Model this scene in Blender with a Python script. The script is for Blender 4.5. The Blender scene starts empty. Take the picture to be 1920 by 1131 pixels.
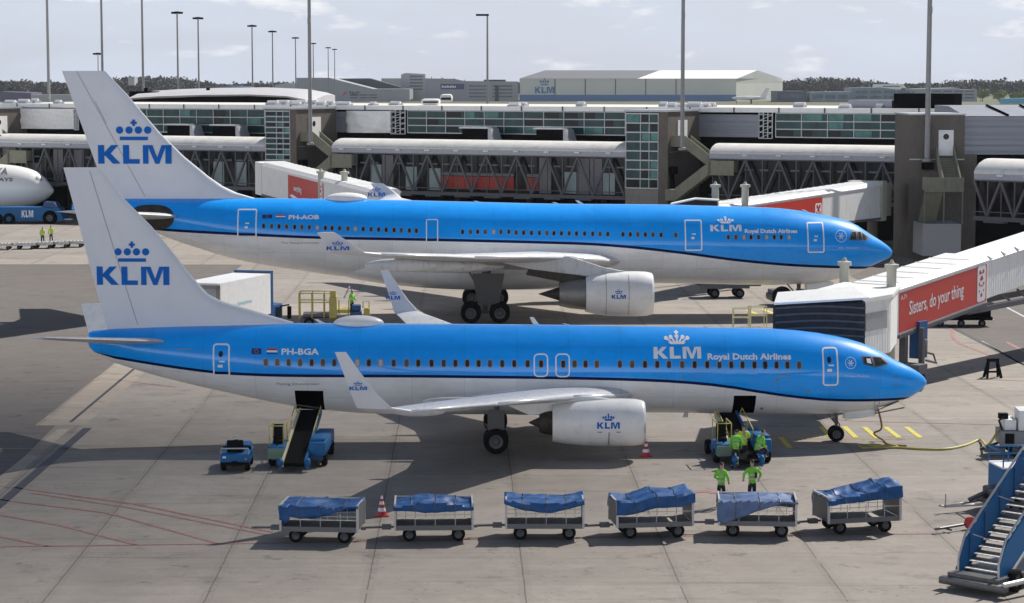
import bpy, bmesh, math, random
import numpy as np
from mathutils import Vector, Matrix
R = math.radians
S = bpy.context.scene
C = S.collection
random.seed(7)
# ------------------------------------------------------------------ camera
F, H, HORIZ, CX, CY = 4170.0, 16.5, 150.0, 960.0, 565.5
PITCH = math.atan((CY - HORIZ) / F)
cam_d = bpy.data.cameras.new('camera')
cam = bpy.data.objects.new('camera', cam_d); C.objects.link(cam)
cam_d.sensor_width = 36; cam_d.lens = F / 1920 * 36
cam_d.clip_start = 1; cam_d.clip_end = 20000
cam.location = (0, 0, H)
cam.rotation_euler = (math.pi / 2 - PITCH, 0, 0)
S.camera = cam
# ------------------------------------------------------------------ world, sun
SUN_AZ = math.atan2(0.68, 0.73)          # clockwise from +Y
SUN_EL = R(45)
sun_dir = Vector((math.sin(SUN_AZ) * math.cos(SUN_EL), math.cos(SUN_AZ) * math.cos(SUN_EL), math.sin(SUN_EL)))
w = bpy.data.worlds.new('World'); S.world = w; w.use_nodes = True
nt = w.node_tree; nt.nodes.clear()
def wn(t, **k):
    n = nt.nodes.new(t)
    for a, v in k.items(): setattr(n, a, v)
    return n
sky = wn('ShaderNodeTexSky', sky_type='NISHITA', sun_disc=False, sun_elevation=SUN_EL, sun_rotation=SUN_AZ,
         altitude=0, air_density=1.0, dust_density=1.2, ozone_density=1.2)
bg = wn('ShaderNodeBackground'); out = wn('ShaderNodeOutputWorld')
tc = wn('ShaderNodeTexCoord'); mp = wn('ShaderNodeMapping')
mp.inputs['Scale'].default_value = (1.0, 1.0, 4.5)
n1 = wn('ShaderNodeTexNoise'); n1.inputs['Scale'].default_value = 4.2; n1.inputs['Detail'].default_value = 9; n1.inputs['Roughness'].default_value = 0.58
n1.inputs['Distortion'].default_value = .25
nt.links.new(tc.outputs['Generated'], mp.inputs['Vector']); nt.links.new(mp.outputs[0], n1.inputs['Vector'])
cr = wn('ShaderNodeValToRGB'); cr.color_ramp.elements[0].position = .40; cr.color_ramp.elements[1].position = .66
cr.color_ramp.elements[0].color = (0.76, 0.76, 0.76, 1); cr.color_ramp.elements[1].color = (.95, .95, .95, 1)
nt.links.new(n1.outputs['Fac'], cr.inputs[0])
# small bright cumulus puffs
n2 = wn('ShaderNodeTexNoise'); n2.inputs['Scale'].default_value = 24; n2.inputs['Detail'].default_value = 7; n2.inputs['Roughness'].default_value = .55
mp2 = wn('ShaderNodeMapping'); mp2.inputs['Scale'].default_value = (1, 1, 3.4); mp2.inputs['Location'].default_value = (.31, .12, .2)
nt.links.new(tc.outputs['Generated'], mp2.inputs['Vector']); nt.links.new(mp2.outputs[0], n2.inputs['Vector'])
cr2 = wn('ShaderNodeValToRGB'); cr2.color_ramp.elements[0].position = .585; cr2.color_ramp.elements[1].position = .75
nt.links.new(n2.outputs['Fac'], cr2.inputs[0])
mx = wn('ShaderNodeMix', data_type='RGBA')
sx_ = wn('ShaderNodeSeparateXYZ'); nt.links.new(tc.outputs['Generated'], sx_.inputs[0])
el = wn('ShaderNodeMapRange'); el.interpolation_type = 'SMOOTHSTEP'; el.inputs['From Min'].default_value = .07; el.inputs['From Max'].default_value = .29; el.inputs['To Min'].default_value = 1; el.inputs['To Max'].default_value = .0
nt.links.new(sx_.outputs['Z'], el.inputs['Value'])
fm = wn('ShaderNodeMath', operation='MULTIPLY'); # sunlit clouds stand brighter opposite the sun
vd = wn('ShaderNodeVectorMath', operation='DOT_PRODUCT'); vd.inputs[1].default_value = (-math.sin(SUN_AZ), -math.cos(SUN_AZ), .15); nt.links.new(tc.outputs['Generated'], vd.inputs[0])
bk = wn('ShaderNodeMapRange'); bk.interpolation_type = 'SMOOTHSTEP'; bk.inputs['From Min'].default_value = -.25; bk.inputs['From Max'].default_value = .8; nt.links.new(vd.outputs['Value'], bk.inputs['Value'])
bc = wn('ShaderNodeMix', data_type='RGBA'); bc.inputs['A'].default_value = (10.3, 11.3, 13.4, 1); bc.inputs['B'].default_value = (38, 39, 42, 1); nt.links.new(bk.outputs[0], bc.inputs['Factor']); nt.links.new(bc.outputs['Result'], mx.inputs['B'])
nt.links.new(cr.outputs[0], fm.inputs[0]); nt.links.new(el.outputs[0], fm.inputs[1])
nt.links.new(fm.outputs[0], mx.inputs['Factor']); nt.links.new(sky.outputs[0], mx.inputs['A'])
mx2 = wn('ShaderNodeMix', data_type='RGBA'); mx2.inputs['B'].default_value = (14.6, 14.6, 14.8, 1)
nt.links.new(cr2.outputs[0], mx2.inputs['Factor']); nt.links.new(mx.outputs['Result'], mx2.inputs['A'])
nt.links.new(mx2.outputs['Result'], bg.inputs['Color']); bg.inputs['Strength'].default_value = 0.055
nt.links.new(bg.outputs[0], out.inputs[0])
sd = bpy.data.lights.new('sun', 'SUN'); sd.energy = 4.9; sd.angle = R(0.53); sd.color = (1, .955, .89)
so = bpy.data.objects.new('sun', sd); C.objects.link(so)
so.rotation_euler = (-sun_dir).to_track_quat('-Z', 'Y').to_euler(); so.location = (40, 40, 60)
S.view_settings.view_transform = 'Standard'; S.view_settings.look = 'None'
S.view_settings.exposure = 0.31; S.view_settings.gamma = 1
S.cycles.use_adaptive_sampling = True; S.cycles.adaptive_threshold = 0.015
S.cycles.use_denoising = True
S.cycles.max_bounces = 6; S.cycles.diffuse_bounces = 3; S.cycles.glossy_bounces = 3; S.cycles.transmission_bounces = 3
S.cycles.volume_bounces = 0

# ------------------------------------------------------------------ pixel <-> place (a real depth is always given)
cp, sp_ = math.cos(PITCH), math.sin(PITCH)
def ray(px, py):
    x = (px - CX) / F; u = (CY - py) / F
    return Vector((x, cp + u * sp_, -sp_ + u * cp))
CAM = Vector((0, 0, H))
def G(px, py, z=0.0):
    d = ray(px, py); t = (z - H) / d.z; p = CAM + d * t; return p
def AT(px, py, Y):
    d = ray(px, py); p = CAM + d * (Y / d.y); return p
def ZH(px, py, z):                       # point on the horizontal plane z
    return G(px, py, z)
def onplane(px, py, P0, d2):             # vertical plane through P0 along d2
    d = ray(px, py); n = Vector((-d2[1], d2[0], 0))
    t = (Vector(P0) - CAM).dot(n) / d.dot(n); return CAM + d * t

# ------------------------------------------------------------------ materials
MATS = {}
def mat(name, col, rough=.6, metal=0.0, var=.12, scale=3.0, bump=0.0, coat=0.0, streak=None, dirt=None, trans=0.0, stretch=(1, 1, 1), emit=None, world=False, spec=None):
    if name in MATS: return MATS[name]
    m = bpy.data.materials.new(name); m.use_nodes = True; t = m.node_tree; b = t.nodes['Principled BSDF']
    L = t.links.new
    tcn = t.nodes.new('ShaderNodeTexCoord'); mpn = t.nodes.new('ShaderNodeMapping'); mpn.inputs['Scale'].default_value = stretch
    if world:
        gn = t.nodes.new('ShaderNodeNewGeometry'); L(gn.outputs['Position'], mpn.inputs['Vector'])
    else: L(tcn.outputs['Object'], mpn.inputs['Vector'])
    n = t.nodes.new('ShaderNodeTexNoise'); n.inputs['Scale'].default_value = scale; n.inputs['Detail'].default_value = 6; n.inputs['Roughness'].default_value = .6
    L(mpn.outputs[0], n.inputs['Vector'])
    mr = t.nodes.new('ShaderNodeMapRange'); mr.inputs['From Min'].default_value = .25; mr.inputs['From Max'].default_value = .75
    mr.inputs['To Min'].default_value = 1 - var; mr.inputs['To Max'].default_value = 1 + var
    L(n.outputs['Fac'], mr.inputs['Value'])
    ml = t.nodes.new('ShaderNodeVectorMath'); ml.operation = 'SCALE'; ml.inputs[0].default_value = col[:3]
    L(mr.outputs[0], ml.inputs['Scale']); last = ml.outputs[0]
    if dirt:
        dn = t.nodes.new('ShaderNodeTexNoise'); dn.inputs['Scale'].default_value = dirt[2]; dn.inputs['Detail'].default_value = 8; dn.inputs['Roughness'].default_value = .7
        dm = t.nodes.new('ShaderNodeMapping'); dm.inputs['Scale'].default_value = dirt[3] if len(dirt) > 3 else (1, 1, 1)
        L(tcn.outputs['Object'], dm.inputs['Vector']); L(dm.outputs[0], dn.inputs['Vector'])
        dr = t.nodes.new('ShaderNodeMapRange'); dr.inputs['From Min'].default_value = .5; dr.inputs['From Max'].default_value = .75; dr.inputs['To Max'].default_value = dirt[1]
        L(dn.outputs['Fac'], dr.inputs['Value'])
        dx = t.nodes.new('ShaderNodeMix'); dx.data_type = 'RGBA'; dx.inputs['B'].default_value = (*dirt[0], 1)
        L(dr.outputs[0], dx.inputs['Factor']); L(last, dx.inputs['A']); last = dx.outputs['Result']
    L(last, b.inputs['Base Color'])
    rr = t.nodes.new('ShaderNodeMapRange'); rr.inputs['To Min'].default_value = max(0, rough - .08); rr.inputs['To Max'].default_value = min(1, rough + .1)
    L(n.outputs['Fac'], rr.inputs['Value']); L(rr.outputs[0], b.inputs['Roughness'])
    b.inputs['Metallic'].default_value = metal
    if coat: b.inputs['Coat Weight'].default_value = coat; b.inputs['Coat Roughness'].default_value = .03
    if spec is not None: b.inputs['Specular IOR Level'].default_value = spec
    if trans: b.inputs['Transmission Weight'].default_value = trans
    if emit: b.inputs['Emission Color'].default_value = (*emit[0], 1); b.inputs['Emission Strength'].default_value = emit[1]
    if bump:
        bn = t.nodes.new('ShaderNodeBump'); bn.inputs['Strength'].default_value = bump; bn.inputs['Distance'].default_value = .02
        L(n.outputs['Fac'], bn.inputs['Height']); L(bn.outputs[0], b.inputs['Normal'])
    MATS[name] = m; return m

# ------------------------------------------------------------------ mesh helpers
class MB:
    def __init__(s): s.v = []; s.f = []; s.m = []; s.sm = []
    def add(s, vs, fs, m=0, sm=False, M=None):
        o = len(s.v)
        for p in vs:
            p = Vector(p)
            s.v.append(M @ p if M else p)
        for f in fs: s.f.append([i + o for i in f]); s.m.append(m); s.sm.append(sm)
    def box(s, c, d, m=0, rz=0, M=None, bev=0, ry=0):
        x, y, z = d[0] / 2, d[1] / 2, d[2] / 2
        T = Matrix.Translation(c) @ Matrix.Rotation(rz, 4, 'Z') @ Matrix.Rotation(ry, 4, 'Y')
        if M: T = M @ T
        if bev:
            b = min(bev, x * .9, y * .9, z * .9); bm = bmesh.new(); bmesh.ops.create_cube(bm, size=2)
            for v in bm.verts: v.co = Vector((v.co.x * x, v.co.y * y, v.co.z * z))
            bmesh.ops.bevel(bm, geom=bm.edges[:], offset=b, segments=2, affect='EDGES', profile=.5)
            bm.verts.index_update(); s.add([v.co for v in bm.verts], [[v.index for v in f.verts] for f in bm.faces], m, True, T); bm.free(); return
        vs = [(-x, -y, -z), (x, -y, -z), (x, y, -z), (-x, y, -z), (-x, -y, z), (x, -y, z), (x, y, z), (-x, y, z)]
        s.add(vs, [(0, 3, 2, 1), (4, 5, 6, 7), (0, 1, 5, 4), (1, 2, 6, 5), (2, 3, 7, 6), (3, 0, 4, 7)], m, False, T)
    def b2(s, x0, x1, y0, y1, z0, z1, m=0, M=None, bev=0):
        s.box(((x0 + x1) / 2, (y0 + y1) / 2, (z0 + z1) / 2), (abs(x1 - x0), abs(y1 - y0), abs(z1 - z0)), m, 0, M, bev)
    def bar(s, p, q, w, h=None, m=0):
        p = Vector(p); q = Vector(q); h = h or w; d = (q - p); L = d.length
        if L < 1e-6: return
        T = Matrix.Translation((p + q) / 2) @ d.to_track_quat('X', 'Z').to_matrix().to_4x4()
        s.box((0, 0, 0), (L, w, h), m, 0, T)
    def tube(s, pts, r, m=0, n=8, cap=True):
        pts = [Vector(p) for p in pts]; k = len(pts); rs = r if isinstance(r, (list, tuple)) else [r] * k
        vs = []; fs = []
        up = None
        for i, p in enumerate(pts):
            t = (pts[min(i + 1, k - 1)] - pts[max(i - 1, 0)]).normalized()
            if up is None:
                up = Vector((0, 0, 1)) if abs(t.z) < .9 else Vector((1, 0, 0))
            a = t.cross(up).normalized(); b = a.cross(t).normalized(); up = b
            for j in range(n):
                an = 2 * math.pi * j / n; vs.append(p + (a * math.cos(an) + b * math.sin(an)) * rs[i])
        for i in range(k - 1):
            for j in range(n): fs.append((i * n + j, i * n + (j + 1) % n, (i + 1) * n + (j + 1) % n, (i + 1) * n + j))
        s.add(vs, fs, m, True)
        if cap:
            s.add(vs[:n], [list(range(n))], m); s.add(vs[-n:], [list(range(n))[::-1]], m)
    def lathe(s, prof, axis_o, axis='X', n=32, m=0, a0=0, a1=2 * math.pi):
        # prof: list of (along, radius)
        vs = []; fs = []; o = Vector(axis_o); full = abs(a1 - a0) > 6.28
        k = n if full else n + 1
        for (x, r) in prof:
            for j in range(k):
                an = a0 + (a1 - a0) * j / n; c, si = math.cos(an) * r, math.sin(an) * r
                vs.append(o + (Vector((x, c, si)) if axis == 'X' else Vector((c, x, si)) if axis == 'Y' else Vector((c, si, x))))
        for i in range(len(prof) - 1):
            for j in range(n):
                j2 = (j + 1) % k if full else j + 1
                fs.append((i * k + j, i * k + j2, (i + 1) * k + j2, (i + 1) * k + j))
        s.add(vs, fs, m, True)
    def loft(s, rings, m=0, cap=True, sm=True):
        n = len(rings[0]); vs = [p for r in rings for p in r]; fs = []
        for i in range(len(rings) - 1):
            for j in range(n): fs.append((i * n + j, i * n + (j + 1) % n, (i + 1) * n + (j + 1) % n, (i + 1) * n + j))
        s.add(vs, fs, m, sm)
        if cap: s.add(rings[0], [list(range(n))[::-1]], m); s.add(rings[-1], [list(range(n))], m)
    def quad(s, a, b, c, d, m=0): s.add([a, b, c, d], [(0, 1, 2, 3)], m)
    def poly(s, pts, m=0): s.add(pts, [list(range(len(pts)))], m)
    def prism(s, pts, d, m=0):           # polygon swept by vector d
        n = len(pts); d = Vector(d); a = [Vector(p) for p in pts]; b = [p + d for p in a]
        s.add(a + b, [list(range(n))[::-1], list(range(n, 2 * n))] + [(i, (i + 1) % n, n + (i + 1) % n, n + i) for i in range(n)], m)
    def build(s, name, mats, parent=None, loc=None, fix=True):
        me = bpy.data.meshes.new(name); me.from_pydata([tuple(v) for v in s.v], [], s.f)
        for m_ in (mats if isinstance(mats, (list, tuple)) else [mats]): me.materials.append(m_)
        me.polygons.foreach_set('material_index', s.m); me.polygons.foreach_set('use_smooth', s.sm)
        if fix:
            bm = bmesh.new(); bm.from_mesh(me)
            bmesh.ops.remove_doubles(bm, verts=bm.verts, dist=1e-5); bmesh.ops.recalc_face_normals(bm, faces=bm.faces)
            for e in bm.edges:
                if len(e.link_faces) == 2 and e.calc_face_angle(0) > R(38): e.smooth = False
            bm.to_mesh(me); bm.free()
        o = bpy.data.objects.new(name, me); C.objects.link(o)
        if parent: o.parent = parent
        if loc: o.location = loc
        return o
def tag(o, label=None, cat=None, group=None, kind=None):
    if label: o['label'] = label
    if cat: o['category'] = cat
    if group: o['group'] = group
    if kind: o['kind'] = kind
    return o
def empty(name, loc, rz=0, **k):
    o = bpy.data.objects.new(name, None); C.objects.link(o); o.location = loc; o.rotation_euler = (0, 0, rz); o.empty_display_size = .5
    return tag(o, **k)
def children(o): return [c for c in C.objects if c.parent == o]
def copy_tree(o, parent=None):
    c = o.copy(); C.objects.link(c); c.parent = parent
    for ch in children(o): copy_tree(ch, c)
    return c
def pchip(xs, ys):
    xs = np.array(xs, float); ys = np.array(ys, float); h = np.diff(xs); d = np.diff(ys) / h; m = np.zeros(len(xs))
    m[0] = d[0]; m[-1] = d[-1]
    for i in range(1, len(xs) - 1):
        if d[i - 1] * d[i] > 0:
            w1 = 2 * h[i] + h[i - 1]; w2 = h[i] + 2 * h[i - 1]; m[i] = (w1 + w2) / (w1 / d[i - 1] + w2 / d[i])
    def f(x):
        x = min(max(x, xs[0]), xs[-1]); i = min(int(np.searchsorted(xs, x, 'right')) - 1, len(h) - 1); t = (x - xs[i]) / h[i]
        return float(ys[i] * (1 + 2 * t) * (1 - t) ** 2 + h[i] * m[i] * t * (1 - t) ** 2 + ys[i + 1] * t * t * (3 - 2 * t) + h[i] * m[i + 1] * t * t * (t - 1))
    return f
# text as triangulated 2D mesh -> list of polygons (x, y), height given by size
def text2d(body, size, bold=0.0, squeeze=1.0):
    cu = bpy.data.curves.new('lettering', 'FONT'); cu.body = body; cu.size = size; cu.offset = bold; cu.resolution_u = 2
    o = bpy.data.objects.new('lettering', cu); C.objects.link(o)
    dg = bpy.context.evaluated_depsgraph_get(); me = o.evaluated_get(dg).to_mesh()
    vs = [(v.co.x * squeeze, v.co.y) for v in me.vertices]; ps = [[vs[i] for i in p.vertices] for p in me.polygons]
    o.evaluated_get(dg).to_mesh_clear(); bpy.data.objects.remove(o); bpy.data.curves.remove(cu)
    return ps
def circ(cx, cy, r, n=14, ry=None): return [(cx + r * math.cos(2 * math.pi * i / n), cy + (ry or r) * math.sin(2 * math.pi * i / n)) for i in range(n)]
def rect(x0, x1, y0, y1): return [(x0, y0), (x1, y0), (x1, y1), (x0, y1)]
def letters_klm():                       # three heavy letters, unit height, origin lower left, width 3.95
    P = [rect(0, .34, 0, 1), [(.34, .42), (.34, .60), (.72, 1), (1.12, 1), (.56, .42)], [(.40, .56), (.62, .62), (1.22, 0), (.80, 0), (.36, .46)],
         rect(1.36, 1.70, 0, 1), rect(1.70, 2.26, 0, .25),
         rect(2.44, 2.74, 0, 1), rect(3.65, 3.98, 0, 1), [(2.74, 1), (2.96, 1), (3.21, .34), (3.21, 0), (3.10, 0), (2.74, .86)], [(3.65, 1), (3.44, 1), (3.21, .34), (3.21, 0), (3.32, 0), (3.65, .86)]]
    return P
def crown():
    P = [rect(1.20, 2.72, 1.26, 1.45)] + [circ(x, 1.80, .20) for x in (1.20, 1.71, 2.21, 2.71)]
    P += [rect(1.89, 2.03, 2.02, 2.36), rect(1.79, 2.13, 2.13, 2.25)]
    return P
def white_crown():
    P = [[(1.45, 1.22), (2.55, 1.22), (2.75, 1.42), (1.25, 1.42)]]
    P += [circ(x, y, .17) for x, y in ((1.10, 1.72), (1.50, 1.80), (2.50, 1.80), (2.90, 1.72), (2.0, 1.86))]
    P += [[(1.10, 1.60), (1.45, 1.42), (1.62, 1.42), (1.25, 1.70)], [(2.90, 1.60), (2.55, 1.42), (2.38, 1.42), (2.75, 1.70)], [(1.5, 1.75), (1.7, 1.42), (1.9, 1.42), (1.62, 1.8)], [(2.5, 1.75), (2.3, 1.42), (2.1, 1.42), (2.38, 1.8)], rect(1.93, 2.07, 1.42, 2.30)]
    P += [rect(1.82, 2.18, 2.10, 2.22)]
    return P
def xf(P, s, dx, dy, sx=1.0): return [[(x * s * sx + dx, y * s + dy) for x, y in p] for p in P]
# ------------------------------------------------------------------ shared materials
M = {}
M['blue'] = mat('sky_blue_paint', (.0, .34, .98), .36, var=.05, scale=.8, coat=.75, dirt=((.0, .12, .34), .25, .9, (1, 1, 3))); M['blue'].node_tree.nodes['Principled BSDF'].inputs['Specular IOR Level'].default_value = .15
M['navy'] = mat('dark_blue_stripe', (.001, .008, .07), .5, var=.05, spec=.1)
M['belly'] = mat('grey_white_paint', (.80, .80, .80), .34, var=.06, scale=1.2, coat=.35, dirt=((.45, .43, .40), .35, 1.2, (.35, 1, 2.2)))
M['fin'] = mat('fin_white_paint', (.68, .70, .74), .45, var=.03, scale=.5, dirt=((.5, .51, .54), .3, .8))
M['white'] = mat('white_paint', (.78, .78, .77), .38, var=.05, dirt=((.4, .38, .35), .3, 2))
M['wing'] = mat('wing_grey_paint', (.58, .59, .60), .34, var=.06, scale=.7, dirt=((.18, .18, .19), .5, 1.5, (3, .6, 1)))
M['alu'] = mat('polished_edge', (.80, .80, .81), .3, .4, var=.08)
M['steel'] = mat('dark_steel', (.12, .12, .13), .45, .8, var=.2, scale=8)
M['hot'] = mat('burnt_exhaust_metal', (.055, .048, .042), .6, .3, var=.4, scale=3, spec=.2)
M['logo'] = mat('logo_blue', (.0, .125, .50), .5, var=.03, spec=.15)
M['ltr'] = mat('lettering_white', (.80, .82, .84), .4, var=.03)
M['black'] = mat('black_rubber', (.010, .010, .011), .85, var=.3, scale=10, spec=.1)
M['void'] = mat('dark_interior', (.004, .004, .005), .95, var=.2, spec=0)
M['glass'] = mat('cockpit_glass', (.02, .025, .03), .06, var=.1)
M['pane'] = mat('cabin_window_glass', (.02, .022, .03), .15, var=.6, scale=1.1, spec=.3); M['pane2'] = mat('half_blind_window_glass', (.075, .07, .065), .2, var=.5, scale=2, spec=.3); M['pane3'] = mat('tinted_window_glass', (.03, .045, .07), .15, var=.5, scale=2, spec=.3)  # pane2: grey-brown tone of a partly lowered blind
M['shade'] = mat('lowered_window_blind', (.42, .42, .44), .5)
M['rim'] = mat('window_surround', (.24, .22, .22), .45, .3)
M['red'] = mat('red_paint', (.50, .03, .03), .5, var=.1)
M['green'] = mat('hi_vis_green', (.19, .60, .05), .8, var=.15, scale=9)
M['hub'] = mat('wheel_hub_grey', (.10, .10, .105), .5, .3)
M['eublue'] = mat('flag_blue', (.01, .02, .16), .5)
M['gear'] = mat('gear_grey', (.09, .09, .095), .45, dirt=((.08, .07, .06), .7, 4))

def seams(m, dx, zs, dark=.84):
    """skin joints every dx metres along the fuselage and along a few stringers"""
    t = m.node_tree; b = t.nodes['Principled BSDF']; src = b.inputs['Base Color'].links[0].from_socket; L = t.links.new
    tcn = t.nodes.new('ShaderNodeTexCoord'); sx = t.nodes.new('ShaderNodeSeparateXYZ'); L(tcn.outputs['Object'], sx.inputs[0])
    def mth(op, a, c=None):
        n = t.nodes.new('ShaderNodeMath'); n.operation = op
        for i, v in enumerate((a, c)):
            if v is None: continue
            if isinstance(v, (int, float)): n.inputs[i].default_value = v
            else: L(v, n.inputs[i])
        return n.outputs[0]
    m1 = mth('LESS_THAN', mth('FRACT', mth('DIVIDE', sx.outputs['X'], dx)), .022 / dx); m2 = mth('LESS_THAN', mth('FRACT', mth('DIVIDE', sx.outputs['Z'], zs)), .02 / zs)
    k = mth('SUBTRACT', 1, mth('MULTIPLY', mth('MAXIMUM', m1, m2), 1 - dark))
    # faint panel to panel differences
    fl = t.nodes.new('ShaderNodeCombineXYZ'); L(mth('FLOOR', mth('DIVIDE', sx.outputs['X'], dx)), fl.inputs[0]); L(mth('FLOOR', mth('DIVIDE', sx.outputs['Z'], zs)), fl.inputs[1]); wn_ = t.nodes.new('ShaderNodeTexWhiteNoise'); wn_.noise_dimensions = '2D'; L(fl.outputs[0], wn_.inputs['Vector'])
    k = mth('MULTIPLY', k, mth('ADD', mth('MULTIPLY', wn_.outputs['Value'], .07), .965))
    sc = t.nodes.new('ShaderNodeVectorMath'); sc.operation = 'SCALE'; L(src, sc.inputs[0]); L(k, sc.inputs['Scale']); L(sc.outputs[0], b.inputs['Base Color'])
    bn = t.nodes.new('ShaderNodeTexNoise'); bn.inputs['Scale'].default_value = 1.6; bn.inputs['Detail'].default_value = 2; L(tcn.outputs['Object'], bn.inputs['Vector'])
    bp = t.nodes.new('ShaderNodeBump'); bp.inputs['Strength'].default_value = .12; bp.inputs['Distance'].default_value = .02; L(bn.outputs['Fac'], bp.inputs['Height']); L(bp.outputs[0], b.inputs['Normal']); L(bp.outputs[0], b.inputs['Coat Normal'])
seams(M['blue'], 2.35, 1.13, .80); seams(M['belly'], 2.35, 1.13, .80)
class Plane:
    """fuselage frame: x = -a (a metres behind the nose), y = + far side, z up"""
    def __init__(s, nose_px, Y0, th):
        s.th = th; s.d2 = (math.cos(th), math.sin(th)); s.n2 = (-math.sin(th), math.cos(th))
        p = AT(nose_px[0], nose_px[1], Y0); s.P = Vector((p.x, p.y, 0))
    def loc(s, px, py, lat=0.0):
        P0 = s.P + Vector((*s.n2, 0)) * lat
        q = onplane(px, py, P0, s.d2); r = q - P0
        return (-(r.x * s.d2[0] + r.y * s.d2[1]), q.z)
    def tables(s, top, bot, line, kw, nose_a, wtab=None):
        T = sorted(s.loc(*p) for p in top); B = sorted(s.loc(*p) for p in bot)
        tip = s.loc(*nose_a); s.zt = tip[1]
        sq = lambda a: math.sqrt(max(a, 0))
        T = [(0, tip[1])] + [t for t in T if t[0] > .05]; B = [(0, tip[1])] + [t for t in B if t[0] > .05]
        ft = pchip([sq(a) for a, z in T], [z for a, z in T]); fb = pchip([sq(a) for a, z in B], [z for a, z in B])
        s.top = lambda a: ft(sq(a)); s.bot = lambda a: fb(sq(a)); s.amax = min(T[-1][0], B[-1][0])
        s.kw = kw
        s.zc = lambda a: (s.top(a) + s.bot(a)) / 2; s.h = lambda a: max((s.top(a) - s.bot(a)) / 2, .004)
        s.w = lambda a: s.h(a) * kw
        LN = [s.surf(*p) for p in line]; LN.sort(); fl = pchip([a for a, z in LN], [z for a, z in LN]); s.line = fl
    def y(s, a, z):                      # near-side surface (negative y)
        q = (z - s.zc(a)) / s.h(a); q = max(-.999, min(.999, q)); return -s.w(a) * math.sqrt(1 - q * q)
    def surf(s, px, py):
        lat = 0
        for _ in range(8):
            a, z = s.loc(px, py, lat); a = max(a, .02); lat = s.y(a, z)
        return (a, z)
    def nrm(s, a, z):
        e = .02; p = Vector((-a, s.y(a, z), z)); u = Vector((-(a + e), s.y(a + e, z), z)) - p; v = Vector((-a, s.y(a, z + e), z + e)) - p
        n = u.cross(v); n.normalize()
        if n.y > 0: n = -n
        return n
    def decal(s, polys, name, mats, parent, off=.008, mi=None, fn=None, step=(.35, .1)):
        """2D polygons (a, z) laid on the near flank, cut finely enough to follow its curve"""
        bm = bmesh.new()
        for k, P in enumerate(polys):
            vs = [bm.verts.new((p[0], p[1], 0)) for p in P]
            try: f = bm.faces.new(vs)
            except ValueError: continue
            f.material_index = mi[k] if mi else 0
        xs = [v.co.x for v in bm.verts]; zs = [v.co.y for v in bm.verts]
        for ax, lo, hi, st in ((0, min(xs), max(xs), step[0]), (1, min(zs), max(zs), step[1])):
            q = math.ceil((lo + .001) / st) * st
            while q < hi:
                co = (q, 0, 0) if ax == 0 else (0, q, 0); no = (1, 0, 0) if ax == 0 else (0, 1, 0)
                bmesh.ops.bisect_plane(bm, geom=bm.verts[:] + bm.edges[:] + bm.faces[:], dist=1e-5, plane_co=co, plane_no=no); q += st
        for v in bm.verts:
            a, z = v.co.x, v.co.y
            if fn: v.co = Vector(fn(a, z, off))
            else: v.co = Vector((-a, s.y(a, z), z)) + s.nrm(a, z) * off
        for f in bm.faces: f.smooth = True
        bmesh.ops.recalc_face_normals(bm, faces=bm.faces)
        for f in bm.faces:
            if f.normal.y > .05: f.normal_flip()
        me = bpy.data.meshes.new(name); bm.to_mesh(me); bm.free()
        for m_ in (mats if isinstance(mats, (list, tuple)) else [mats]): me.materials.append(m_)
        o = bpy.data.objects.new(name, me); C.objects.link(o); o.parent = parent; return o
    def ringband(s, a0, a1, z0, z1, r, t, n=5):   # rounded rectangle outline as convex quads
        def rr(a0, a1, z0, z1, r):
            P = []
            for cx, cz, s0 in ((a1 - r, z1 - r, 0), (a0 + r, z1 - r, 90), (a0 + r, z0 + r, 180), (a1 - r, z0 + r, 270)):
                for i in range(n + 1):
                    an = R(s0 + 90 * i / n); P.append((cx + r * math.cos(an), cz + r * math.sin(an)))
            return P
        A = rr(a0, a1, z0, z1, r); B = rr(a0 + t, a1 - t, z0 + t, z1 - t, max(r - t, .01)); k = len(A)
        return [[A[i], A[(i + 1) % k], B[(i + 1) % k], B[i]] for i in range(k)], B
    def fuselage(s, parent, mats, holes=(), stripe=.11, top_n=30, bot_n=18, tail_open=False, amax=None):
        am = amax or s.amax; st = [.0, .01, .04, .1, .2, .35, .55, .8, 1.1, 1.5, 2, 2.5, 3, 3.6, 4.2, 5, 6]
        while st[-1] < am - 1: st.append(st[-1] + 1.0)
        st.append(am)
        bm = bmesh.new(); rings = []
        for a in st:
            zc, h, w_ = s.zc(a), s.h(a), s.w(a); zb = s.line(a); zt_ = zb + stripe
            q = lambda z: math.asin(max(-.985, min(.985, (z - zc) / h)))
            b1, b2 = q(zb), q(zt_)
            if a < .6: b1 = b2 = R(-80)
            A = [b2 + (math.pi - 2 * b2) * i / top_n for i in range(top_n + 1)] + [math.pi - b1]
            A += [math.pi - b1 + (math.pi + 2 * b1) * i / bot_n for i in range(1, bot_n + 1)]
            rings.append([bm.verts.new((-a, -w_ * math.cos(x), zc + h * math.sin(x))) for x in A])
        n = len(rings[0])
        for i in range(len(rings) - 1):
            for j in range(n):
                f = bm.faces.new((rings[i][j], rings[i][(j + 1) % n], rings[i + 1][(j + 1) % n], rings[i + 1][j]))
                f.material_index = 0 if j < top_n else 1 if j in (top_n, n - 1) else 2; f.smooth = True
        f = bm.faces.new(rings[-1]); f.material_index = 3 if len(mats) > 3 else 0
        bmesh.ops.remove_doubles(bm, verts=bm.verts, dist=1e-5); bmesh.ops.recalc_face_normals(bm, faces=bm.faces)
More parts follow.
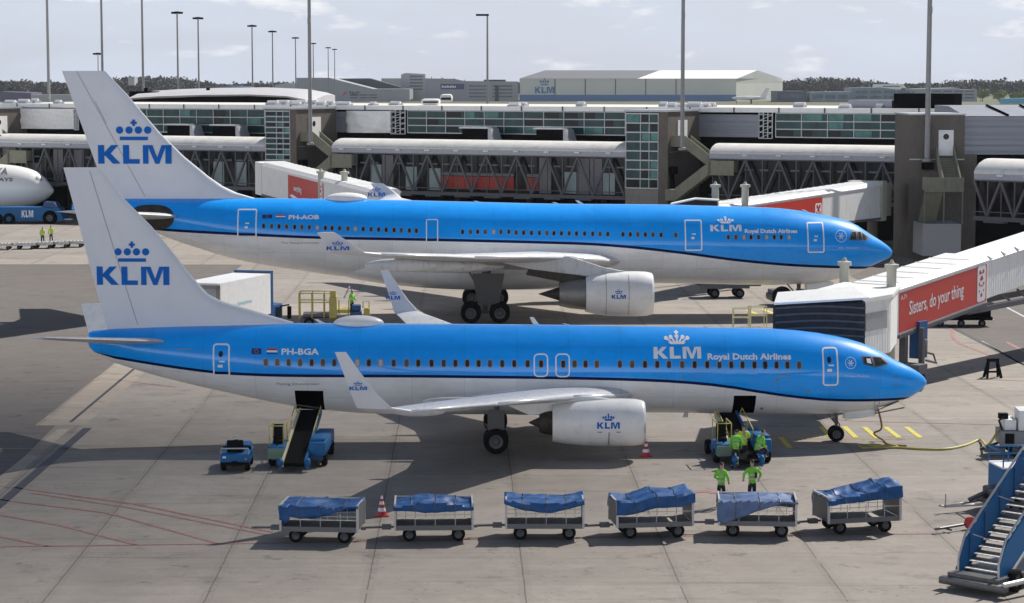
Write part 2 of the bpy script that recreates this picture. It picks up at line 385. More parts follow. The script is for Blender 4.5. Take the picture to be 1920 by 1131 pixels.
        for (a0, a1, z0, z1) in holes:
            for co, no in (((-a0, 0, 0), (1, 0, 0)), ((-a1, 0, 0), (1, 0, 0)), ((0, 0, z0), (0, 0, 1)), ((0, 0, z1), (0, 0, 1))):
                g = [f for f in bm.faces if f.calc_center_median().y < .3 and abs(f.calc_center_median().x + (a0 + a1) / 2) < 3 and f.calc_center_median().z < z1 + 1.2]
                gg = set(g); 
                for f in g: gg.update(f.verts); gg.update(f.edges)
                bmesh.ops.bisect_plane(bm, geom=list(gg), dist=1e-5, plane_co=co, plane_no=no)
            kill = [f for f in bm.faces if f.calc_center_median().y < 0 and a0 < -f.calc_center_median().x < a1 and z0 < f.calc_center_median().z < z1]
            bmesh.ops.delete(bm, geom=kill, context='FACES')
        me = bpy.data.meshes.new('fuselage'); bm.to_mesh(me); bm.free()
        for m_ in mats: me.materials.append(m_)
        o = bpy.data.objects.new('fuselage', me); C.objects.link(o); o.parent = parent; return o
def foil(n=12):
    xs = [.5 * (1 - math.cos(math.pi * i / n)) for i in range(n + 1)]
    yt = lambda c: 5 * (.2969 * math.sqrt(c) - .126 * c - .3516 * c * c + .2843 * c ** 3 - .1015 * c ** 4)
    return [(c, yt(c)) for c in xs[::-1]] + [(c, -yt(c) * .75) for c in xs[1:-1]]
FOIL = foil(); FX = [c for c, t in FOIL[:13]][::-1]; FY = [t for c, t in FOIL[:13]][::-1]
def wing_loft(mb, secs, side=-1, m=0):
    """secs: (LE a, lateral y, z, chord, thickness ratio, up vector (y,z), twist)"""
    rings = []
    for (a, y, z, ch, tk, up, tw) in secs:
        r = []
        for c, t in FOIL:
            dz = t * tk * ch; da = c * ch
            r.append(Vector((-(a + da), side * (y + up[0] * dz), z + up[1] * dz - da * tw)))
        rings.append(r)
    mb.loft(rings, m)
def fin_loft(mb, secs, m=0):             # secs: (z, LE a, TE a, half thickness max)
    rings = []
    for (z, a0, a1, ht) in secs:
        rings.append([Vector((-(a0 + c * (a1 - a0)), (t / .5 if t > 0 else t / .5 / .75) * ht, z)) for c, t in FOIL])
    mb.loft(rings, m)
def fin_half(secs, a, z):
    for i in range(len(secs) - 1):
        if secs[i][0] <= z <= secs[i + 1][0]:
            t = (z - secs[i][0]) / (secs[i + 1][0] - secs[i][0]); L = [secs[i][k] + t * (secs[i + 1][k] - secs[i][k]) for k in (1, 2, 3)]
            c = max(0, min(1, (a - L[0]) / (L[1] - L[0])))
            return float(np.interp(c, FX, FY)) / .5 * L[2]
    return .1
def wheel(mb, c, r, w, n=28):
    mb.lathe([(-w / 2, r * .55), (-w / 2, r * .86), (-w * .38, r * .97), (0, r), (w * .38, r * .97), (w / 2, r * .86), (w / 2, r * .55)], c, 'Y', n, 0)
    mb.lathe([(-w * .42, r * .02), (-w * .46, r * .2), (-w * .30, r * .34), (-w * .36, r * .56), (w * .36, r * .56), (w * .30, r * .34), (w * .46, r * .2), (w * .42, r * .02)], c, 'Y', n, 1)
def engine(parent, c, L, r, rc, Lc, plug, name='engine', logo=None, side=-1, noz=None):
    """c = intake centre (x,y,z); nacelle of length L and radius r; core nozzle radius rc sticking out Lc, plug cone"""
    x, y, z = c; mb = MB()
    prof = [(-.02 * L, .93), (-.10 * L, .985), (-.22 * L, 1.0), (-.45 * L, 1.0), (-.65 * L, .975), (-.85 * L, .90), (-L, .80)]
    mb.lathe([(p, r * q) for p, q in prof], c, 'X', 40, 0)
    mb.lathe([(-L, r * .80), (-L * .99, r * .77), (-L * .8, r * .80)], c, 'X', 40, 1)
    o = mb.build(name, [M['white'], M['steel']], parent)
    q = MB(); q.lathe([(-.02 * L, r * .93), (.02, r * .875), (.045, r * .83), (.03, r * .79), (-.06 * L, r * .76), (-.2 * L, r * .78)], c, 'X', 40, 0); q.build('intake_lip', M['alu'], o)
    q = MB(); q.lathe([(-.2 * L, r * .78), (-.25 * L, r * .78), (-.25 * L, .01)], c, 'X', 40, 1)
    for k in range(24):
        an = 2 * math.pi * k / 24
        u = Vector((0, math.cos(an), math.sin(an))); v = Vector((0, -math.sin(an), math.cos(an)))
        p0 = Vector(c) + Vector((-.2 * L, 0, 0))
        q.quad(p0 + u * r * .18 + v * .03, p0 + u * r * .76 + v * .10, p0 + u * r * .76 - v * .10 + Vector((-.12, 0, 0)), p0 + u * r * .18 - v * .03 + Vector((-.1, 0, 0)), 0)
    q.lathe([(-.2 * L, r * .2), (-.15 * L, r * .15), (-.10 * L, .01)], c, 'X', 20, 0); q.build('fan', [M['steel'], M['void']], o)
    q = MB(); q.lathe([(-.86 * L, r * .66), (-L, rc), (-L - Lc * .6, rc * .9), (-L - Lc, rc * .74), (-L - Lc + .04, rc * .68), (-L - Lc * .5, rc * .7)], c, 'X', 32, 0); q.build('exhaust_nozzle', noz or M['hot'], o)
    q = MB(); q.lathe([(-L - Lc * .5, rc * .5), (-L - Lc, rc * .42), (-L - Lc - plug, .03), (-L - Lc - plug - .02, .001)], c, 'X', 24, 0); q.build('exhaust_cone', M['hot'], o)
    return o
# ------------------------------------------------------------------ airliners
def fin_from_px(P, le, te, zt_ht, zb_ht, base_drop=.7):
    (tx0, ty0), (tx1, ty1) = te; secs = []
    for (x, y) in le:
        a0, z = P.loc(x, y); tx = tx0 + (y - ty0) * (tx1 - tx0) / (ty1 - ty0); a1, _ = P.loc(tx, y); secs.append([z, a0, a1])
    secs.sort(); z0, z1 = secs[0][0], secs[-1][0]
    secs = [(z, a0, a1, zb_ht + (zt_ht - zb_ht) * (z - z0) / (z1 - z0)) for z, a0, a1 in secs]
    b = secs[0]; secs.insert(0, (b[0] - base_drop, b[1] - .3, b[2] - .2, b[3])); return secs
def logo_on_px(P, x0, x1, yb, yt, lat=0.0, crown_fn=crown, surf=True):
    g = P.surf if surf else (lambda x, y: P.loc(x, y, lat))
    a0, z0 = g(x0, yb); a1, _ = g(x1, yb); _, z1 = g(x0, yt)
    s = z1 - z0; sx = (a1 - a0) / (3.98 * s)
    return [[(a0 + x * s * sx, z0 + y * s) for x, y in p] for p in letters_klm() + crown_fn()]
def text_px(P, body, x0, x1, yb, size, bold=0.0):
    a0, z0 = P.surf(x0, yb); a1, z1 = P.surf(x1, yb); T = text2d(body, size, bold); wd = max(p[0] for q in T for p in q)
    k = (a1 - a0) / wd; return [[(a0 + x * k, z0 + y + (z1 - z0) * x / wd) for x, y in p] for p in T]
def skyring(P, px, py, r):
    a, z = P.surf(px, py); B = []
    for i in range(20):
        t0, t1 = 2 * math.pi * i / 20, 2 * math.pi * (i + .7) / 20
        B.append([(a + r * math.cos(t0), z + r * math.sin(t0)), (a + r * math.cos(t1), z + r * math.sin(t1)), (a + r * .88 * math.cos(t1), z + r * .88 * math.sin(t1)), (a + r * .88 * math.cos(t0), z + r * .88 * math.sin(t0))])
    for i in range(3):
        an = math.pi * i / 3; c, s_ = math.cos(an), math.sin(an); u = r * .55; v = r * .07
        B.append([(a + c * u - s_ * v, z + s_ * u + c * v), (a - c * u - s_ * v, z - s_ * u + c * v), (a - c * u + s_ * v, z - s_ * u - c * v), (a + c * u + s_ * v, z + s_ * u - c * v)])
    return B
def cabin_windows(P, parent, pxs, sw, sh, blind=()):
    for i, (x, y) in enumerate(pxs):
        a, z = P.surf(x, y)
        ring_, inner = P.ringband(a - sw / 2, a + sw / 2, z - sh / 2, z + sh / 2, sw * .45, sw * .16, 3)
        P.decal(ring_ + [inner], 'cabin_window', [M['rim'], M['shade'] if i in blind else M[('pane', 'pane', 'pane2', 'pane', 'pane3', 'pane2', 'pane')[(i * 5 + i // 3) % 7]]], parent, .006, [0] * len(ring_) + [1], step=(9, 9))
def door_px(P, parent, x0, x1, y0, y1, t=.07, r=.16, name='door', win=None, outline='ltr'):
    (a0, z1), (a1, z0) = P.surf(x0, y0), P.surf(x1, y1)
    if a0 > a1: a0, a1 = a1, a0
    ring_, inner = P.ringband(a0, a1, z0, z1, r, t, 3)
    zl = P.line((a0 + a1) / 2); parts = list(ring_); mi = [0] * len(ring_)
    # panel in the livery of the flank behind it, split where the stripe crosses
    def clip(poly, z, keep_up):
        outp = []
        for i in range(len(poly)):
            p, q = poly[i], poly[(i + 1) % len(poly)]; ip = (p[1] >= z) == keep_up; iq = (q[1] >= z) == keep_up
            if ip: outp.append(p)
            if ip != iq:
                t_ = (z - p[1]) / (q[1] - p[1]); outp.append((p[0] + t_ * (q[0] - p[0]), z))
        return outp
    up = clip(inner, zl + P.stripe, True); mid = clip(clip(inner, zl + P.stripe, False), zl, True); lo = clip(inner, zl, False)
    for q, k in ((up, 1), (mid, 2), (lo, 3)):
        if len(q) > 2: parts.append(q); mi.append(k)
    if win:
        for (wx, wy, ww, wh) in win:
            ac, zc = P.surf(wx, wy); parts.append(circ(ac, zc, ww / 2, 10, wh / 2)); mi.append(4)
    base = P.decal(parts[:len(ring_)] + [q for q in parts[len(ring_):] if True][:3] if not win else parts[:-len(win)], name, [M[outline], M['blue'], M['navy'], M['belly'], M['pane']], parent, .007, mi[:len(parts) - (len(win) if win else 0)], step=(9, .12))
    hm_ = [rect((a0 + a1) / 2 - .16, (a0 + a1) / 2 + .10, z0 + (z1 - z0) * .52, z0 + (z1 - z0) * .56), rect((a0 + a1) / 2 - .06, (a0 + a1) / 2 + .16, z0 + (z1 - z0) * .38, z0 + (z1 - z0) * .45)]
    if name == 'door': P.decal(hm_, 'door_handle', M['ltr'], base, .012, step=(9, 9))
    if win: P.decal(parts[-len(win):], 'door_window', M['pane'], base, .012, step=(9, 9))
    return base
def blade(mb, a, z, h, ln, side=0, lean=.3, m=0):
    pts = [(-a, z), (-a - ln, z), (-a - ln - lean, z + h), (-a - lean - ln * .35, z + h)]
    mb.prism([(x, side - .02, zz) for x, zz in pts], (0, .04, 0), m)
def ellipsoid(mb, c, d, m=0, nx=18, nr=20, lo=-1.0):
    rings = []
    for i in range(nx + 1):
        t = -math.cos(math.pi * i / nx); r = math.sqrt(max(1e-6, 1 - t * t))
        rings.append([Vector((c[0] + t * d[0], c[1] + math.cos(2 * math.pi * j / nr) * r * d[1], c[2] + max(lo, math.sin(2 * math.pi * j / nr) * r) * d[2])) for j in range(nr)])
    mb.loft(rings, m)

# ---- the nearer, shorter airliner
A = Plane((1737, 717), 101.0, R(0.7)); A.stripe = .13
A.tables(top=[(1727, 702), (1702, 686), (1674, 673), (1652.5, 659.7), (1596, 636.7), (1525, 623), (1454, 616.5), (1312, 613.6), (1100, 610), (800, 607.5), (571, 606.5), (394, 609), (267, 614), (182, 619), (167.5, 622)],
         bot=[(1734, 724), (1720, 736), (1698, 748), (1660, 761), (1610, 770), (1525, 776), (1400, 775), (1206, 773), (900, 776), (700, 775), (607, 767.5), (553, 761), (430, 736), (341, 716), (252.5, 692), (182, 664), (167.5, 650)],
         line=[(185, 666), (288, 685), (359, 695.5), (430, 703), (536, 707), (713, 708), (934, 710), (1100, 712.5), (1242, 717), (1348, 725.5), (1419, 736.5), (1490, 746.5), (1560, 752.5), (1631, 753), (1702, 747.5)],
         kw=.94, nose_a=(1737, 717))
near_plane = empty('airliner', A.P, A.th, label='blue and white airliner nearest the camera, both cargo doors open', cat='airliner')
(ha0, hz1), (ha1, hz0) = A.surf(606, 733), A.surf(558, 766)
(hb0, hy1), (hb1, hy0) = A.surf(1418, 742), A.surf(1371, 774)
holes = [(ha0, ha1, hz0, hz1), (hb0, hb1, hy0, hy1)]
fus = A.fuselage(near_plane, [M['blue'], M['navy'], M['belly'], M['hot']], holes, stripe=A.stripe)
for (a0, a1, z0, z1) in holes:
    mb = MB(); yo = A.y((a0 + a1) / 2, z1) + .10; am = (a0 + a1) / 2
    x0, x1 = -a0 + .05, -a1 - .05; yb = .3
    P0 = [(x0, A.y(a0, z0) + .03, z0 - .02), (x0, A.y(a0, z1) + .03, z1 + .02), (x0, yb, z1 + .02), (x0, yb, z0 - .02)]
    P1 = [(x1, A.y(a1, z0) + .03, z0 - .02), (x1, A.y(a1, z1) + .03, z1 + .02), (x1, yb, z1 + .02), (x1, yb, z0 - .02)]
    mb.poly(P0); mb.poly(P1); mb.quad(P0[1], P1[1], P1[2], P0[2]); mb.quad(P0[0], P1[0], P1[3], P0[3]); mb.quad(P0[2], P1[2], P1[3], P0[3])
    mb.build('cargo_hold', M['void'], near_plane)
finA = fin_from_px(A, [(186, 314), (230, 370), (283, 423), (318, 465), (354, 511), (389, 551), (413, 563.5), (443, 573), (478, 582.5), (512, 593), (550, 604)], ((118, 312), (200, 614)), .09, .26)
mb = MB(); fin_loft(mb, finA); fin_o = mb.build('tail_fin', M['fin'], near_plane)
ff = lambda a, z, off: (-a, -fin_half(finA, a, z) - off, z)
A.decal(logo_on_px(A, 182, 319, 534, 499.5, surf=False), 'tail_logo', M['logo'], fin_o, .022, fn=ff, step=(.1, .3))
# hinge line of the rudder
p0, p1 = A.loc(168, 320), A.loc(258, 608)
A.decal([[(p0[0], p0[1]), (p0[0] - .035, p0[1]), (p1[0] - .035, p1[1]), (p1[0], p1[1])]], 'rudder_gap', mat('shallow_gap_grey', (.36, .37, .40), .6), fin_o, .010, fn=ff, step=(9, .5))
aL, zL = A.loc(1130, 741, -2.0); aT, zT = A.loc(742, 771, -17.0)
def wsec(P, le, te, lat, up=(0, 1), tk=.11): # section from two pixels at a lateral station
    a0, z0 = P.loc(*le, lat); a1, z1 = P.loc(*te, lat); return (a0, -lat, z0, a1 - a0, tk, up, (z0 - z1) / max(a1 - a0, .1))
zr = zL - .05
wingA = [(13.3, .4, zr - .12, 8.6, .12, (0, 1), .03), (13.7, 1.9, zr, 8.0, .125, (0, 1), .03), (16.4, 5.2, zr + .42, 5.3, .115, (0, 1), .025), (19.7, 11, (zr + .42) * .5 + zT * .5 - .03, 3.6, .11, (0, 1), .01), (23.0, 16.9, zT - .02, 1.75, .105, (0, 1), 0)]
wgA = [wsec(A, (735, 765), (669, 768), -17.45, (-.45, .89), .09), wsec(A, (706, 738), (658, 742), -17.75, (-.85, .5), .09), wsec(A, (674.5, 697), (642.7, 700), -17.95, (-.97, .2), .08), wsec(A, (649, 660.5), (628, 660), -18.1, (-.98, .17), .07)]
wgA = [(g[0], g[1], g[2], g[3], g[4], g[5], 0) for g in wgA]
for side in (-1, 1):
    mb = MB(); wing_loft(mb, wingA, side); wo = mb.build('wing', M['wing'], near_plane)
    mb = MB(); wing_loft(mb, [wingA[-1]] + wgA, side); wl = mb.build('winglet', M['fin'], wo)
    # polished leading edge
    mb = MB()
    for i in range(1, len(wingA) - 1):
        s0, s1 = wingA[i], wingA[i + 1]
        mb.tube([(-s0[0] - .03, side * s0[1], s0[2]), (-s1[0] - .03, side * s1[1], s1[2])], [s0[3] * .012 + .02, s1[3] * .012 + .02], 0, 8)
    mb.build('leading_edge', M['alu'], wo)
    for (a, y, L_) in ((22.0, 3.6, 3.0), (22.4, 7.6, 2.6), (23.4, 11.3, 2.2)):
        zz = zr + .42 * min(1, y / 5.2) + max(0, y - 5.2) / 11.7 * (zT - zr - .42)
        mb = MB(); ellipsoid(mb, (-a + .5, side * y, zz - .30), (L_ / 2, .16, .22)); mb.build('flap_fairing', M['wing'], wo)
    mb = MB()
    sb = [(34.2, .3, zr + 2.72, 4.3, .10, (0, 1), 0), (34.7, .8, zr + 2.78, 3.7, .10, (0, 1), 0)]
    a0, z0 = A.loc(88, 633.5, -7.15); a1, z1 = A.loc(60, 635.5, -7.15)
    ar, zrr = A.loc(304, 641, -1.2)
    sb = [(ar - .3, .2, zrr - .08, 4.2, .09, (0, 1), 0), (ar, 1.2, zrr, 3.7, .09, (0, 1), 0), (a0, 7.15, z0, 1.15, .08, (0, 1), 0)]
    wing_loft(mb, sb, side); mb.build('tailplane', M['wing'], near_plane)
    # engine and pylon
    ea, ez = A.loc(1207, 792, -4.83)
    c = (-ea, side * 4.83, ez); en = engine(near_plane, c, 4.0, 1.04, .56, .55, .45)
    mb = MB(); zp = zr + .36
    pts = [(-ea - .9, ez + .95), (-ea - 2.2, ez + 1.13), (-ea - 3.2, zp + .08), (-ea - 4.6, zp - .04), (-ea - 6.4, zp - .12), (-ea - 5.0, ez + .35), (-ea - 3.6, ez + .45), (-ea - 1.2, ez + .7)]
    mb.prism([(x, side * 4.83 - .14, z) for x, z in pts], (0, .28, 0)); mb.build('pylon', M['white'], near_plane)
    if side < 0:
        def ef(a, z, off, c=c):
            x = -a; t = (c[0] - x) / 4.0; r = 1.04 * float(np.interp(t, [.02, .1, .22, .45, .65, .85, 1], [.93, .985, 1, 1, .975, .9, .8])); dz = max(-r * .98, min(r * .98, z - c[2]))
            return (x, c[1] - math.sqrt(r * r - dz * dz) - off, c[2] + dz)
        A.decal(logo_on_px(A, 1119.5, 1162, 804, 792, lat=-5.85, crown_fn=white_crown, surf=False), 'engine_logo', M['logo'], en, .012, fn=ef, step=(.2, .1))
        lx, lz = A.loc(1142, 806, -5.8)
        A.decal([rect(lx - .02, lx + .02, lz - .75, lz - .1), rect(lx + .3, lx + .5, lz - .12, lz - .08), rect(lx - .5, lx - .3, lz - .12, lz - .08)], 'cowl_seam', M['rim'], en, .01, fn=ef, step=(9, .1))
    # main gear
    ga, _ = A.loc(930, 848, -3.15)
    mb = MB(); mb.tube([(-ga, side * 2.86, .56), (-ga, side * 2.95, 1.2), (-ga + .05, side * 3.1, zr + .2)], [.09, .11, .14]); mb.tube([(-ga, side * 2.35, .56), (-ga, side * 3.37, .56)], .07)
    mb.bar((-ga, side * 2.9, 1.0), (-ga + .1, side * 1.5, zr - .2), .1); mb.bar((-ga, side * 2.9, .75), (-ga - .5, side * 2.9, 1.3), .06); mb.box((-ga, side * 3.2, 1.5), (.75, .04, .9), 0)
    lg = mb.build('main_gear', M['gear'], near_plane)
    for dy in (-.42, .42):
        mb = MB(); wheel(mb, (-ga, side * 2.86 + dy, .565), .565, .40); mb.build('wheel', [M['black'], M['hub']], lg)
# winglet logos on both winglets (near one faces the camera with its outer side, far one with its inner side)
def flat_logo(P, parent, x0, x1, yb, yt, lat, off=0):
    polys = logo_on_px(P, x0, x1, yb, yt, lat=lat, crown_fn=crown, surf=False)
    return P.decal(polys, 'winglet_logo', M['logo'], parent, 0, fn=lambda a, z, o_: (-a, lat + off, z), step=(9, 9))
flat_logo(A, near_plane, 655, 688, 732, 725, -17.98)
flat_logo(A, near_plane, 724, 750, 562, 555, 17.55)
ea_, ez_ = A.loc(1567, 825)
mb = MB(); mb.tube([(-ea_, 0, .35), (-ea_ + .02, 0, .9), (-ea_ - .05, 0, 1.9)], [.06, .08, .1]); mb.tube([(-ea_, -.27, .35), (-ea_, .27, .35)], .05); mb.bar((-ea_, 0, .8), (-ea_ - .7, 0, 1.6), .06)
mb.bar((-ea_ + .02, 0, .55), (-ea_ + .18, 0, .75), .05); mb.bar((-ea_ + .18, 0, .75), (-ea_ + .02, 0, 1.0), .05); mb.box((-ea_ - .1, 0, 1.02), (.12, .3, .16), 0)
ng = mb.build('nose_gear', M['gear'], near_plane)
for dy in (-.2, .2):
    mb = MB(); wheel(mb, (-ea_, dy, .36), .36, .2, 22); mb.build('wheel', [M['black'], M['hub']], ng)
for sy in (-.28, .28):
    mb = MB(); mb.prism([(-ea_ + .35, sy, 1.5), (-ea_ + 1.9, sy, 1.62), (-ea_ + 1.75, sy, 1.2), (-ea_ + .35, sy, 1.02)], (0, .03, 0)); mb.build('gear_door', M['belly'], near_plane)
mb = MB(); ellipsoid(mb, (-17.6, 0, A.zc(18) - 1.02), (6.3, 1.98, 1.06), lo=-.97); mb.build('belly_fairing', M['belly'], near_plane)
# tail cone outlet, radome, aerials
a, z = A.loc(672.7, 604); mb = MB(); ellipsoid(mb, (-a, 0, A.top(a) + .02), (1.14, .55, .36)); mb.build('satcom_radome', M['white'], near_plane)
for q, z_, h_, l_, n_ in ((A.loc(612, 606)[0], None, .22, .25, .3), (A.loc(1012, 610)[0], None, .38, .28, .18), (A.loc(1335, 613)[0], None, .12, .2, .3), (A.loc(1075, 612)[0], None, .1, .2, .3), (A.loc(1290, 775)[0], 1, .25, .25, -.1), (A.loc(1160, 775)[0], 1, .25, .25, -.1)):
    mb = MB(); blade(mb, q, (A.bot(q) - .22) if z_ else (A.top(q) - .03), h_, l_, lean=n_); mb.build('aerial', M['white'], near_plane)
win = [480 + x / 2.827 for x in (52, 113, 173, 234, 295, 355, 415, 537, 598, 660, 730, 798, 860, 930, 995, 1057, 1120, 1180, 1240, 1305)] + [960 + x / 2.827 for x in (12, 83, 155, 270, 332, 390, 450, 572, 637, 705, 770, 832, 902, 968, 1035, 1100, 1162, 1222, 1285, 1342)] + [1434.7, 1456, 1476.5, 1498.4]
wy = lambda x: 679.5 + (x - 497) / 1000 * 5.5
cabin_windows(A, near_plane, [(x, wy(x)) for x in win], .25, .38, blind=(7, 9))
door_px(A, near_plane, 399.5, 432.4, 644, 715, win=[(414, 664, .2, .28)])
door_px(A, near_plane, 1540, 1572, 651, 723.4, win=[(1554.5, 675, .2, .28)])
door_px(A, near_plane, 1000.4, 1028, 663, 707, t=.06, r=.2, name='exit_hatch')
door_px(A, near_plane, 1041, 1068.8, 663, 707.5, t=.06, r=.2, name='exit_hatch')
for x, y in ((1014.5, 682.5), (1056, 683)):
    a, z = A.surf(x, y); rg, inn = A.ringband(a - .125, a + .125, z - .19, z + .19, .11, .04, 3); A.decal(rg + [inn], 'cabin_window', [M['rim'], M['pane']], near_plane, .016, [0] * len(rg) + [1], step=(9, 9))
def cw(P, parent, polys, mt=None):
    for q in polys: P.decal([[P.surf(*p) for p in q]], 'cockpit_window', mt or M['glass'], parent, .012, step=(.2, .1))
fr = lambda x, y: (1100 + x / 2.8235, 580 + y / 2.8235)
A.decal([[A.surf(*fr(*p)) for p in [(1455, 246), (1562, 250), (1600, 292), (1530, 308), (1466, 292)]]], 'cockpit_frame', M['hub'], near_plane, .008, step=(.2, .1))
cw(A, near_plane, [[fr(1463, 254), fr(1502, 252), fr(1516, 298), fr(1472, 286)], [fr(1514, 253), fr(1555, 256), fr(1588, 289), fr(1530, 301)]])
A.decal([[A.surf(*fr(*p)) for p in [(1480, 262), (1500, 262), (1508, 290), (1484, 284)]]], 'cockpit_painted_glint', M['ltr'], near_plane, .016, step=(.2, .1))  # pale highlight painted on the side cockpit window
A.decal(logo_on_px(A, 1225.7, 1315, 672.8, 650.8, crown_fn=white_crown), 'airline_logo', M['ltr'], near_plane, .011, step=(.35, .08))
A.decal(text_px(A, 'Royal Dutch Airlines', 1326, 1483.6, 674, .36, .012), 'airline_title', M['ltr'], near_plane, .011, step=(9, .12))
A.decal(text_px(A, 'PH-BGA', 527, 598, 665, .36, .012), 'registration', M['ltr'], near_plane, .011, step=(9, .12))
def flags(P, parent, eu, nl, y0, y1):
    (a0, z1), (a1, z0) = P.surf(eu[0], y0), P.surf(eu[1], y1); polys = [rect(min(a0, a1), max(a0, a1), z0, z1)]
    cx_, cz_ = (a0 + a1) / 2, (z0 + z1) / 2; st = [circ(cx_ + (z1 - z0) * .32 * math.cos(R(30 * k)), cz_ + (z1 - z0) * .32 * math.sin(R(30 * k)), (z1 - z0) * .05, 5) for k in range(12)]
    f = P.decal(polys, 'flag', M['eublue'], parent, .010, step=(9, .12)); P.decal(st, 'flag_stars', mat('flag_gold', (.7, .5, .02)), f, .014, step=(9, 9))
    (a0, z1), (a1, z0) = P.surf(nl[0], y0), P.surf(nl[1], y1); h3 = (z1 - z0) / 3; q0, q1 = min(a0, a1), max(a0, a1)
    P.decal([rect(q0, q1, z1 - h3, z1), rect(q0, q1, z1 - 2 * h3, z1 - h3), rect(q0, q1, z0, z0 + h3)], 'flag', [M['red'], M['ltr'], M['logo']], parent, .010, [0, 1, 2], step=(9, .12))
flags(A, near_plane, (472, 490), (500.4, 520), 653.5, 664.5)
A.decal(skyring(A, 1595, 681, .26), 'alliance_roundel', M['ltr'], near_plane, .011, step=(9, 9))
A.decal(text_px(A, 'Tureluur / Redshank', 1585, 1630, 706.5, .10), 'aircraft_name', M['ltr'], near_plane, .011, step=(9, 9))
A.decal(text_px(A, 'Flying Dutchman', 518, 598, 722, .17), 'motto', M['rim'], near_plane, .011, step=(9, 9))
A.decal([circ(*A.surf(1456, 713), .07, 10), rect(*(lambda q: (q[0] - .3, q[0] + .3, q[1], q[1] + .05))(A.surf(1470, 706))), circ(*A.surf(1428, 766), .07, 8), circ(*A.surf(1680, 722), .06, 8), circ(*A.surf(1680, 706), .06, 8), circ(*A.surf(1655, 695), .05, 8), circ(*A.surf(1515, 734), .06, 8), circ(*A.surf(1279, 708), .05, 8), rect(*(lambda q: (q[0] - .35, q[0] + .35, q[1], q[1] + .03))(A.surf(345, 655)))], 'service_marks', M['rim'], near_plane, .010, step=(9, 9))
door_px(A, near_plane, 1640, 1648, 752, 760, t=.02, r=.03, name='access_panel', outline='steel')

# ---- the longer, wide-bodied airliner behind it
B = Plane((1673, 474), 157.0, R(0.7)); B.stripe = .19
B.tables(top=[(1663, 459.8), (1631, 438.5), (1596, 417), (1525, 399.6), (1454, 390), (1312, 385.4), (1253, 383.6), (1040, 382), (863, 378), (733, 375), (471, 371.5), (379, 371), (248, 372), (160, 378), (136, 383)],
         bot=[(1667, 483), (1645, 493.4), (1596, 516.5), (1560, 525), (1507, 532), (1419, 534), (1312, 532), (1000, 529), (800, 526), (662, 520), (556, 506), (450, 488), (379, 467), (325, 449.4), (301, 439), (220, 415), (160, 403), (136, 400)],
         line=[(220, 426), (290, 431.7), (450, 441.6), (591, 448), (792, 452), (1005, 457), (1100, 460), (1171, 465), (1277, 476.5), (1383, 490.5), (1490, 500), (1560, 503), (1631, 503.5)],
         kw=1.0, nose_a=(1673, 474))
far_plane = empty('airliner', B.P, B.th, label='larger blue and white airliner parked behind the nearest one', cat='airliner')
B.fuselage(far_plane, [M['blue'], M['navy'], M['belly'], M['hot']], stripe=B.stripe, top_n=36, bot_n=22)
finB = fin_from_px(B, [(197, 133), (240.5, 179.6), (300.7, 250), (345.8, 294), (391, 331), (418, 349.5), (445, 362), (480, 372)], ((115, 130), (202, 370)), .12, .38, 1.0)
mb = MB(); fin_loft(mb, finB); fin_o = mb.build('tail_fin', M['fin'], far_plane)
ffB = lambda a, z, off: (-a, -fin_half(finB, a, z) - off, z)
B.decal(logo_on_px(B, 184.6, 323, 307, 272, surf=False), 'tail_logo', M['logo'], fin_o, .04, fn=ffB, step=(.1, .3))
for (q0, q1) in (((143, 133), (272, 368)), ((178, 190), (200, 232))):
    p0, p1 = B.loc(*q0), B.loc(*q1); B.decal([[(p0[0], p0[1]), (p0[0] - .05, p0[1]), (p1[0] - .05, p1[1]), (p1[0], p1[1])]], 'rudder_gap', MATS['shallow_gap_grey'], fin_o, .016, fn=ffB, step=(9, .5))
zr = B.loc(1155, 486, -2.9)[1] - .1; zt = B.loc(692, 477, -29)[1]
wingB = [(18.6, .5, zr - .3, 12.4, .12, (0, 1), .03), (19.6, 2.8, zr - .1, 11.0, .12, (0, 1), .03), (23.6, 9.4, zr + .75, 7.4, .115, (0, 1), .02), (29.5, 19.5, zr + (zt - zr) * .62, 4.4, .11, (0, 1), .015), (34.8, 28.4, zt - .05, 2.6, .10, (0, 1), 0)]
wgB = [wsec(B, (684, 474), (622, 483), -29.3, (-.3, .95), .09), wsec(B, (668, 463), (614, 470), -29.8, (-.7, .7), .09), wsec(B, (628, 436), (594, 435.5), -30.1, (-.8, .6), .08)]
wgB = [(g[0], g[1], g[2], g[3], g[4], g[5], 0) for g in wgB]
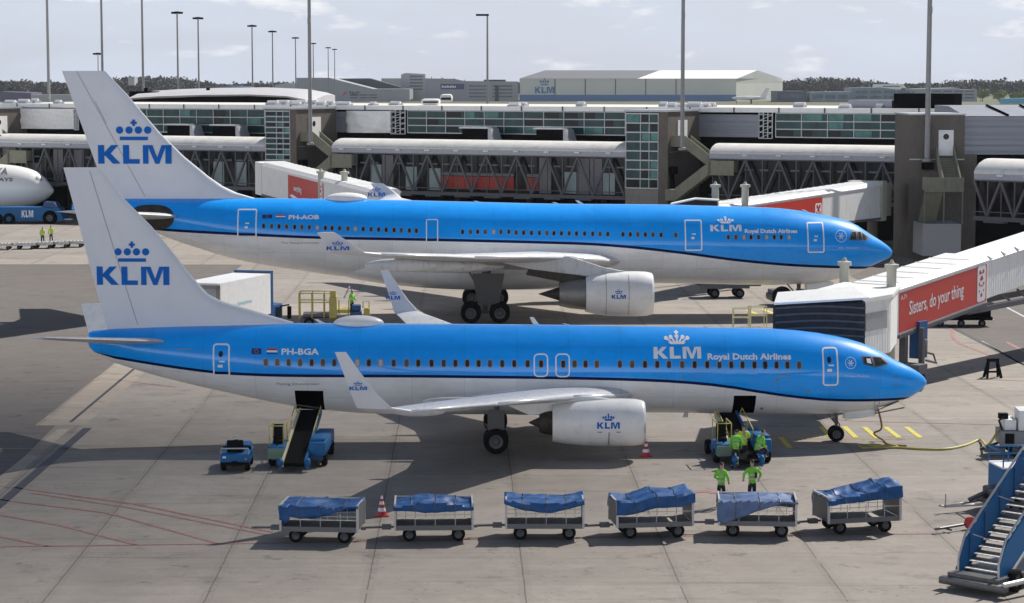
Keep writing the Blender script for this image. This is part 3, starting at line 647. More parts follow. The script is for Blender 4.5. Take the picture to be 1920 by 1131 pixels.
for side in (-1, 1):
    mb = MB(); wing_loft(mb, wingB, side); wo = mb.build('wing', M['wing'], far_plane)
    mb = MB(); wing_loft(mb, [wingB[-1]] + wgB, side); mb.build('winglet', M['fin'], wo)
    mb = MB()
    for i in range(1, len(wingB) - 1):
        s0, s1 = wingB[i], wingB[i + 1]
        mb.tube([(-s0[0] - .03, side * s0[1], s0[2]), (-s1[0] - .03, side * s1[1], s1[2])], [s0[3] * .012 + .03, s1[3] * .012 + .03], 0, 8)
    mb.build('leading_edge', M['alu'], wo)
    for (a, y, L_) in ((31.4, 6.2, 6.2), (32.2, 12.8, 5.4), (33.4, 16.6, 5.0), (34.8, 20.6, 4.4)):
        zz = zr + .75 * min(1, y / 9.4) + max(0, y - 9.4) / 19 * (zt - zr - .75)
        mb = MB(); ellipsoid(mb, (-a + .8, side * y, zz - .62), (L_ / 2, .28, .42)); mb.build('flap_fairing', M['wing'], wo)
    a0, z0 = B.loc(128, 383, -9.7); ar, zrr = B.loc(322, 405, -2.2)
    mb = MB(); sb = [(ar - .6, .3, zrr - .2, 6.4, .09, (0, 1), 0), (ar, 2.2, zrr, 5.6, .09, (0, 1), 0), (ar + 4.4, 9.7, zrr + .75, 2.2, .08, (0, 1), 0)]
    wing_loft(mb, sb, side); mb.build('tailplane', M['wing'], far_plane)
    ea, ez = B.loc(1223, 551, -9.37); c = (-ea, side * 9.37, ez)
    en = engine(far_plane, c, 4.45, 1.50, 1.08, 1.75, 1.35, noz=mat('nozzle_grey_metal', (.24, .23, .22), .45, .5, var=.15))
    zp = zr + .7
    pts = [(-ea - 1.2, ez + 1.38), (-ea - 3.2, ez + 1.75), (-ea - 5.6, zp + .12), (-ea - 7.6, zp - .05), (-ea - 10.0, zp - .3), (-ea - 8.0, zp - .75), (-ea - 4.2, ez + 1.15), (-ea - 1.6, ez + 1.0)]
    mb = MB(); mb.prism([(x, side * 9.37 - .22, z) for x, z in pts], (0, .44, 0)); mb.build('pylon', M['wing'], far_plane); mb = MB(); mb.prism([(x, side * 9.37 - .3, z) for x, z in [(-ea - 4.3, ez + 1.2), (-ea - 8.2, zp - .72), (-ea - 8.4, zp - 1.1), (-ea - 6.2, ez + .85), (-ea - 4.3, ez + .9)]], (0, .6, 0)); mb.build('heat_shield', M['hot'], far_plane)
    if side < 0:
        def ef(a, z, off, c=c):
            x = -a; t = (c[0] - x) / 4.45; r = 1.50 * float(np.interp(t, [.02, .1, .22, .45, .65, .85, 1], [.93, .985, 1, 1, .975, .9, .8])); dz = max(-r * .98, min(r * .98, z - c[2]))
            return (x, c[1] - math.sqrt(r * r - dz * dz) - off, c[2] + dz)
        B.decal(logo_on_px(B, 1147, 1173.5, 560.5, 553, lat=-10.85, surf=False), 'engine_logo', M['logo'], en, .02, fn=ef, step=(.3, .12))
        for px in (1137.5, 1180): q = B.loc(px, 551, -10.8)[0]; B.decal([rect(q, q + .03, ez - 1.35, ez + 1.35)], 'cowl_seam', M['rim'], en, .012, fn=ef, step=(9, .12))
    ga, _ = B.loc(910, 600, -5.4)
    mb = MB(); mb.tube([(-ga, side * 5.34, .75), (-ga, side * 5.34, 2.0), (-ga, side * 5.1, zr)], [.16, .2, .26]); mb.bar((-ga - 1.0, side * 5.34, .78), (-ga + 1.0, side * 5.34, .66), .26)
    mb.bar((-ga, side * 5.3, 1.8), (-ga + .4, side * 2.6, zr - .2), .18); mb.bar((-ga, side * 5.3, 1.5), (-ga - 1.3, side * 5.3, zr - .2), .12); mb.prism([(-ga - .9, side * 6.0, 3.4), (-ga + 1.3, side * 6.0, 3.4), (-ga + .95, side * 5.8, 1.25), (-ga - .5, side * 5.8, 1.25)], (0, .08, 0))
    lg = mb.build('main_gear', M['gear'], far_plane)
    for dx in (-.99, .99):
        for dy in (-.7, .7):
            mb = MB(); wheel(mb, (-ga + dx, side * 5.34 + dy, .70), .70, .5, 24); mb.build('wheel', [M['black'], M['hub']], lg)
flat_logo(B, far_plane, 612, 655, 469.5, 462, -30.12)
flat_logo(B, far_plane, 690, 722, 369, 361, 29.5)
ea_, _ = B.loc(1497, 590)
mb = MB(); mb.tube([(-ea_, 0, .55), (-ea_, 0, 2.4)], [.1, .16]); mb.tube([(-ea_, -.5, .53), (-ea_, .5, .53)], .08); mb.bar((-ea_, 0, 1.2), (-ea_ - 1, 0, 2.3), .1); mb.box((-ea_ + .1, 0, 1.5), (.5, .6, .5))
ng = mb.build('nose_gear', M['gear'], far_plane)
for dy in (-.36, .36):
    mb = MB(); wheel(mb, (-ea_, dy, .53), .53, .35, 22); mb.build('wheel', [M['black'], M['hub']], ng)
for sy in (-.55, .55):
    mb = MB(); mb.prism([(-ea_ + .5, sy, 2.1), (-ea_ + 2.4, sy, 2.3), (-ea_ + 2.2, sy, 1.5), (-ea_ + .5, sy, 1.35)], (0, .04, 0)); mb.build('gear_door', M['belly'], far_plane)
fz = B.loc(900, 541)[1]; mb = MB(); ellipsoid(mb, (-28.0, 0, fz + 1.75), (12.2, 3.12, 1.85), lo=-.96, nx=26, nr=28); mb.build('belly_fairing', M['belly'], far_plane)
a, z = B.loc(650, 371); mb = MB(); ellipsoid(mb, (-a, 0, B.top(a) + .05), (1.45, .8, .42)); mb.build('satcom_radome', M['white'], far_plane)
for px, h_ in ((560, .3), (1096, .28), (1520, .25), (1052, .15), (905, .12)): q = B.loc(px, 380)[0]; mb = MB(); blade(mb, q, B.top(q) - .04, h_, .35); mb.build('aerial', M['white'], far_plane)
q0, q1 = B.surf(284, 404), B.surf(327, 404)
B.decal([[(q0[0] + 1.62 * math.cos(t), q0[1] - .15 + (1.0 + .12 * math.cos(2 * t)) * math.sin(t)) for t in [2 * math.pi * k / 28 for k in range(28)]]], 'tailplane_seal', M['hot'], far_plane, .02, step=(.5, .15))
w1 = [(480 + x / 2.827, 424 + (x - 40) / 810 * 9) for x in (40, 83, 122, 162, 205, 243, 283, 325, 368, 403, 443, 487, 527, 568, 610, 650, 690, 732, 770, 813, 850)]
w2 = [(480 + x / 2.827, 435) for x in (1095, 1137, 1175, 1215, 1260, 1298, 1340)] + [(960 + x / 2.827, 436.5 + (x / 870) * 4.5) for x in (22, 62, 103, 145, 185, 222, 262, 303, 342, 385, 428, 467, 508, 588, 627, 667, 707, 747, 790, 868)]
w3 = [(1100 + x / 2.8235, 445) for x in (750, 790, 833, 870, 910, 953, 993, 1030, 1072)]
cabin_windows(B, far_plane, w1 + w2 + w3, .27, .38, blind=(7, 12, 25, 50, 53, 56))
for d in ((446, 481.5, 391.6, 450.4), (1282.8, 1316.8, 412, 470.4), (1511.5, 1546, 416.6, 474)): door_px(B, far_plane, *d, t=.09, r=.12)
door_px(B, far_plane, 798.9, 821.5, 411, 459.8, t=.07, r=.12, name='exit_hatch')
fr = lambda x, y: (1100 + x / 2.8235, 350 + y / 2.8235)
B.decal([[B.surf(*fr(*p)) for p in [(1390, 284), (1400, 236), (1452, 234), (1496, 270), (1484, 286)]]], 'cockpit_frame', M['hub'], far_plane, .012, step=(.3, .12))
cw(B, far_plane, [[fr(1396, 279), fr(1405, 241), fr(1424, 239), fr(1428, 280)], [fr(1432, 280), fr(1429, 240), fr(1450, 240), fr(1458, 281)], [fr(1462, 281), fr(1455, 243), fr(1488, 270), fr(1480, 281)]])
B.decal(logo_on_px(B, 1332, 1390.4, 434, 422, crown_fn=white_crown), 'airline_logo', M['ltr'], far_plane, .016, step=(.5, .12))
B.decal(text_px(B, 'Royal Dutch Airlines', 1396, 1495, 436.8, .36, .014), 'airline_title', M['ltr'], far_plane, .016, step=(9, .15))
B.decal(text_px(B, 'PH-AOB', 540.6, 598.4, 411, .38, .016), 'registration', M['ltr'], far_plane, .016, step=(9, .15))
flags(B, far_plane, (492, 510), (517, 534.6), 402.8, 409.9)
B.decal(skyring(B, 1577, 443, .42), 'alliance_roundel', M['ltr'], far_plane, .016, step=(9, 9))
B.decal(text_px(B, 'Dam - Amsterdam', 1572, 1610, 466, .14), 'aircraft_name', M['ltr'], far_plane, .016, step=(9, 9))
B.decal(text_px(B, 'The Flying Dutchman', 527, 598, 457, .2), 'motto', M['rim'], far_plane, .016, step=(9, 9))
# ------------------------------------------------------------------ ground
def ground_mat(name, base, joints=True, spacing=5.12, off=1.95, crack=True, seed=0.0, rough=.88, tone=.10):
    m = bpy.data.materials.new(name); m.use_nodes = True; t = m.node_tree; b = t.nodes['Principled BSDF']; L = t.links.new
    N = lambda ty, **k: (lambda n: [setattr(n, a, v) for a, v in k.items()] and n or n)(t.nodes.new(ty))
    def math_(op, a, bb=None, c=None):
        n = t.nodes.new('ShaderNodeMath'); n.operation = op
        for i, v in enumerate((a, bb, c)):
            if v is None: continue
            if isinstance(v, (int, float)): n.inputs[i].default_value = v
            else: L(v, n.inputs[i])
        return n.outputs[0]
    def noise(sc, det=6, ro=.6, st=(1, 1, 1), loc=(0, 0, 0)):
        mp = t.nodes.new('ShaderNodeMapping'); mp.inputs['Scale'].default_value = st; mp.inputs['Location'].default_value = (loc[0] + seed, loc[1], loc[2]); L(geo.outputs['Position'], mp.inputs['Vector'])
        n = t.nodes.new('ShaderNodeTexNoise'); n.inputs['Scale'].default_value = sc; n.inputs['Detail'].default_value = det; n.inputs['Roughness'].default_value = ro; L(mp.outputs[0], n.inputs['Vector']); return n.outputs['Fac']
    geo = t.nodes.new('ShaderNodeNewGeometry'); sx = t.nodes.new('ShaderNodeSeparateXYZ'); L(geo.outputs['Position'], sx.inputs[0])
    X = math_('MULTIPLY_ADD', sx.outputs['Y'], .0216, sx.outputs['X']); Y = sx.outputs['Y']
    v = math_('MULTIPLY_ADD', noise(.045, 4), .9 * 2 * tone, 1 - .9 * tone)            # wide patches
    v = math_('MULTIPLY', v, math_('MULTIPLY_ADD', noise(.5, 9, .75), .72, .64))         # mottling
    v = math_('MULTIPLY', v, math_('MULTIPLY_ADD', noise(9, 4, .7), .22, .89))          # grain
    v = math_('MULTIPLY', v, math_('MULTIPLY_ADD', noise(.35, 5, .6, (1, 5, 1)), .26, .87))  # tyre-polished bands
    # oil and rubber stains
    st = math_('SUBTRACT', noise(.22, 9, .75, (1, 1.6, 1), (40, 3, 0)), .575); st = math_('MULTIPLY', math_('MAXIMUM', st, 0), 3.2)
    v = math_('MULTIPLY', v, math_('SUBTRACT', 1, math_('MINIMUM', st, .5)))
    lc = math_('SUBTRACT', noise(.8, 6, .6, (1, 1, 1), (9, 77, 0)), .62); v = math_('MULTIPLY', v, math_('SUBTRACT', 1, math_('MINIMUM', math_('MULTIPLY', math_('MAXIMUM', lc, 0), 5), .3)))
    cr_ = math_('LESS_THAN', math_('ABSOLUTE', math_('SUBTRACT', noise(.28, 5, .62, (1, 1, 1), (71, 13, 4)), .5)), .0016); cr_ = math_('MULTIPLY', cr_, math_('GREATER_THAN', noise(.06, 3, .5, (1, 1, 1), (2, 31, 4)), .5))
    v = math_('MULTIPLY', v, math_('SUBTRACT', 1, math_('MULTIPLY', cr_, .4)))
    ty = math_('MULTIPLY', math_('MAXIMUM', math_('SUBTRACT', noise(.5, 6, .6, (.12, 3.2, 1), (8, 2, 0)), .58), 0), 2.2); v = math_('MULTIPLY', v, math_('SUBTRACT', 1, math_('MINIMUM', ty, .38)))
    if joints:
        wob = math_('MULTIPLY_ADD', noise(1.2, 4), .10, -.05)
        gx = math_('DIVIDE', math_('SUBTRACT', math_('ADD', X, wob), off), spacing); gy = math_('DIVIDE', math_('ADD', Y, wob), spacing)
        dx = math_('MULTIPLY', math_('ABSOLUTE', math_('SUBTRACT', math_('FRACT', math_('ADD', gx, .5)), .5)), spacing)
        dy = math_('MULTIPLY', math_('ABSOLUTE', math_('SUBTRACT', math_('FRACT', math_('ADD', gy, .5)), .5)), spacing)
        jx = math_('LESS_THAN', dx, .026); jy = math_('LESS_THAN', dy, .03)
        brk = math_('GREATER_THAN', noise(.6, 3, .6, (1, .35, 1), (5, 5, 5)), .40)
        v = math_('MULTIPLY', v, math_('SUBTRACT', 1, math_('MULTIPLY', math_('MULTIPLY', jx, brk), .45)))
        v = math_('MULTIPLY', v, math_('SUBTRACT', 1, math_('MULTIPLY', jy, .13)))
        ex = math_('MULTIPLY', math_('LESS_THAN', dx, .22), .07); v = math_('MULTIPLY', v, math_('SUBTRACT', 1, ex))
        cb = t.nodes.new('ShaderNodeCombineXYZ'); L(math_('FLOOR', gx), cb.inputs[0]); L(math_('FLOOR', gy), cb.inputs[1]); wnn = t.nodes.new('ShaderNodeTexWhiteNoise'); wnn.noise_dimensions = '2D'; L(cb.outputs[0], wnn.inputs['Vector'])
        v = math_('MULTIPLY', v, math_('MULTIPLY_ADD', wnn.outputs['Value'], .17, .915))
    hue = t.nodes.new('ShaderNodeMix'); hue.data_type = 'RGBA'; hue.inputs['A'].default_value = (*base, 1); hue.inputs['B'].default_value = (base[0] * 1.06, base[1] * .95, base[2] * .88, 1)
    L(noise(.03, 3, .5, (1, 1, 1), (3, 9, 1)), hue.inputs['Factor'])
    sc = t.nodes.new('ShaderNodeVectorMath'); sc.operation = 'SCALE'; L(hue.outputs['Result'], sc.inputs[0]); L(v, sc.inputs['Scale']); L(sc.outputs[0], b.inputs['Base Color'])
    b.inputs['Roughness'].default_value = rough; b.inputs['Specular IOR Level'].default_value = .3
    bp = t.nodes.new('ShaderNodeBump'); bp.inputs['Strength'].default_value = .25; bp.inputs['Distance'].default_value = .02; L(noise(14, 5), bp.inputs['Height']); L(bp.outputs[0], b.inputs['Normal'])
    return m
CONC = ground_mat('apron_concrete', (.272, .257, .234)); ASPH = ground_mat('asphalt', (.135, .128, .122), joints=False, seed=50, tone=.2)
GRASS = ground_mat('airfield_grass', (.11, .125, .07), joints=False, seed=90)
LIGHTC = ground_mat('kerb_concrete', (.34, .31, .265), spacing=2.56, off=0, seed=20)
def sheet(name, pts, z, m, subdiv=False):
    mb = MB(); mb.poly([(p[0], p[1], z) for p in pts]); o = mb.build(name, m, fix=False)
    if o.data.polygons[0].normal.z < 0: o.data.flip_normals()
    return tag(o, kind='structure')
sheet('ground', [(-2600, -60), (2600, -60), (2600, 9000), (-2600, 9000)], -.02, GRASS)
sheet('apron', [(-260, -50), (260, -50), (260, 520), (-260, 520)], 0, CONC)
XS = lambda xs, Y: (xs - .0216 * Y, Y)
sheet('taxiway', [XS(-19.6, 104.5), XS(-19.9, 199), (-260, 203), (-260, 84), XS(-19.0, 84)], .004, ASPH)
sheet('service_road', [XS(32.65, 96), (200, 90), (200, 196), XS(32.65, 200)], .004, ASPH)
sheet('taxiway', [(-1500, 560), (1500, 560), (1500, 700), (-1500, 700)], .01, ASPH)
strip = sheet('path', [XS(-20.6, 105.6), XS(-18.2, 105.6), XS(-18.0, 160), XS(-20.3, 160)], .008, LIGHTC)
sheet('path', [XS(-19.5, 84), XS(-18.75, 84), XS(-18.75, 104.4), XS(-19.3, 104.4)], .008, LIGHTC)
drainm = mat('drain_grate', (.05, .05, .058), .6, .3, var=.4, scale=20)
def drain(pts, w, label):
    mb = MB()
    for p, q in zip(pts, pts[1:]): mb.bar((p[0], p[1], .006), (q[0], q[1], .006), w, .012)
    tag(mb.build('drain_channel', drainm), label, 'drain')
drain([G(252.5, 691), G(132, 792)], .17, 'thin dark drain line in the pale concrete strip left of the nearest airliner')
drain([G(164, 803), G(-30, 972)], .42, 'wide dark drainage channel with grating in the lower left apron')
drain([G(1765, 604), G(1905, 676), G(2100, 776)], .3, 'dark drain line along the road edge right of the red jet bridge')
def ribbon(name, pxs, w, m, z=.012, world=False):
    P = [Vector(p) if world else G(*p) for p in pxs]; mb = MB(); L = []
    for i, p in enumerate(P):
        t = (P[min(i + 1, len(P) - 1)] - P[max(i - 1, 0)]); t.z = 0; t.normalize(); n = Vector((-t.y, t.x, 0)) * w / 2; L.append((p + n, p - n))
    for (a, b), (c, d) in zip(L, L[1:]): mb.quad((a.x, a.y, z), (b.x, b.y, z), (d.x, d.y, z), (c.x, c.y, z))
    o = mb.build(name, m, fix=False); 
    for f in o.data.polygons:
        if f.normal.z < 0: f.flip()
    return tag(o, kind='structure')
def worn(name, col, wear, seed=0):
    m = bpy.data.materials.new(name); m.use_nodes = True; t = m.node_tree; b = t.nodes['Principled BSDF']; geo = t.nodes.new('ShaderNodeNewGeometry')
    n = t.nodes.new('ShaderNodeTexNoise'); n.inputs['Scale'].default_value = 3.5; n.inputs['Detail'].default_value = 8; n.inputs['Roughness'].default_value = .7; t.links.new(geo.outputs['Position'], n.inputs['Vector'])
    r = t.nodes.new('ShaderNodeMapRange'); r.inputs['From Min'].default_value = wear - .12; r.inputs['From Max'].default_value = wear + .12; t.links.new(n.outputs['Fac'], r.inputs['Value'])
    mx = t.nodes.new('ShaderNodeMix'); mx.data_type = 'RGBA'; mx.inputs['A'].default_value = (*col, 1); mx.inputs['B'].default_value = (.27, .245, .21, 1); t.links.new(r.outputs[0], mx.inputs['Factor']); t.links.new(mx.outputs['Result'], b.inputs['Base Color']); b.inputs['Roughness'].default_value = .85
    return m
RL = worn('worn_red_line', (.34, .10, .10), .53); YL = worn('yellow_line', (.62, .52, .08), .62); YF = worn('faded_yellow_line', (.38, .34, .14), .52); WL = worn('white_line', (.6, .6, .58), .55)
for pts, w_ in (([(0, 912), (30, 915), (250, 945), (510, 998)], .16), ([(60, 925), (240, 952), (500, 1003)], .14), ([(-20, 935), (200, 962), (410, 1020)], .15), ([(-20, 963), (110, 985), (255, 1022)], .15), ([(-30, 1000), (90, 1025)], .15),
                ([(-40, 1026), (500, 1019), (900, 1011), (1300, 1005), (1760, 1001)], .13), ([(1130, 776), (1250, 771), (1560, 786), (1600, 790), (1720, 793), (1880, 797)], .11), ([(1250, 927), (1330, 921), (1340, 926)], .5),
                ([(1783, 614), (1788, 634), (1800, 645), (1860, 668)], .22), ([(1888, 642), (1925, 662)], .28), ([(1850, 712), (1930, 715)], .16), ([(-10, 716), (200, 711), (330, 726)], .14)):
    ribbon('apron_marking', pts, w_, RL)
for (x0, y0, x1, y1) in ((1539, 800, 1560, 822), (1583, 800, 1605, 821), (1620, 801, 1645, 822), (1660, 801, 1686, 821), (1699, 801, 1726, 821), (1463, 820, 1481, 840)): ribbon('apron_marking', [(x0, y0), (x1, y1)], .26, YL, z=.014)
ribbon('apron_marking', [(1470, 822.5), (1722, 822.5)], .07, YL, z=.013)
ribbon('apron_marking', [(-10, 842), (140, 842), (480, 835)], .14, YF)
ribbon('apron_marking', [(1400, 582), (1428, 592)], .35, YL); ribbon('apron_marking', [(1430, 580), (1455, 590)], .35, YL)
for (x0, x1) in ((1768, 1800), (1830, 1860)): ribbon('road_marking', [(x0, 585), (x1, 600)], .3, WL)
ribbon('road_marking', [(1875, 570), (1960, 615)], .2, WL); ribbon('road_marking', [(1840, 640), (1960, 708)], .15, WL)

# ------------------------------------------------------------------ pier materials
K = {}
K['conc'] = mat('weathered_concrete', (.15, .132, .115), .9, spec=.1, var=.14, scale=1.1, bump=.3, dirt=((.09, .08, .07), .7, 1.3, (2, 2, .4)))
K['conc2'] = mat('pale_concrete', (.27, .25, .22), .9, spec=.1, var=.1, scale=1.1, dirt=((.14, .13, .11), .6, 1.5, (2, 2, .4)))
K['stair'] = mat('olive_grey_concrete', (.25, .245, .19), .9, spec=.1, var=.1, scale=2, dirt=((.12, .12, .09), .6, 1.5, (2, 2, .4)))
K['glass'] = mat('green_tinted_glass', (.02, .06, .06), .12, spec=.22, var=.6, scale=.45, stretch=(1, 1, .7))
K['glassb'] = mat('dark_glass', (.008, .012, .014), .15, spec=.2, var=.7, scale=.6)
K['frame'] = mat('light_metal_frame', (.42, .44, .45), .4, .4)
K['clad'] = mat('grey_metal_cladding', (.23, .245, .285), .45, .4, var=.08, scale=.6)
K['wave'] = mat('rippled_silver_cladding', (.84, .83, .81), .42, .0, var=.12, scale=2.4, stretch=(1, 1, 3), bump=.6)
K['roof'] = mat('pale_roofing', (.66, .645, .61), .7, var=.08, scale=.7, dirt=((.3, .29, .26), .5, .8))
K['fascia'] = mat('grey_blue_fascia', (.33, .34, .38), .5, .2)
K['truss'] = mat('grey_painted_steel', (.12, .12, .13), .6, .0, spec=.15, var=.1)
K['dark'] = mat('black_and_painted_shade', (.006, .006, .007), .95, spec=0)  # black parts, and undercroft shade put into the colour
K['panelg'] = mat('grey_wall_panel', (.22, .21, .22), .7, spec=.1); K['panelc'] = mat('pale_green_panel', (.28, .36, .36), .4); K['redp'] = mat('red_banner', (.42, .045, .035), .55, var=.15)
K['white'] = mat('white_metal', (.80, .80, .78), .45, var=.04, dirt=((.45, .43, .4), .35, 1.2, (1, 1, 2)))
K['whitef'] = mat('ribbed_white_wall', (.80, .80, .78), .5, var=.05, dirt=((.38, .36, .33), .4, 1.2, (1.5, 1.5, .5)))
K['post'] = mat('beige_enamel_post', (.44, .43, .36), .5, var=.06)
def stripes_bump(m, scale, axis, strength=.5):
    t = m.node_tree; b = t.nodes['Principled BSDF']; tcn = t.nodes.new('ShaderNodeTexCoord'); wv = t.nodes.new('ShaderNodeTexWave'); wv.bands_direction = axis; wv.inputs['Scale'].default_value = scale
    t.links.new(tcn.outputs['Object'], wv.inputs['Vector']); bn = t.nodes.new('ShaderNodeBump'); bn.inputs['Strength'].default_value = strength; bn.inputs['Distance'].default_value = .05
    t.links.new(wv.outputs['Fac'], bn.inputs['Height']); t.links.new(bn.outputs[0], b.inputs['Normal'])
stripes_bump(K['whitef'], 1.1, 'X', .25); stripes_bump(K['clad'], .55, 'Z', .35)
K['bellow'] = mat('black_bellows_fabric', (.04, .04, .045), .8, spec=.1, var=.3, scale=3)
class Frame:
    """plan frame of a building: s along, n away from the camera, z up"""
    def __init__(s, A_, B_): s.A = Vector((A_[0], A_[1], 0)); d = Vector((B_[0] - A_[0], B_[1] - A_[1], 0)); s.L = d.length; s.u = d.normalized(); s.n = Vector((-s.u.y, s.u.x, 0)); s.rz = math.atan2(s.u.y, s.u.x)
    def ps(s, px, py, n=0):              # pixel on the plane offset n -> (s, z)
        P0 = s.A + s.n * n; q = onplane(px, py, P0, (s.u.x, s.u.y)); r = q - P0; return (r.dot(s.u), q.z)
    def w(s, a, n, z=0): p = s.A + s.u * a + s.n * n; return Vector((p.x, p.y, z))
PF = Frame((-54.5, 265.1), (28.9, 223.7))
def walkway(F_, s0, s1, zt, label, per=3.6, zb=4.4, wd=4.0, phase=0.0, mix='', roof_curve=.85, hh=None):
    L = s1 - s0; o = empty('walkway_bridge', F_.w(s0, 0, 0), F_.rz, label=label, cat='walkway')
    mb = MB(); prof = [(0.0, -roof_curve), (.22, -.72 * roof_curve), (.8, -.34 * roof_curve), (1.6, -.08 * roof_curve), (2.2, 0), (wd - 1, 0), (wd, -roof_curve), (wd, -roof_curve - .15), (0, -roof_curve - .15)]
    mb.loft([[Vector((x, n, zt + z)) for n, z in prof] for x in np.linspace(0, L, max(2, int(L / per) + 1))]); mb.build('roof', K['roof'], o)
    z1 = zt - roof_curve - .15; mb = MB(); mb.b2(0, L, .03, .35, z1 - .55, z1 - .002); mb.b2(0, L, -.03, .02, z1 - .62, z1 - .5, 1); mb.build('fascia', [K['fascia'], K['truss']], o)
    z2 = z1 - .6; mb = MB(); k = int(L / per) + 1; hgt = z2 - zb
    for i in range(-1, k + 1):
        x = i * per + phase
        for (xa, za, xb, zb_) in ((x, z2, x + per / 2, zb), (x + per / 2, zb, x + per, z2)):
            if xa < 0 or xb > L: continue
            mb.bar((xa, .1, za), (xb, .1, zb_), .22, .2)
        if 0 < x + per / 2 < L: mb.bar((x + per / 2, .18, zb), (x + per / 2, .18, z2), .12)
        if 0 < x < L: mb.bar((x, .2, zb), (x, .2, z2), .09)
    mb.b2(0, L, 0, .32, zb - .38, zb, 0); mb.b2(0, L, .02, .2, zb + .35, zb + .43, 0); mb.build('truss', K['truss'], o)
    mb = MB(); mb.b2(0, L, .9, wd, zb - .3, z2 + .3, 0)
    if mix:
        rr = random.Random(hash(mix) % 1000 if False else len(mix) * 7)
        n_ = len(mix)
        for i, ch in enumerate(mix):
            xa, xb = L * i / n_, L * (i + 1) / n_
            if ch == 'g': mb.b2(xa + .05, xb - .05, .84, .93, zb + .05, z2 - .15, 1)
            if ch == 'c': mb.b2(xa + .05, xb - .05, .84, .93, zb + .1, zb + hgt * (.55 + .2 * rr.random()), 2)
            if ch == 'r': mb.b2(xa + .03, xb - .03, .82, .93, zb + .3, zb + hgt * .42, 3); mb.b2(xa + .03, xb - .03, .84, .92, zb + hgt * .44, zb + hgt * .52, 1)
            if ch == 'w': mb.b2(xa + .25, xb - .25, .84, .93, zb + .3, zb + hgt * .55, 1)
            if ch != 'g': mb.b2(xa + .2, xb - .5, .86, .92, zb + hgt * .72, zb + hgt * .76, 1)
    mb.build('glazing', [K['glassb'], K['panelg'], K['panelc'], K['redp']], o)
    for i in range(k):
        x = i * per + phase
        if .3 < x < L - .3:
            q = MB(); q.box((x, -.08, z1 - .12), (.62, .2, .16), 0, bev=.05); q.build('fascia_lamp', M['ltr'], o)
    mb = MB()
    for i in range(int(L / 3.6)): mb.b2(i * 3.6 + 1, i * 3.6 + 2.9, .02, .9, zb - .55, zb - .39)
    mb.build('underframe', K['truss'], o); return o
g0 = PF.ps(-60, 300)[0]; g1 = PF.ps(498, 300)[0]
walkway(PF, g0, g1 - .05, 10.0, 'left truss walkway with pale curved roof behind the tail fins', mix='dgdgddwdgdgdgdcdwdrrrrdcdcdw', phase=.8)
t1a, t1b = PF.ps(545, 300)[0], PF.ps(556, 300)[0]
g2 = PF.ps(622, 300, 0)[0]; g3 = PF.ps(1173, 300)[0]
walkway(PF, g2, g3 - .05, 10.0, 'middle truss walkway with red banners behind its lattice', mix='dddcgdcdcrrrrrrdrgdcggcd', phase=1.3)
t2a, t2b = PF.ps(1235, 300)[0], PF.ps(1252, 300)[0]
g4 = PF.ps(1330, 300)[0]; g5 = PF.ps(1712, 300)[0]
walkway(PF, g4, g5, 10.0, 'right truss walkway beside the widest concrete tower', mix='dddddddddwddd', phase=.3)

# main pier building behind the walkways (n = 9)
ND = 9.0
zroof = PF.ps(900, 201, ND)[1]; zr2 = PF.ps(900, 253, ND)[1]
def glass_run(o, s0, s1, rows, z0, z1, n, mull=2.4, fin=False):
    mb = MB(); mb.b2(s0, s1, n, n + .2, z0, z1); gl = mb.build('glazing', K['glass'], o)
    mb = MB()
    for i in range(rows + 1): z = z0 + (z1 - z0) * i / rows; mb.b2(s0, s1, n - .12, n - .003, z - .05, z + .05)
    k = max(1, int((s1 - s0) / mull))
    for i in range(k + 1): x = s0 + (s1 - s0) * i / k; mb.b2(x - .04, x + .04, n - .09, n - .002, z0, z1)
    mb.build('window_frame', K['frame'], o)
    # people and furniture behind the glass read as darker or lighter panes
    mb = MB(); rr = random.Random(int(s0 * 10))
    for i in range(k):
        for j in range(rows):
            if rr.random() < .45:
                xa = s0 + (s1 - s0) * i / k; za = z0 + (z1 - z0) * j / rows; mb.b2(xa + .1, xa + (s1 - s0) / k * (.4 + .5 * rr.random()), n - .02, n - .006, za + .1, za + (z1 - z0) / rows - .1, 0 if rr.random() < .65 else 1)
    mb.build('pane', [K['glassb'], mat('bright_green_glass', (.07, .20, .18), .2, spec=.25, var=.5, scale=.8)], o)
pb = empty('pier_building', (PF.A.x, PF.A.y, 0), PF.rz, label='long pier building with green glazing and flat pale roof edge behind the walkways', cat='pier')
sL, sR = PF.ps(-80, 250, ND)[0], PF.ps(1860, 250, ND)[0]
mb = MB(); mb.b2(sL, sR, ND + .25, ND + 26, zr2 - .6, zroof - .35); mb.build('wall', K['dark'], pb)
mb = MB(); mb.b2(sL, sR, ND - .5, ND + 27, zroof - .33, zroof + .05)
mb.b2(sL, sR, ND - .55, ND - .45, zroof - .38, zroof + .12, 1)
for i in range(int((sR - sL) / 5)): mb.b2(sL + i * 5, sL + i * 5 + .15, ND - .62, ND - .56, zroof - .4, zroof + .14, 2)
mb.build('roof', [K['roof'], K['white'], K['truss']], pb)
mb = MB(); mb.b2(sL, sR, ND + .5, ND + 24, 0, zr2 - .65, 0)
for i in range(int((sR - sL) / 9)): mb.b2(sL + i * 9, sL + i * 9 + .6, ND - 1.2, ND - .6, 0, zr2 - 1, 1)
mb.b2(sL, sR, ND - 1.0, ND + .4, 3.6, 4.1, 1); mb.build('undercroft', [K['dark'], mat('painted_shade_column', (.05, .046, .042), .95, spec=0)], pb)  # shade under the pier painted into wall and column colours
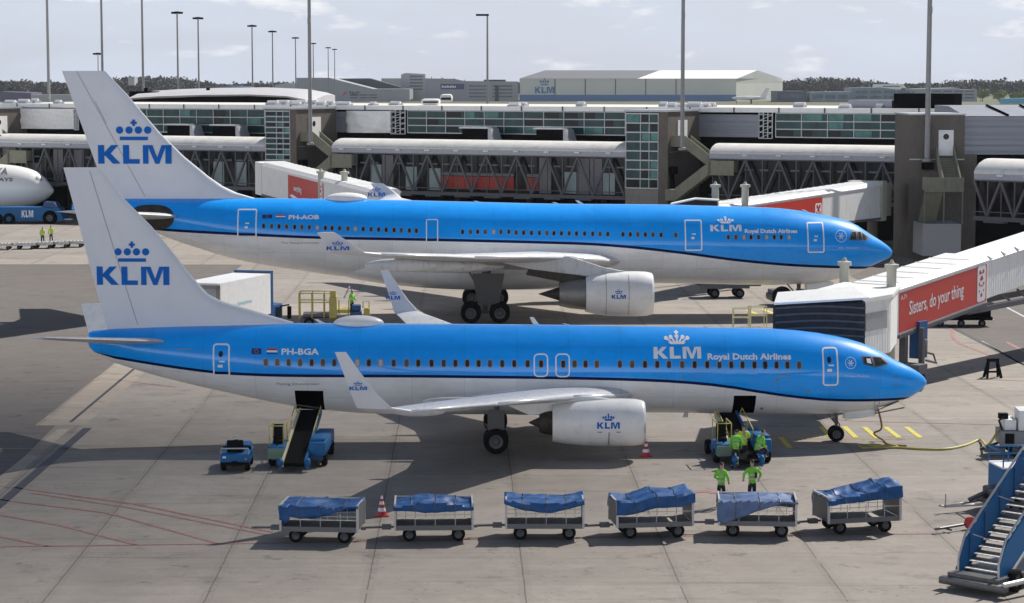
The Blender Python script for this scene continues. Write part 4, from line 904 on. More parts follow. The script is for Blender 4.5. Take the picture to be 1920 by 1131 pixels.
for (xa, xb) in ((246, 497), (765, 1173), (1455, 1702)):
    sa, sb = PF.ps(xa, 230, ND)[0], PF.ps(xb, 230, ND)[0]; glass_run(pb, sa, sb, 3, PF.ps(xa, 247, ND)[1] if xa < 700 else zr2 + .15, zroof - .45, ND - .02)
for (xa, xb, m_) in ((18, 142, 'wave'), (612, 652, 'clad'), (652, 735, 'wave'), (1308, 1425, 'clad')):
    sa, sb = PF.ps(xa, 230, ND)[0], PF.ps(xb, 230, ND)[0]; mb = MB()
    k = 14
    if m_ == 'wave':
        rings = []
        for i in range(k + 1):
            x = sa + (sb - sa) * i / k; t = i / k; bul = 1.6 * math.sin(math.pi * min(1, t * 1.1)) ** .5 if 0 < t < .95 else 0
            rings.append([Vector((x, ND - .3 - bul * .6 - .10 * math.sin((z - zr2) * 5 + x * .9) - .07 * math.sin(x * 3.1 + z * 2), z)) for z in np.linspace(zr2 + .1, zroof - .5, 12)] + [Vector((x, ND + .1, zroof - .5)), Vector((x, ND + .1, zr2 + .1))])
        mb.loft(rings)
    else:
        z = zr2 + .1
        while z < zroof - .6: mb.b2(sa, sb, ND - .35, ND - .02, z, min(z + .78, zroof - .5)); z += .8
    mb.build('cladding', K[m_], pb)
for (xa, xb) in ((735, 762), (142, 150), (1425, 1450)):
    sa, sb = PF.ps(xa, 230, ND)[0], PF.ps(xb, 230, ND)[0]; mb = MB()
    for t in (0, .33, .66, 1): mb.bar((sa + (sb - sa) * t, ND - .3, zr2), (sa + (sb - sa) * t, ND - .3, zroof - .4), .1)
    for j in range(5): z = zr2 + j * .62; mb.bar((sa, ND - .3, z), (sb, ND - .3, z), .07); mb.bar((sa, ND - .3, z), (sb, ND - .3, z + .62), .06)
    mb.build('service_ladder', K['frame'], pb)
for xa in (340, 425, 895, 1035):
    s_, z_ = PF.ps(xa, 247, 6)
    q = empty('roof_plant', PF.w(s_, 6.4, 10.0), PF.rz, label={340: 'dark air handling box on the left walkway roof, nearer the large tail', 425: 'dark air handling box on the left walkway roof, nearer the first stair tower', 895: 'dark box with pale lid on the middle walkway roof, the left one', 1035: 'dark box with pale lid on the middle walkway roof, the right one'}[xa], cat='roof plant', group='boxes on the walkway roofs')
    mb = MB(); mb.b2(-1.6, 1.6, -1, 1, -.6, 1.15); mb.build('casing', K['dark'], q); mb = MB(); mb.b2(-1.9, 1.7, -1.2, 1.1, 1.16, 1.32); mb.build('lid', K['frame'], q)
    mb = MB(); mb.prism([(1.62, -1, -.6), (2.5, -1, -.6), (1.9, -1, 1.15), (1.62, -1, 1.15)], (0, 2, 0)); mb.build('duct', K['fascia'], q)
# concrete stair towers
def stair_tower(sg, sa, sb, label, glass_rows=9, dep=9.0, top=None, zglass=4.0):
    zt = top; o = empty('stair_tower', PF.w(sg, 0, 0), PF.rz, label=label, cat='stair tower', group='concrete stair towers')
    W_ = sb - sg; a = sa - sg
    mb = MB(); mb.b2(a, W_, -.02, dep, 0, zt); mb.b2(0, a - .01, .3, dep, 0, zt, 0); mb.b2(-.15, W_ + .15, -.2, dep, zt + .003, zt + .22, 2); mb.b2(W_ - .05, W_ + .03, .5, dep, 9.0, 9.08, 2)
    mb.b2(0, a - .02, -.03, .28, 0, zglass - .1, 1); mb.build('wall', [K['conc'], K['conc2'], K['frame']], o)
    mb = MB(); mb.b2(.02, a - .02, .05, .28, zglass, zt - .1); mb.build('glazing', K['glass'], o)
    mb = MB()
    for i in range(glass_rows + 1): z = zglass + (zt - .2 - zglass) * i / glass_rows; mb.b2(0, a - .03, -.06, .045, z - .06, z + .06)
    for t in (0, .45, .72, 1): mb.b2(t * (a - .1), t * (a - .1) + .07, -.03, .044, zglass, zt - .1)
    rr = random.Random(len(label)); mb.build('window_frame', K['frame'], o)
    mb = MB()
    for i in range(glass_rows):
        for t0, t1 in ((0, .45), (.45, .72), (.72, 1)):
            if rr.random() < .5: z = zglass + (zt - .2 - zglass) * i / glass_rows; mb.b2(t0 * a + .15, t1 * a - .15, .02, .042, z + .12, z + (zt - zglass) / glass_rows - .12, 0 if rr.random() < .6 else 1)
    mb.build('pane', [K['glassb'], MATS['bright_green_glass']], o)
    # door on the right-hand side wall
    dz = zt - 3.4; mb = MB(); mb.b2(W_ + .01, W_ + .07, 2.6, 5.2, dz, dz + 2.5); d = mb.build('door', K['white'], o)
    mb = MB(); mb.lathe([(0, .001), (0, .32)], (W_ + .085, 3.7, dz + 1.75), 'X', 14); mb.build('door_window', K['glassb'], d)
    # stairs: landing at the door, flight down away from the wall, landing, flight back
    st = MB(); x0 = W_ + .05; n0, n1 = 1.0, 2.4; L1 = 3.4; zl = dz - 2.45; e = .12; run = 1.5
    st.b2(x0, x0 + run, n0, n1 + 2.6, dz - .2, dz)
    st.b2(x0, x0 + run, n0 - e, n0, dz - .2, dz + .95)
    for n_ in (n0 - e, n1):                          # solid parapets of the upper flight
        st.prism([(x0 + run, n_, dz + .95), (x0 + run + L1, n_, zl + .95), (x0 + run + L1, n_, zl - .25), (x0 + run, n_, dz - .35)], (0, e, 0), 0)
    for i in range(12): st.b2(x0 + run + L1 * i / 12, x0 + run + L1 * (i + 1) / 12, n0, n1, dz - .25 - 2.45 * (i + 1) / 12, dz - 2.45 * (i + 1) / 12 + .0)
    st.b2(x0 + run + L1, x0 + run + L1 + 2.4, n0 - 1.4, n1, zl - .2, zl); st.b2(x0 + run + L1 - .3, x0 + run + L1 + 2.5, n0 - 1.52, n0 - 1.4, zl - .55, zl + .95); st.b2(x0 + run + L1 + 2.4, x0 + run + L1 + 2.5, n0 - 1.4, n1, zl - .3, zl + .95)
    zl2 = zl - 2.9; L2 = 3.9
    for n_ in (n0 - 1.52, n0 - .3): st.prism([(x0 + run + L1, n_, zl + .95), (x0 + run + L1 - L2, n_, zl2 + .95), (x0 + run + L1 - L2, n_, zl2 - .35), (x0 + run + L1, n_, zl - .35)], (0, e, 0), 0)
    for i in range(12): st.b2(x0 + run + L1 - L2 * (i + 1) / 12, x0 + run + L1 - L2 * i / 12, n0 - 1.4, n0 - .3, zl - .25 - 2.9 * (i + 1) / 12, zl - 2.9 * (i + 1) / 12)
    st.b2(x0 - .1, x0 + run + L1 - L2, n0 - 1.52, n0 - .2, zl2 - .35, zl2 + .8); st.build('stairs', K['stair'], o)
    mb = MB(); mb.b2(W_ + .04, W_ + .5, .2, 1.6, zl - .6, zl + .2); mb.b2(W_ + .04, W_ + .25, .5, 1.3, zl2, zl - .62); mb.build('mast_bracket', K['dark'], o)
    return o, zt
zt1 = PF.ps(500, 205, 0)[1]; sg1 = PF.ps(498, 300)[0]
stair_tower(sg1, t1a, t1b, 'left stair tower with green glazing, behind the large tail fin', 9, top=zt1, zglass=PF.ps(520, 300, 0)[1])
zt2 = PF.ps(1240, 210, 0)[1]; sg2 = PF.ps(1173, 300)[0]
stair_tower(sg2, t2a, t2b, 'middle stair tower with green glazing above the larger airliner', 8, top=zt2, zglass=PF.ps(1200, 353, 0)[1])
# far left edge tower with stairs, partly in frame
sl0, sl1 = PF.ps(-40, 300)[0], PF.ps(2, 300)[0]
stair_tower(sl0 - 3, sl0 - .5, sl0 + .2, 'stair tower cut by the left edge above the white nose', 8, top=PF.ps(5, 205, 0)[1], zglass=5.0)
# the widest tower on the right, seen square on
TW = Frame((AT(1705, 300, 206).x, 206), (AT(1705, 300, 206).x + 10, 206)); tw_z = AT(1760, 216, 206).z
tw = empty('stair_tower', TW.w(0, 0), 0, label='widest stair tower with white door and hanging stairs at the right', cat='stair tower', group='concrete stair towers')
px_m = 206 / F * 1.0
def tx(px, py, n=0): q = AT(px, py, 206 + n); return q.x - TW.A.x, q.z
wT = tx(1808, 300)[0]; mb = MB(); mb.b2(0, wT, 0, 8, 0, tw_z); mb.b2(-.1, wT + .1, -.1, 8, tw_z + .003, tw_z + .15, 1); mb.b2(0, wT, -.03, 0, tx(1710, 300)[1], tx(1710, 298)[1], 1)
mb.b2(wT - .3, tx(1832, 300)[0], .1, 6, 0, tx(1810, 290)[1]); mb.build('wall', [K['conc'], K['frame']], tw)
xa, za = tx(1760, 244); xb, zb = tx(1787, 292); mb = MB(); mb.b2(xa, xb, -.08, -.01, zb, za); d = mb.build('door', K['white'], tw)
mb = MB(); mb.lathe([(0, .001), (0, .27)], ((xa + xb) / 2, -.09, zb + 1.75), 'Y', 14); mb.build('door_window', K['glassb'], d)
st = MB(); e = .12
xs0, xs1 = tx(1755, 300)[0], tx(1786, 300)[0]; z_top, z_l = zb, tx(1750, 342)[1] - .3
for x_ in (xs0 - .06, xs1): st.prism([(x_, -.05, z_top + .9), (x_, -3.6, z_l + .9), (x_, -3.6, z_l - .3), (x_, -.05, z_top - .3)], (e, 0, 0))
for i in range(12): st.b2(xs0 + .06, xs1, -.05 - 3.5 * (i + 1) / 12, -.05 - 3.5 * i / 12, z_top - (z_top - z_l) * (i + 1) / 12 - .25, z_top - (z_top - z_l) * (i + 1) / 12)
xl0 = tx(1716, 340)[0]; st.b2(xl0, xs1 + e, -4.9, -4.78, z_l - .35, z_l + .95); st.b2(xl0, xs1 + e, -4.77, -3.6, z_l - .2, z_l); st.b2(xl0, xl0 + e, -4.77, -3.6, z_l, z_l + .95)
xm = tx(1750, 400)[0]; z_b = tx(1750, 405)[1] - .4
for x_ in (xl0, xm, xs1): st.prism([(x_, -4.7, z_l - .3), (x_, -.1, z_b), (x_, -.1, z_b - .9), (x_, -4.7, z_l - 1.1)] if False else [(x_, -4.75, z_l - .2), (x_, -4.6, z_l - .2), (x_, -4.6, z_b), (x_, -4.75, z_b)], (.1, 0, 0))
for i in range(12): st.b2(xl0 + .12, xm, -4.4 + 3.5 * i / 12, -4.4 + 3.5 * (i + 1) / 12, z_l - (z_l - z_b) * (i + 1) / 12 - .25, z_l - (z_l - z_b) * (i + 1) / 12)
st.build('stairs', K['stair'], tw)
xa, za = tx(1712, 409); xb, zb2 = tx(1781, 472); mb = MB(); mb.b2(xa, xb, -5.0, -.1, zb2, z_b - .02); mb.build('stair_housing', mat('grey_sheet_panel', (.36, .36, .37), .55, var=.05), tw)
mb = MB(); mb.b2(tx(1728, 305)[0], tx(1748, 305)[0], -.9, -.02, tx(1738, 318)[1], tx(1738, 305)[1]); mb.build('mast_bracket', K['dark'], tw)
# cladding block right of it
rb = empty('pier_building', TW.w(wT + .2, 1.0), 0, label='grey clad upper storey right of the widest stair tower', cat='pier')
z0_, z1_ = AT(1850, 290, 207)[2], AT(1850, 218, 207)[2]; mb = MB(); z = z0_
while z < z1_ - .2: mb.b2(0, 26, 0, .3, z, min(z + .86, z1_)); z += .88
mb.b2(0, 26, .32, 14, z0_, z1_, 0); mb.build('cladding', K['clad'], rb)
mb = MB(); zt_ = AT(1850, 199, 214)[2]; mb.prism([(0, 0, z1_ + .01), (0, 8, zt_), (0, 15, zt_), (0, 15, z1_ + .01)], (26, 0, 0)); mb.build('roof', K['clad'], rb)
mb = MB(); 
for i in range(5): mb.bar((4 + i * 3.2, -.05, z1_ + .1), (3.6 + i * 3.2, 7.8, zt_ + .1), .14); 
mb.build('roof_rib', K['dark'], rb)
mb = MB(); mb.b2(-1, 30, 3, 12, 0, z0_ - .02); mb.build('undercroft', K['dark'], rb)
for i, (px_, dx) in enumerate(((1840, 0), (1780, 0))):
    mb = MB(); x_ = AT(px_, 400, 212).x; mb.b2(x_ - .4, x_ + .4, 211, 211.8, 0, 9); tag(mb.build('concrete_column', K['conc']), ['dark concrete column between the widest tower and the right truss walkway', 'dark concrete column just behind the widest stair tower'][i], 'column')
# truss walkway entering from the right
RF = Frame((AT(1826, 330, 192).x, 192), (AT(1826, 330, 192).x + 24, 170))
walkway(RF, 0, 32, AT(1860, 300, 190).z, 'truss walkway leaving the frame at the right edge, above the big jet bridge', per=2.6, zb=AT(1826, 405, 192).z, mix='', roof_curve=1.1)
# roof-top bits along the pier edge
rr = random.Random(5)
for i in range(30):
    px_ = [512, 530, 548, 556, 566, 590, 604, 618, 632, 646, 1090, 1245, 1262, 1275, 1290, 1303, 1318, 1330, 20, 45, 66, 110, 700, 742, 965, 980, 1500, 1585, 1650, 1690][i]
    s_, z_ = PF.ps(px_, 197, 14 + (i % 3) * 2)
    q = empty('roof_vent', PF.w(s_, 14 + (i % 3) * 2, zroof + .05), PF.rz, label='small pale ventilation cowl on the pier roof', cat='roof vent', group='small cowls along the pier roof')
    hh = .2 + .3 * rr.random(); ww = .35 + .5 * rr.random()
    mb = MB(); mb.b2(-ww, ww, -.6, .6, 0, hh * .7); mb.build('base', K['fascia'], q)
    mb = MB(); mb.lathe([(-ww, .02), (-ww, .2), (ww, .2), (ww, .02)], (0, 0, hh * .7 + .05), 'X', 12); mb.build('cowl', K['white'], q)
mb = MB(); s_, z_ = PF.ps(1750, 200, 12); q = empty('roof_plant', PF.w(PF.ps(1745, 200, 16)[0], 16, zroof), PF.rz, label='black plant block on the roof behind the right lamp mast', cat='roof plant')
mb.b2(-4, 2.5, 0, 3, 0, 1.6); mb.build('casing', K['dark'], q); mb = MB(); mb.b2(-9, -4.2, 0, 4, 0, .9); mb.build('duct', K['clad'], q)
# ------------------------------------------------------------------ lamp masts
mast_m = mat('galvanised_mast', (.27, .27, .27), .6, .2, var=.12, scale=2)
def mast(px, py, Y, ztop, zbase, label, r=.28, arm=False, head=True, lean=None):
    p = AT(px, py, Y); o = empty('lamp_mast', (p.x, p.y, zbase), 0, label=label, cat='lamp mast', group='tall floodlight masts'); h = ztop - zbase
    mb = MB(); mb.tube([(0, 0, 0), (0, 0, h * .5), (0, 0, h)], [r * .85, r * .7, r * .5], 0, 10)
    mb.lathe([(0, r * 1.5), (.25, r * 1.5), (.3, r)], (0, 0, 0), 'Z', 10); mb.build('pole', mast_m, o)
    if head:
        mb = MB()
        if arm: mb.b2(-2.4, .3, -.3, .3, h - .15, h + .25)
        else:
            mb.lathe([(h - .1, .1), (h, .6), (h + .15, .6), (h + .2, .1)], (0, 0, 0), 'Z', 12)
            for k in range(6): a = k * math.pi / 3; mb.box((math.cos(a) * .95, math.sin(a) * .62, h - .1), (.4, .4, .4), 0, a)
        mb.build('floodlight_head', K['dark'], o)
    q = MB(); q.box((0, -r, h * .42), (.35, .3, .6)); q.build('control_box', mast_m, o)
mast(92, 195, 300, 34, 0, 'mast nearest the left edge of the skyline, rising out of frame'); mast(192, 130, 340, 36, 0, 'mast whose foot is hidden by the top of the large tail fin')
mast(184, 128, 520, 22.6, 0, 'short mast just left of the top of the large tail fin', .2)
mast(269, 190, 360, 36, 0, 'tallest mast in the gap right of the large tail fin'); mast(334, 165, 450, 30, 0, 'third mast right of the large tail fin tip, its head cut by the top', .3)
mast(373, 165, 490, 30, 0, 'mast with round head over the pale curved hall roof, left of centre', .3); mast(474, 190, 560, 30, 0, 'mast above the right end of the pale curved hall roof', .3)
mast(512, 190, 625, 30, 0, 'mast rising above the left corner of the first stair tower', .3); mast(555, 190, 720, 30, 0, 'mast directly left of the tower-mounted mast', .3)
mast(588, 185, 830, 30, 0, 'small mast directly right of the tower-mounted mast', .3); mast(616, 190, 940, 30, 0, 'left one of the two smallest masts before the grey office', .3); mast(628, 190, 990, 30, 0, 'right one of the two smallest masts before the grey office', .3)
mast(914, 195, 470, 30, 0, 'mast with sideways lamp arm in the middle of the skyline', .36, arm=True)
q = PF.w(PF.ps(582, 270, 1)[0], -.5); mast(582, 272, q.y, 42, AT(582, 272, q.y).z, 'dark mast standing on a bracket of the left stair tower', .27)
q = PF.w(PF.ps(1279, 280, 1)[0], -.5); mast(1279, 282, q.y, 42, AT(1279, 282, q.y).z, 'pale mast standing on a bracket of the middle stair tower', .27)
mast(1738, 303, 205.4, 42, AT(1738, 303, 205.4).z, 'thick mast with cables on the bracket of the widest stair tower', .3)

# ------------------------------------------------------------------ far buildings
FB = {}
FB['grey'] = mat('far_grey_wall', (.30, .31, .34), .6, var=.05, scale=.1); FB['dark'] = mat('far_dark_roof', (.035, .04, .06), .6); FB['light'] = mat('far_light_wall', (.40, .41, .42), .6, var=.05, scale=.1)
FB['win'] = mat('far_window_band', (.08, .10, .13), .3, var=.5, scale=.3); FB['hang'] = mat('hangar_wall', (.60, .60, .55), .6, var=.06, scale=.05); FB['blue'] = mat('far_blue_band', (.10, .20, .38), .6); FB['gl'] = mat('far_blue_glass', (.13, .20, .24), .3, var=.4, scale=.15)
def far_block(poly, yb, dep, m_, label, cat='building', name='office_building', rows=0, wx=None, wy=None, pitch=6):
    """outline traced at its own distance (ground line yb), given real depth"""
    Y = G(poly[0][0], yb).y; pts = [AT(x, y, Y) for x, y in poly]; x0 = min(p.x for p in pts); o = empty(name, (x0, Y, 0), 0, label=label, cat=cat)
    mb = MB(); mb.prism([(p.x - x0, 0, max(p.z, 0)) for p in pts], (0, dep, 0)); mb.build('wall', m_, o)
    if rows:
        for j in range(rows):
            za, zb = AT(0, wy[0] + (wy[1] - wy[0]) * j / rows, Y).z, AT(0, wy[0] + (wy[1] - wy[0]) * (j + .5) / rows, Y).z; xa, xb = AT(wx[0], 170, Y).x - x0, AT(wx[1], 170, Y).x - x0
            k = max(1, int((xb - xa) / pitch)); q = MB()
            for i in range(k): q.b2(xa + (xb - xa) * (i + .08) / k, xa + (xb - xa) * (i + .92) / k, -.25, -.01, min(za, zb), max(za, zb))
            q.build('window_band', FB['win'], o)
    return o, x0, Y
o, x0, Y = far_block([(556, 190), (556, 146), (618, 146), (640, 152), (700, 167), (768, 167), (768, 190)], 190.5, 60, FB['grey'], 'grey office with sloping top edge and small lettering, left of centre', rows=2, wx=(655, 708), wy=(177, 187))
mb = MB(); pts = [AT(x, y, Y + 61) for x, y in ((612, 150), (636, 147.5), (692, 147), (762, 166.5), (700, 170), (640, 160))]; mb.prism([(p.x - x0, 61, p.z) for p in pts], (0, 30, 0)); mb.build('dark_roof', FB['dark'], o)
mb = MB(); p = AT(641, 177, Y); mb.prism([(p.x - x0, -.3, p.z - 1.2), (p.x - x0 + 2, -.3, p.z - .5), (p.x - x0 + 4, -.3, p.z + 2.2), (p.x - x0 + 2.2, -.3, p.z + 1.6)], (0, .28, 0)); mb.build('sign_mark', M['red'], o)
def sign_text(parent, body, x, y, z, size, m_, squeeze=1.0, bold=.0):
    mb = MB()
    for t_ in text2d(body, size, bold, squeeze): mb.poly([(x + p[0], y, z + p[1]) for p in t_])
    return mb.build('sign_lettering', m_, parent, fix=False)
p = AT(654, 177, Y); sign_text(o, 'TNT', p.x - x0, -.32, p.z - 1.0, 4.2, FB['dark'], bold=.1)
far_block([(715, 190), (715, 147), (760, 147), (760, 190)], 187, 60, FB['light'], 'pale flat block behind the dark sloping roof')
far_block([(752, 190), (752, 140), (760, 137), (797, 139), (797, 190)], 188.5, 30, FB['light'], 'tallest office block with light window rows in the middle distance', rows=5, wx=(766, 795), wy=(142, 172), pitch=9)
o, x0, Y = far_block([(797, 190), (797, 147), (853, 148), (870, 152), (972, 153), (972, 190)], 190, 50, FB['grey'], 'long grey office with dark blue sign and window bands beside the hangar', rows=4, wx=(876, 964), wy=(160, 186), pitch=14)
mb = MB(); a_, b_ = AT(826, 167.5, Y), AT(870, 157.5, Y); mb.b2(a_.x - x0, b_.x - x0, -.6, -.05, a_.z, b_.z); mb.build('sign_board', mat('navy_sign', (.02, .04, .16), .5), o)
mb = MB(); mb.b2(AT(928, 170, Y).x - x0, AT(935, 170, Y).x - x0, -.5, -.3, 0, AT(930, 160, Y).z); mb.b2(AT(907, 155, Y).x - x0, AT(948, 155, Y).x - x0, 2, 12, AT(920, 154, Y).z, AT(920, 149.5, Y).z); mb.build('dark_core', FB['dark'], o)
sign_text(o, 'Aviodrome', a_.x - x0 + .8, -.64, a_.z + 1.1, 2.9, M['ltr'], bold=.06) if False else None
mb = MB()
for i in range(9): mb.b2(a_.x - x0 + 1 + i * 1.25, a_.x - x0 + 1 + i * 1.25 + .8, -.66, -.61, a_.z + 1.1, a_.z + 2.6 + .5 * (i % 3 == 0))
mb.build('sign_lettering', M['ltr'], o)
# hangar
Yh = G(1000, 190).y; hx = AT(975, 190, Yh).x; ho = empty('hangar', (hx, Yh, 0), 0, label='big hangar with roof half painted in shade and blue crown logo on its front', cat='hangar')
wh = AT(1380, 190, Yh).x - hx; ze = AT(1000, 147.5, Yh).z; zrid = AT(1200, 132, Yh + 45).z; rx = AT(1467, 185, Yh + 100).x - hx; rzl = AT(1022, 134, Yh + 45).x - hx; rzr = AT(1420, 132, Yh + 45).x - hx
mb = MB(); mb.prism([(0, 0, 0), (wh, 0, 0), (rx, 100, 0), (0, 100, 0)], (0, 0, ze - .01)); mb.quad((wh + .05, 0, ze - 3), (rx + .05, 100, ze - 3), (rzr + 1.2, 45, zrid - .3), (rzr + 1.15, 45, zrid - .3)); mb.build('wall', FB['hang'], ho)
mb = MB(); mb.quad((-1, -1, ze), (rzl + (rzr - rzl) * .42, -1, ze), (rzl + (rzr - rzl) * .54, 45, zrid), (rzl, 45, zrid), 0); mb.quad((rzl + (rzr - rzl) * .42, -1, ze), (wh + .5, -1, ze), (rzr, 45, zrid), (rzl + (rzr - rzl) * .54, 45, zrid), 1)
mb.quad((rzl, 45, zrid), (rzr, 45, zrid), (rx, 101, ze), (0, 101, ze), 0); mb.quad((-1, -1, ze), (rzl, 45, zrid), (0, 101, ze), (-1, 50, ze)); mb.quad((wh + .5, -1, ze), (rx, 101, ze), (rzr, 45, zrid), (rzr, 45, zrid), 2)
mb.build('roof', [mat('painted_shade_hangar_roof', (.13, .13, .15), .6, var=.05), mat('white_hangar_roof', (.78, .78, .78), .55), FB['light']], ho)  # shade painted into the grey left half of the roof
mb = MB(); mb.b2(0, wh, -.4, -.05, 0, 5); mb.build('blue_band', FB['blue'], ho)
q = MB()
for i in range(1, 6): x_ = wh * (.14 * i + .02); q.b2(x_, x_ + .6, -.3, -.05, 5.1, ze - .3)
q.build('door_seam', FB['dark'], ho)
mb = MB(); 
for P in xf(letters_klm() + crown(), 5.0, AT(1003, 185, Yh).x - hx, 6.2, .75): mb.poly([(x, -.55, z) for x, z in P])
mb.build('hangar_logo', mat('faded_logo_blue', (.07, .22, .42), .6), ho, fix=False)
# right-hand background
far_block([(1457, 192), (1457, 171), (1512, 171), (1512, 192)], 191.5, 40, mat('far_navy_block', (.06, .075, .12), .5), 'dark blue low block right of the hangar', rows=1, wx=(1462, 1508), wy=(176, 190), pitch=12)
far_block([(1518, 192), (1518, 173), (1597, 172), (1597, 192)], 191.5, 40, FB['gl'], 'low glass hall with pale roof line right of the navy block', rows=1, wx=(1522, 1592), wy=(178, 192), pitch=8)
far_block([(1597, 192), (1597, 165), (1650, 164), (1712, 172), (1712, 192)], 190.5, 40, FB['gl'], 'glass office under the white roof terrace', rows=2, wx=(1602, 1708), wy=(170, 190), pitch=10)
far_block([(1646, 168), (1648, 158.5), (1694, 158.5), (1700, 166), (1690, 164.5), (1690, 168)], 188, 30, K['white'], 'white roof terrace frame above the glass office', name='roof_terrace', rows=1, wx=(1652, 1690), wy=(161, 165), pitch=50)
far_block([(1714, 192), (1714, 167), (1800, 165), (1800, 168), (1832, 168), (1832, 192)], 190.5, 40, FB['grey'], 'grey office behind the right lamp mast', rows=3, wx=(1746, 1828), wy=(170, 188), pitch=7)
far_block([(1880, 195), (1880, 185), (1935, 184), (1935, 195)], 196, 10, mat('cyan_shed', (.12, .38, .52), .5), 'low bright blue shed at the right edge of the skyline', name='shed')
far_block([(0, 190), (0, 172), (58, 174), (58, 190)], 191, 40, mat('far_purple_roof', (.12, .10, .17), .6), 'low dull purple shed at the far left skyline', name='shed')
far_block([(58, 190), (58, 178), (140, 177), (140, 190)], 192, 30, FB['light'], 'low pale shed between the left mast and the large tail fin', name='shed')
far_block([(408, 180), (408, 164), (430, 161), (470, 163), (470, 180)], 183, 30, FB['blue'], 'small blue roofed building over the curved hall', name='shed')
far_block([(515, 180), (515, 160), (535, 156), (556, 157), (556, 180)], 184, 30, FB['light'], 'domed pale building left of the grey office', name='shed')
far_block([(240, 160), (240, 145), (252, 145), (252, 160)], 181, 20, FB['light'], 'lone distant tower block over the left tree line')
# curved hall roof behind the pier, left of centre
Yc = 345; hall = empty('terminal_hall', (AT(245, 190, Yc).x, Yc, 0), 0, label='hall with pale curved metal roof behind the left walkway', cat='hall')
hx = AT(245, 190, Yc).x; prof = [(245, 184), (300, 180.5), (380, 178), (470, 177), (540, 180), (572, 186), (590, 192)]
top = [(AT(x, y, Yc).x - hx, AT(x, y, Yc).z) for x, y in prof]; mb = MB()
mb.loft([[Vector((x, -2, z)), Vector((x, 6, z + .6)), Vector((x, 22, z + 1.0)), Vector((x, 40, z + .8)), Vector((x, 40, z - .3)), Vector((x, -1.8, z - .25))] for x, z in top]); mb.build('roof', mat('grey_curved_roof', (.44, .44, .46), .6, var=.1, scale=.3), hall)
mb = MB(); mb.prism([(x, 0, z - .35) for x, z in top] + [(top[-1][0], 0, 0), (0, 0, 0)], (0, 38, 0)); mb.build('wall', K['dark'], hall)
for i, xa in enumerate((268, 385)):
    p = AT(xa, 175, Yc + 8); q = empty('roof_plant', (p.x, Yc + 8, p.z - .5), 0, label=['long black plant unit on the curved hall roof next to the large tail fin', 'shorter black plant unit near the middle of the curved hall roof'][i], cat='roof plant', group='black units on the curved hall roof')
    mb = MB(); mb.b2(-2.2 + i * .4, 2.2 - i * .4, 0, 3, -.6, .8, bev=.1); mb.build('casing', K['dark'], q); mb = MB(); mb.lathe([(.8, .3), (1.3, .3), (1.35, .05)], (.3, 1, 0), 'Z', 10); mb.build('flue', K['dark'], q)
# small distant jet by the hangar
Yj = 1560; p = AT(1405, 184, Yj); jet = empty('distant_airliner', (p.x, Yj, 0), 0, label='tiny white and pale blue jet parked by the right end of the hangar', cat='airliner')
z_ = p.z; mb = MB(); ellipsoid(mb, (0, 0, z_), (12.5, 1.6, 1.5)); mb.build('fuselage', M['white'], jet)
mb = MB(); mb.prism([(7.5, -.2, z_ + .5), (12, -.2, z_ + .8), (14, -.2, z_ + 7), (11.4, -.2, z_ + 7)], (0, .4, 0)); mb.build('tail_fin', M['white'], jet)
mb = MB(); mb.prism([(-2, -1, z_ - .8), (2.5, -1, z_ - .8), (6, -13, z_ - .1), (4.5, -13, z_ - .1)], (0, 0, .3)); mb.prism([(-2, 1, z_ - .8), (2.5, 1, z_ - .8), (6, 13, z_ - .1), (4.5, 13, z_ - .1)], (0, 0, .3)); mb.build('wing', M['wing'], jet)
mb = MB(); mb.b2(-9, -8.7, -.2, .2, 0, z_ - 1); mb.b2(1, 1.6, -2, -1.6, 0, z_ - 1); mb.b2(1, 1.6, 1.6, 2, 0, z_ - 1); mb.build('landing_gear', M['black'], jet)
# white tank truck roof and white box among the roofs
for (px, py, wd, hh, lb, nm) in ((808, 196.5, 2.2, .7, 'white roof lantern left of the glazed pier front', 'roof_lantern'), (952 - 115, 192, 1.8, 1.2, 'rounded white dome vehicle on the far apron below the dark blue sign', 'white_van')):
    Yv = 262 if nm == 'roof_lantern' else 330
    p = AT(px, py, Yv); q = empty(nm, (p.x, Yv, p.z), 0, label=lb, cat='roof lantern' if nm == 'roof_lantern' else 'dome'); mb = MB(); mb.box((0, 0, hh / 2), (wd, 3, hh), 0, bev=.4); mb.build('body', K['white'], q); mb = MB(); mb.b2(-wd * .4, wd * .4, -1.56, -1.52, hh * .3, hh * .6); mb.build('window', K['glassb'], q)

# ------------------------------------------------------------------ far woods (nobody could count them) and a few near trees
def foliage_mat(name, a, b):
    m = bpy.data.materials.new(name); m.use_nodes = True; t = m.node_tree; bs = t.nodes['Principled BSDF']; g = t.nodes.new('ShaderNodeNewGeometry'); n = t.nodes.new('ShaderNodeTexNoise'); n.inputs['Scale'].default_value = .05; n.inputs['Detail'].default_value = 3
    t.links.new(g.outputs['Position'], n.inputs['Vector']); r = t.nodes.new('ShaderNodeValToRGB'); r.color_ramp.elements[0].position = .38; r.color_ramp.elements[1].position = .62; r.color_ramp.elements[0].color = (*a, 1); r.color_ramp.elements[1].color = (*b, 1)
    t.links.new(n.outputs['Fac'], r.inputs[0]); 
    mul = t.nodes.new('ShaderNodeVectorMath'); mul.operation = 'SCALE'; mr = t.nodes.new('ShaderNodeMapRange'); mr.inputs['To Min'].default_value = .8; mr.inputs['To Max'].default_value = 1.15
    t.links.new(g.outputs['Random Per Island'], mr.inputs['Value']); t.links.new(r.outputs[0], mul.inputs[0]); t.links.new(mr.outputs[0], mul.inputs['Scale']); t.links.new(mul.outputs[0], bs.inputs['Base Color']); bs.inputs['Roughness'].default_value = .8; return m
rng = np.random.default_rng(3)
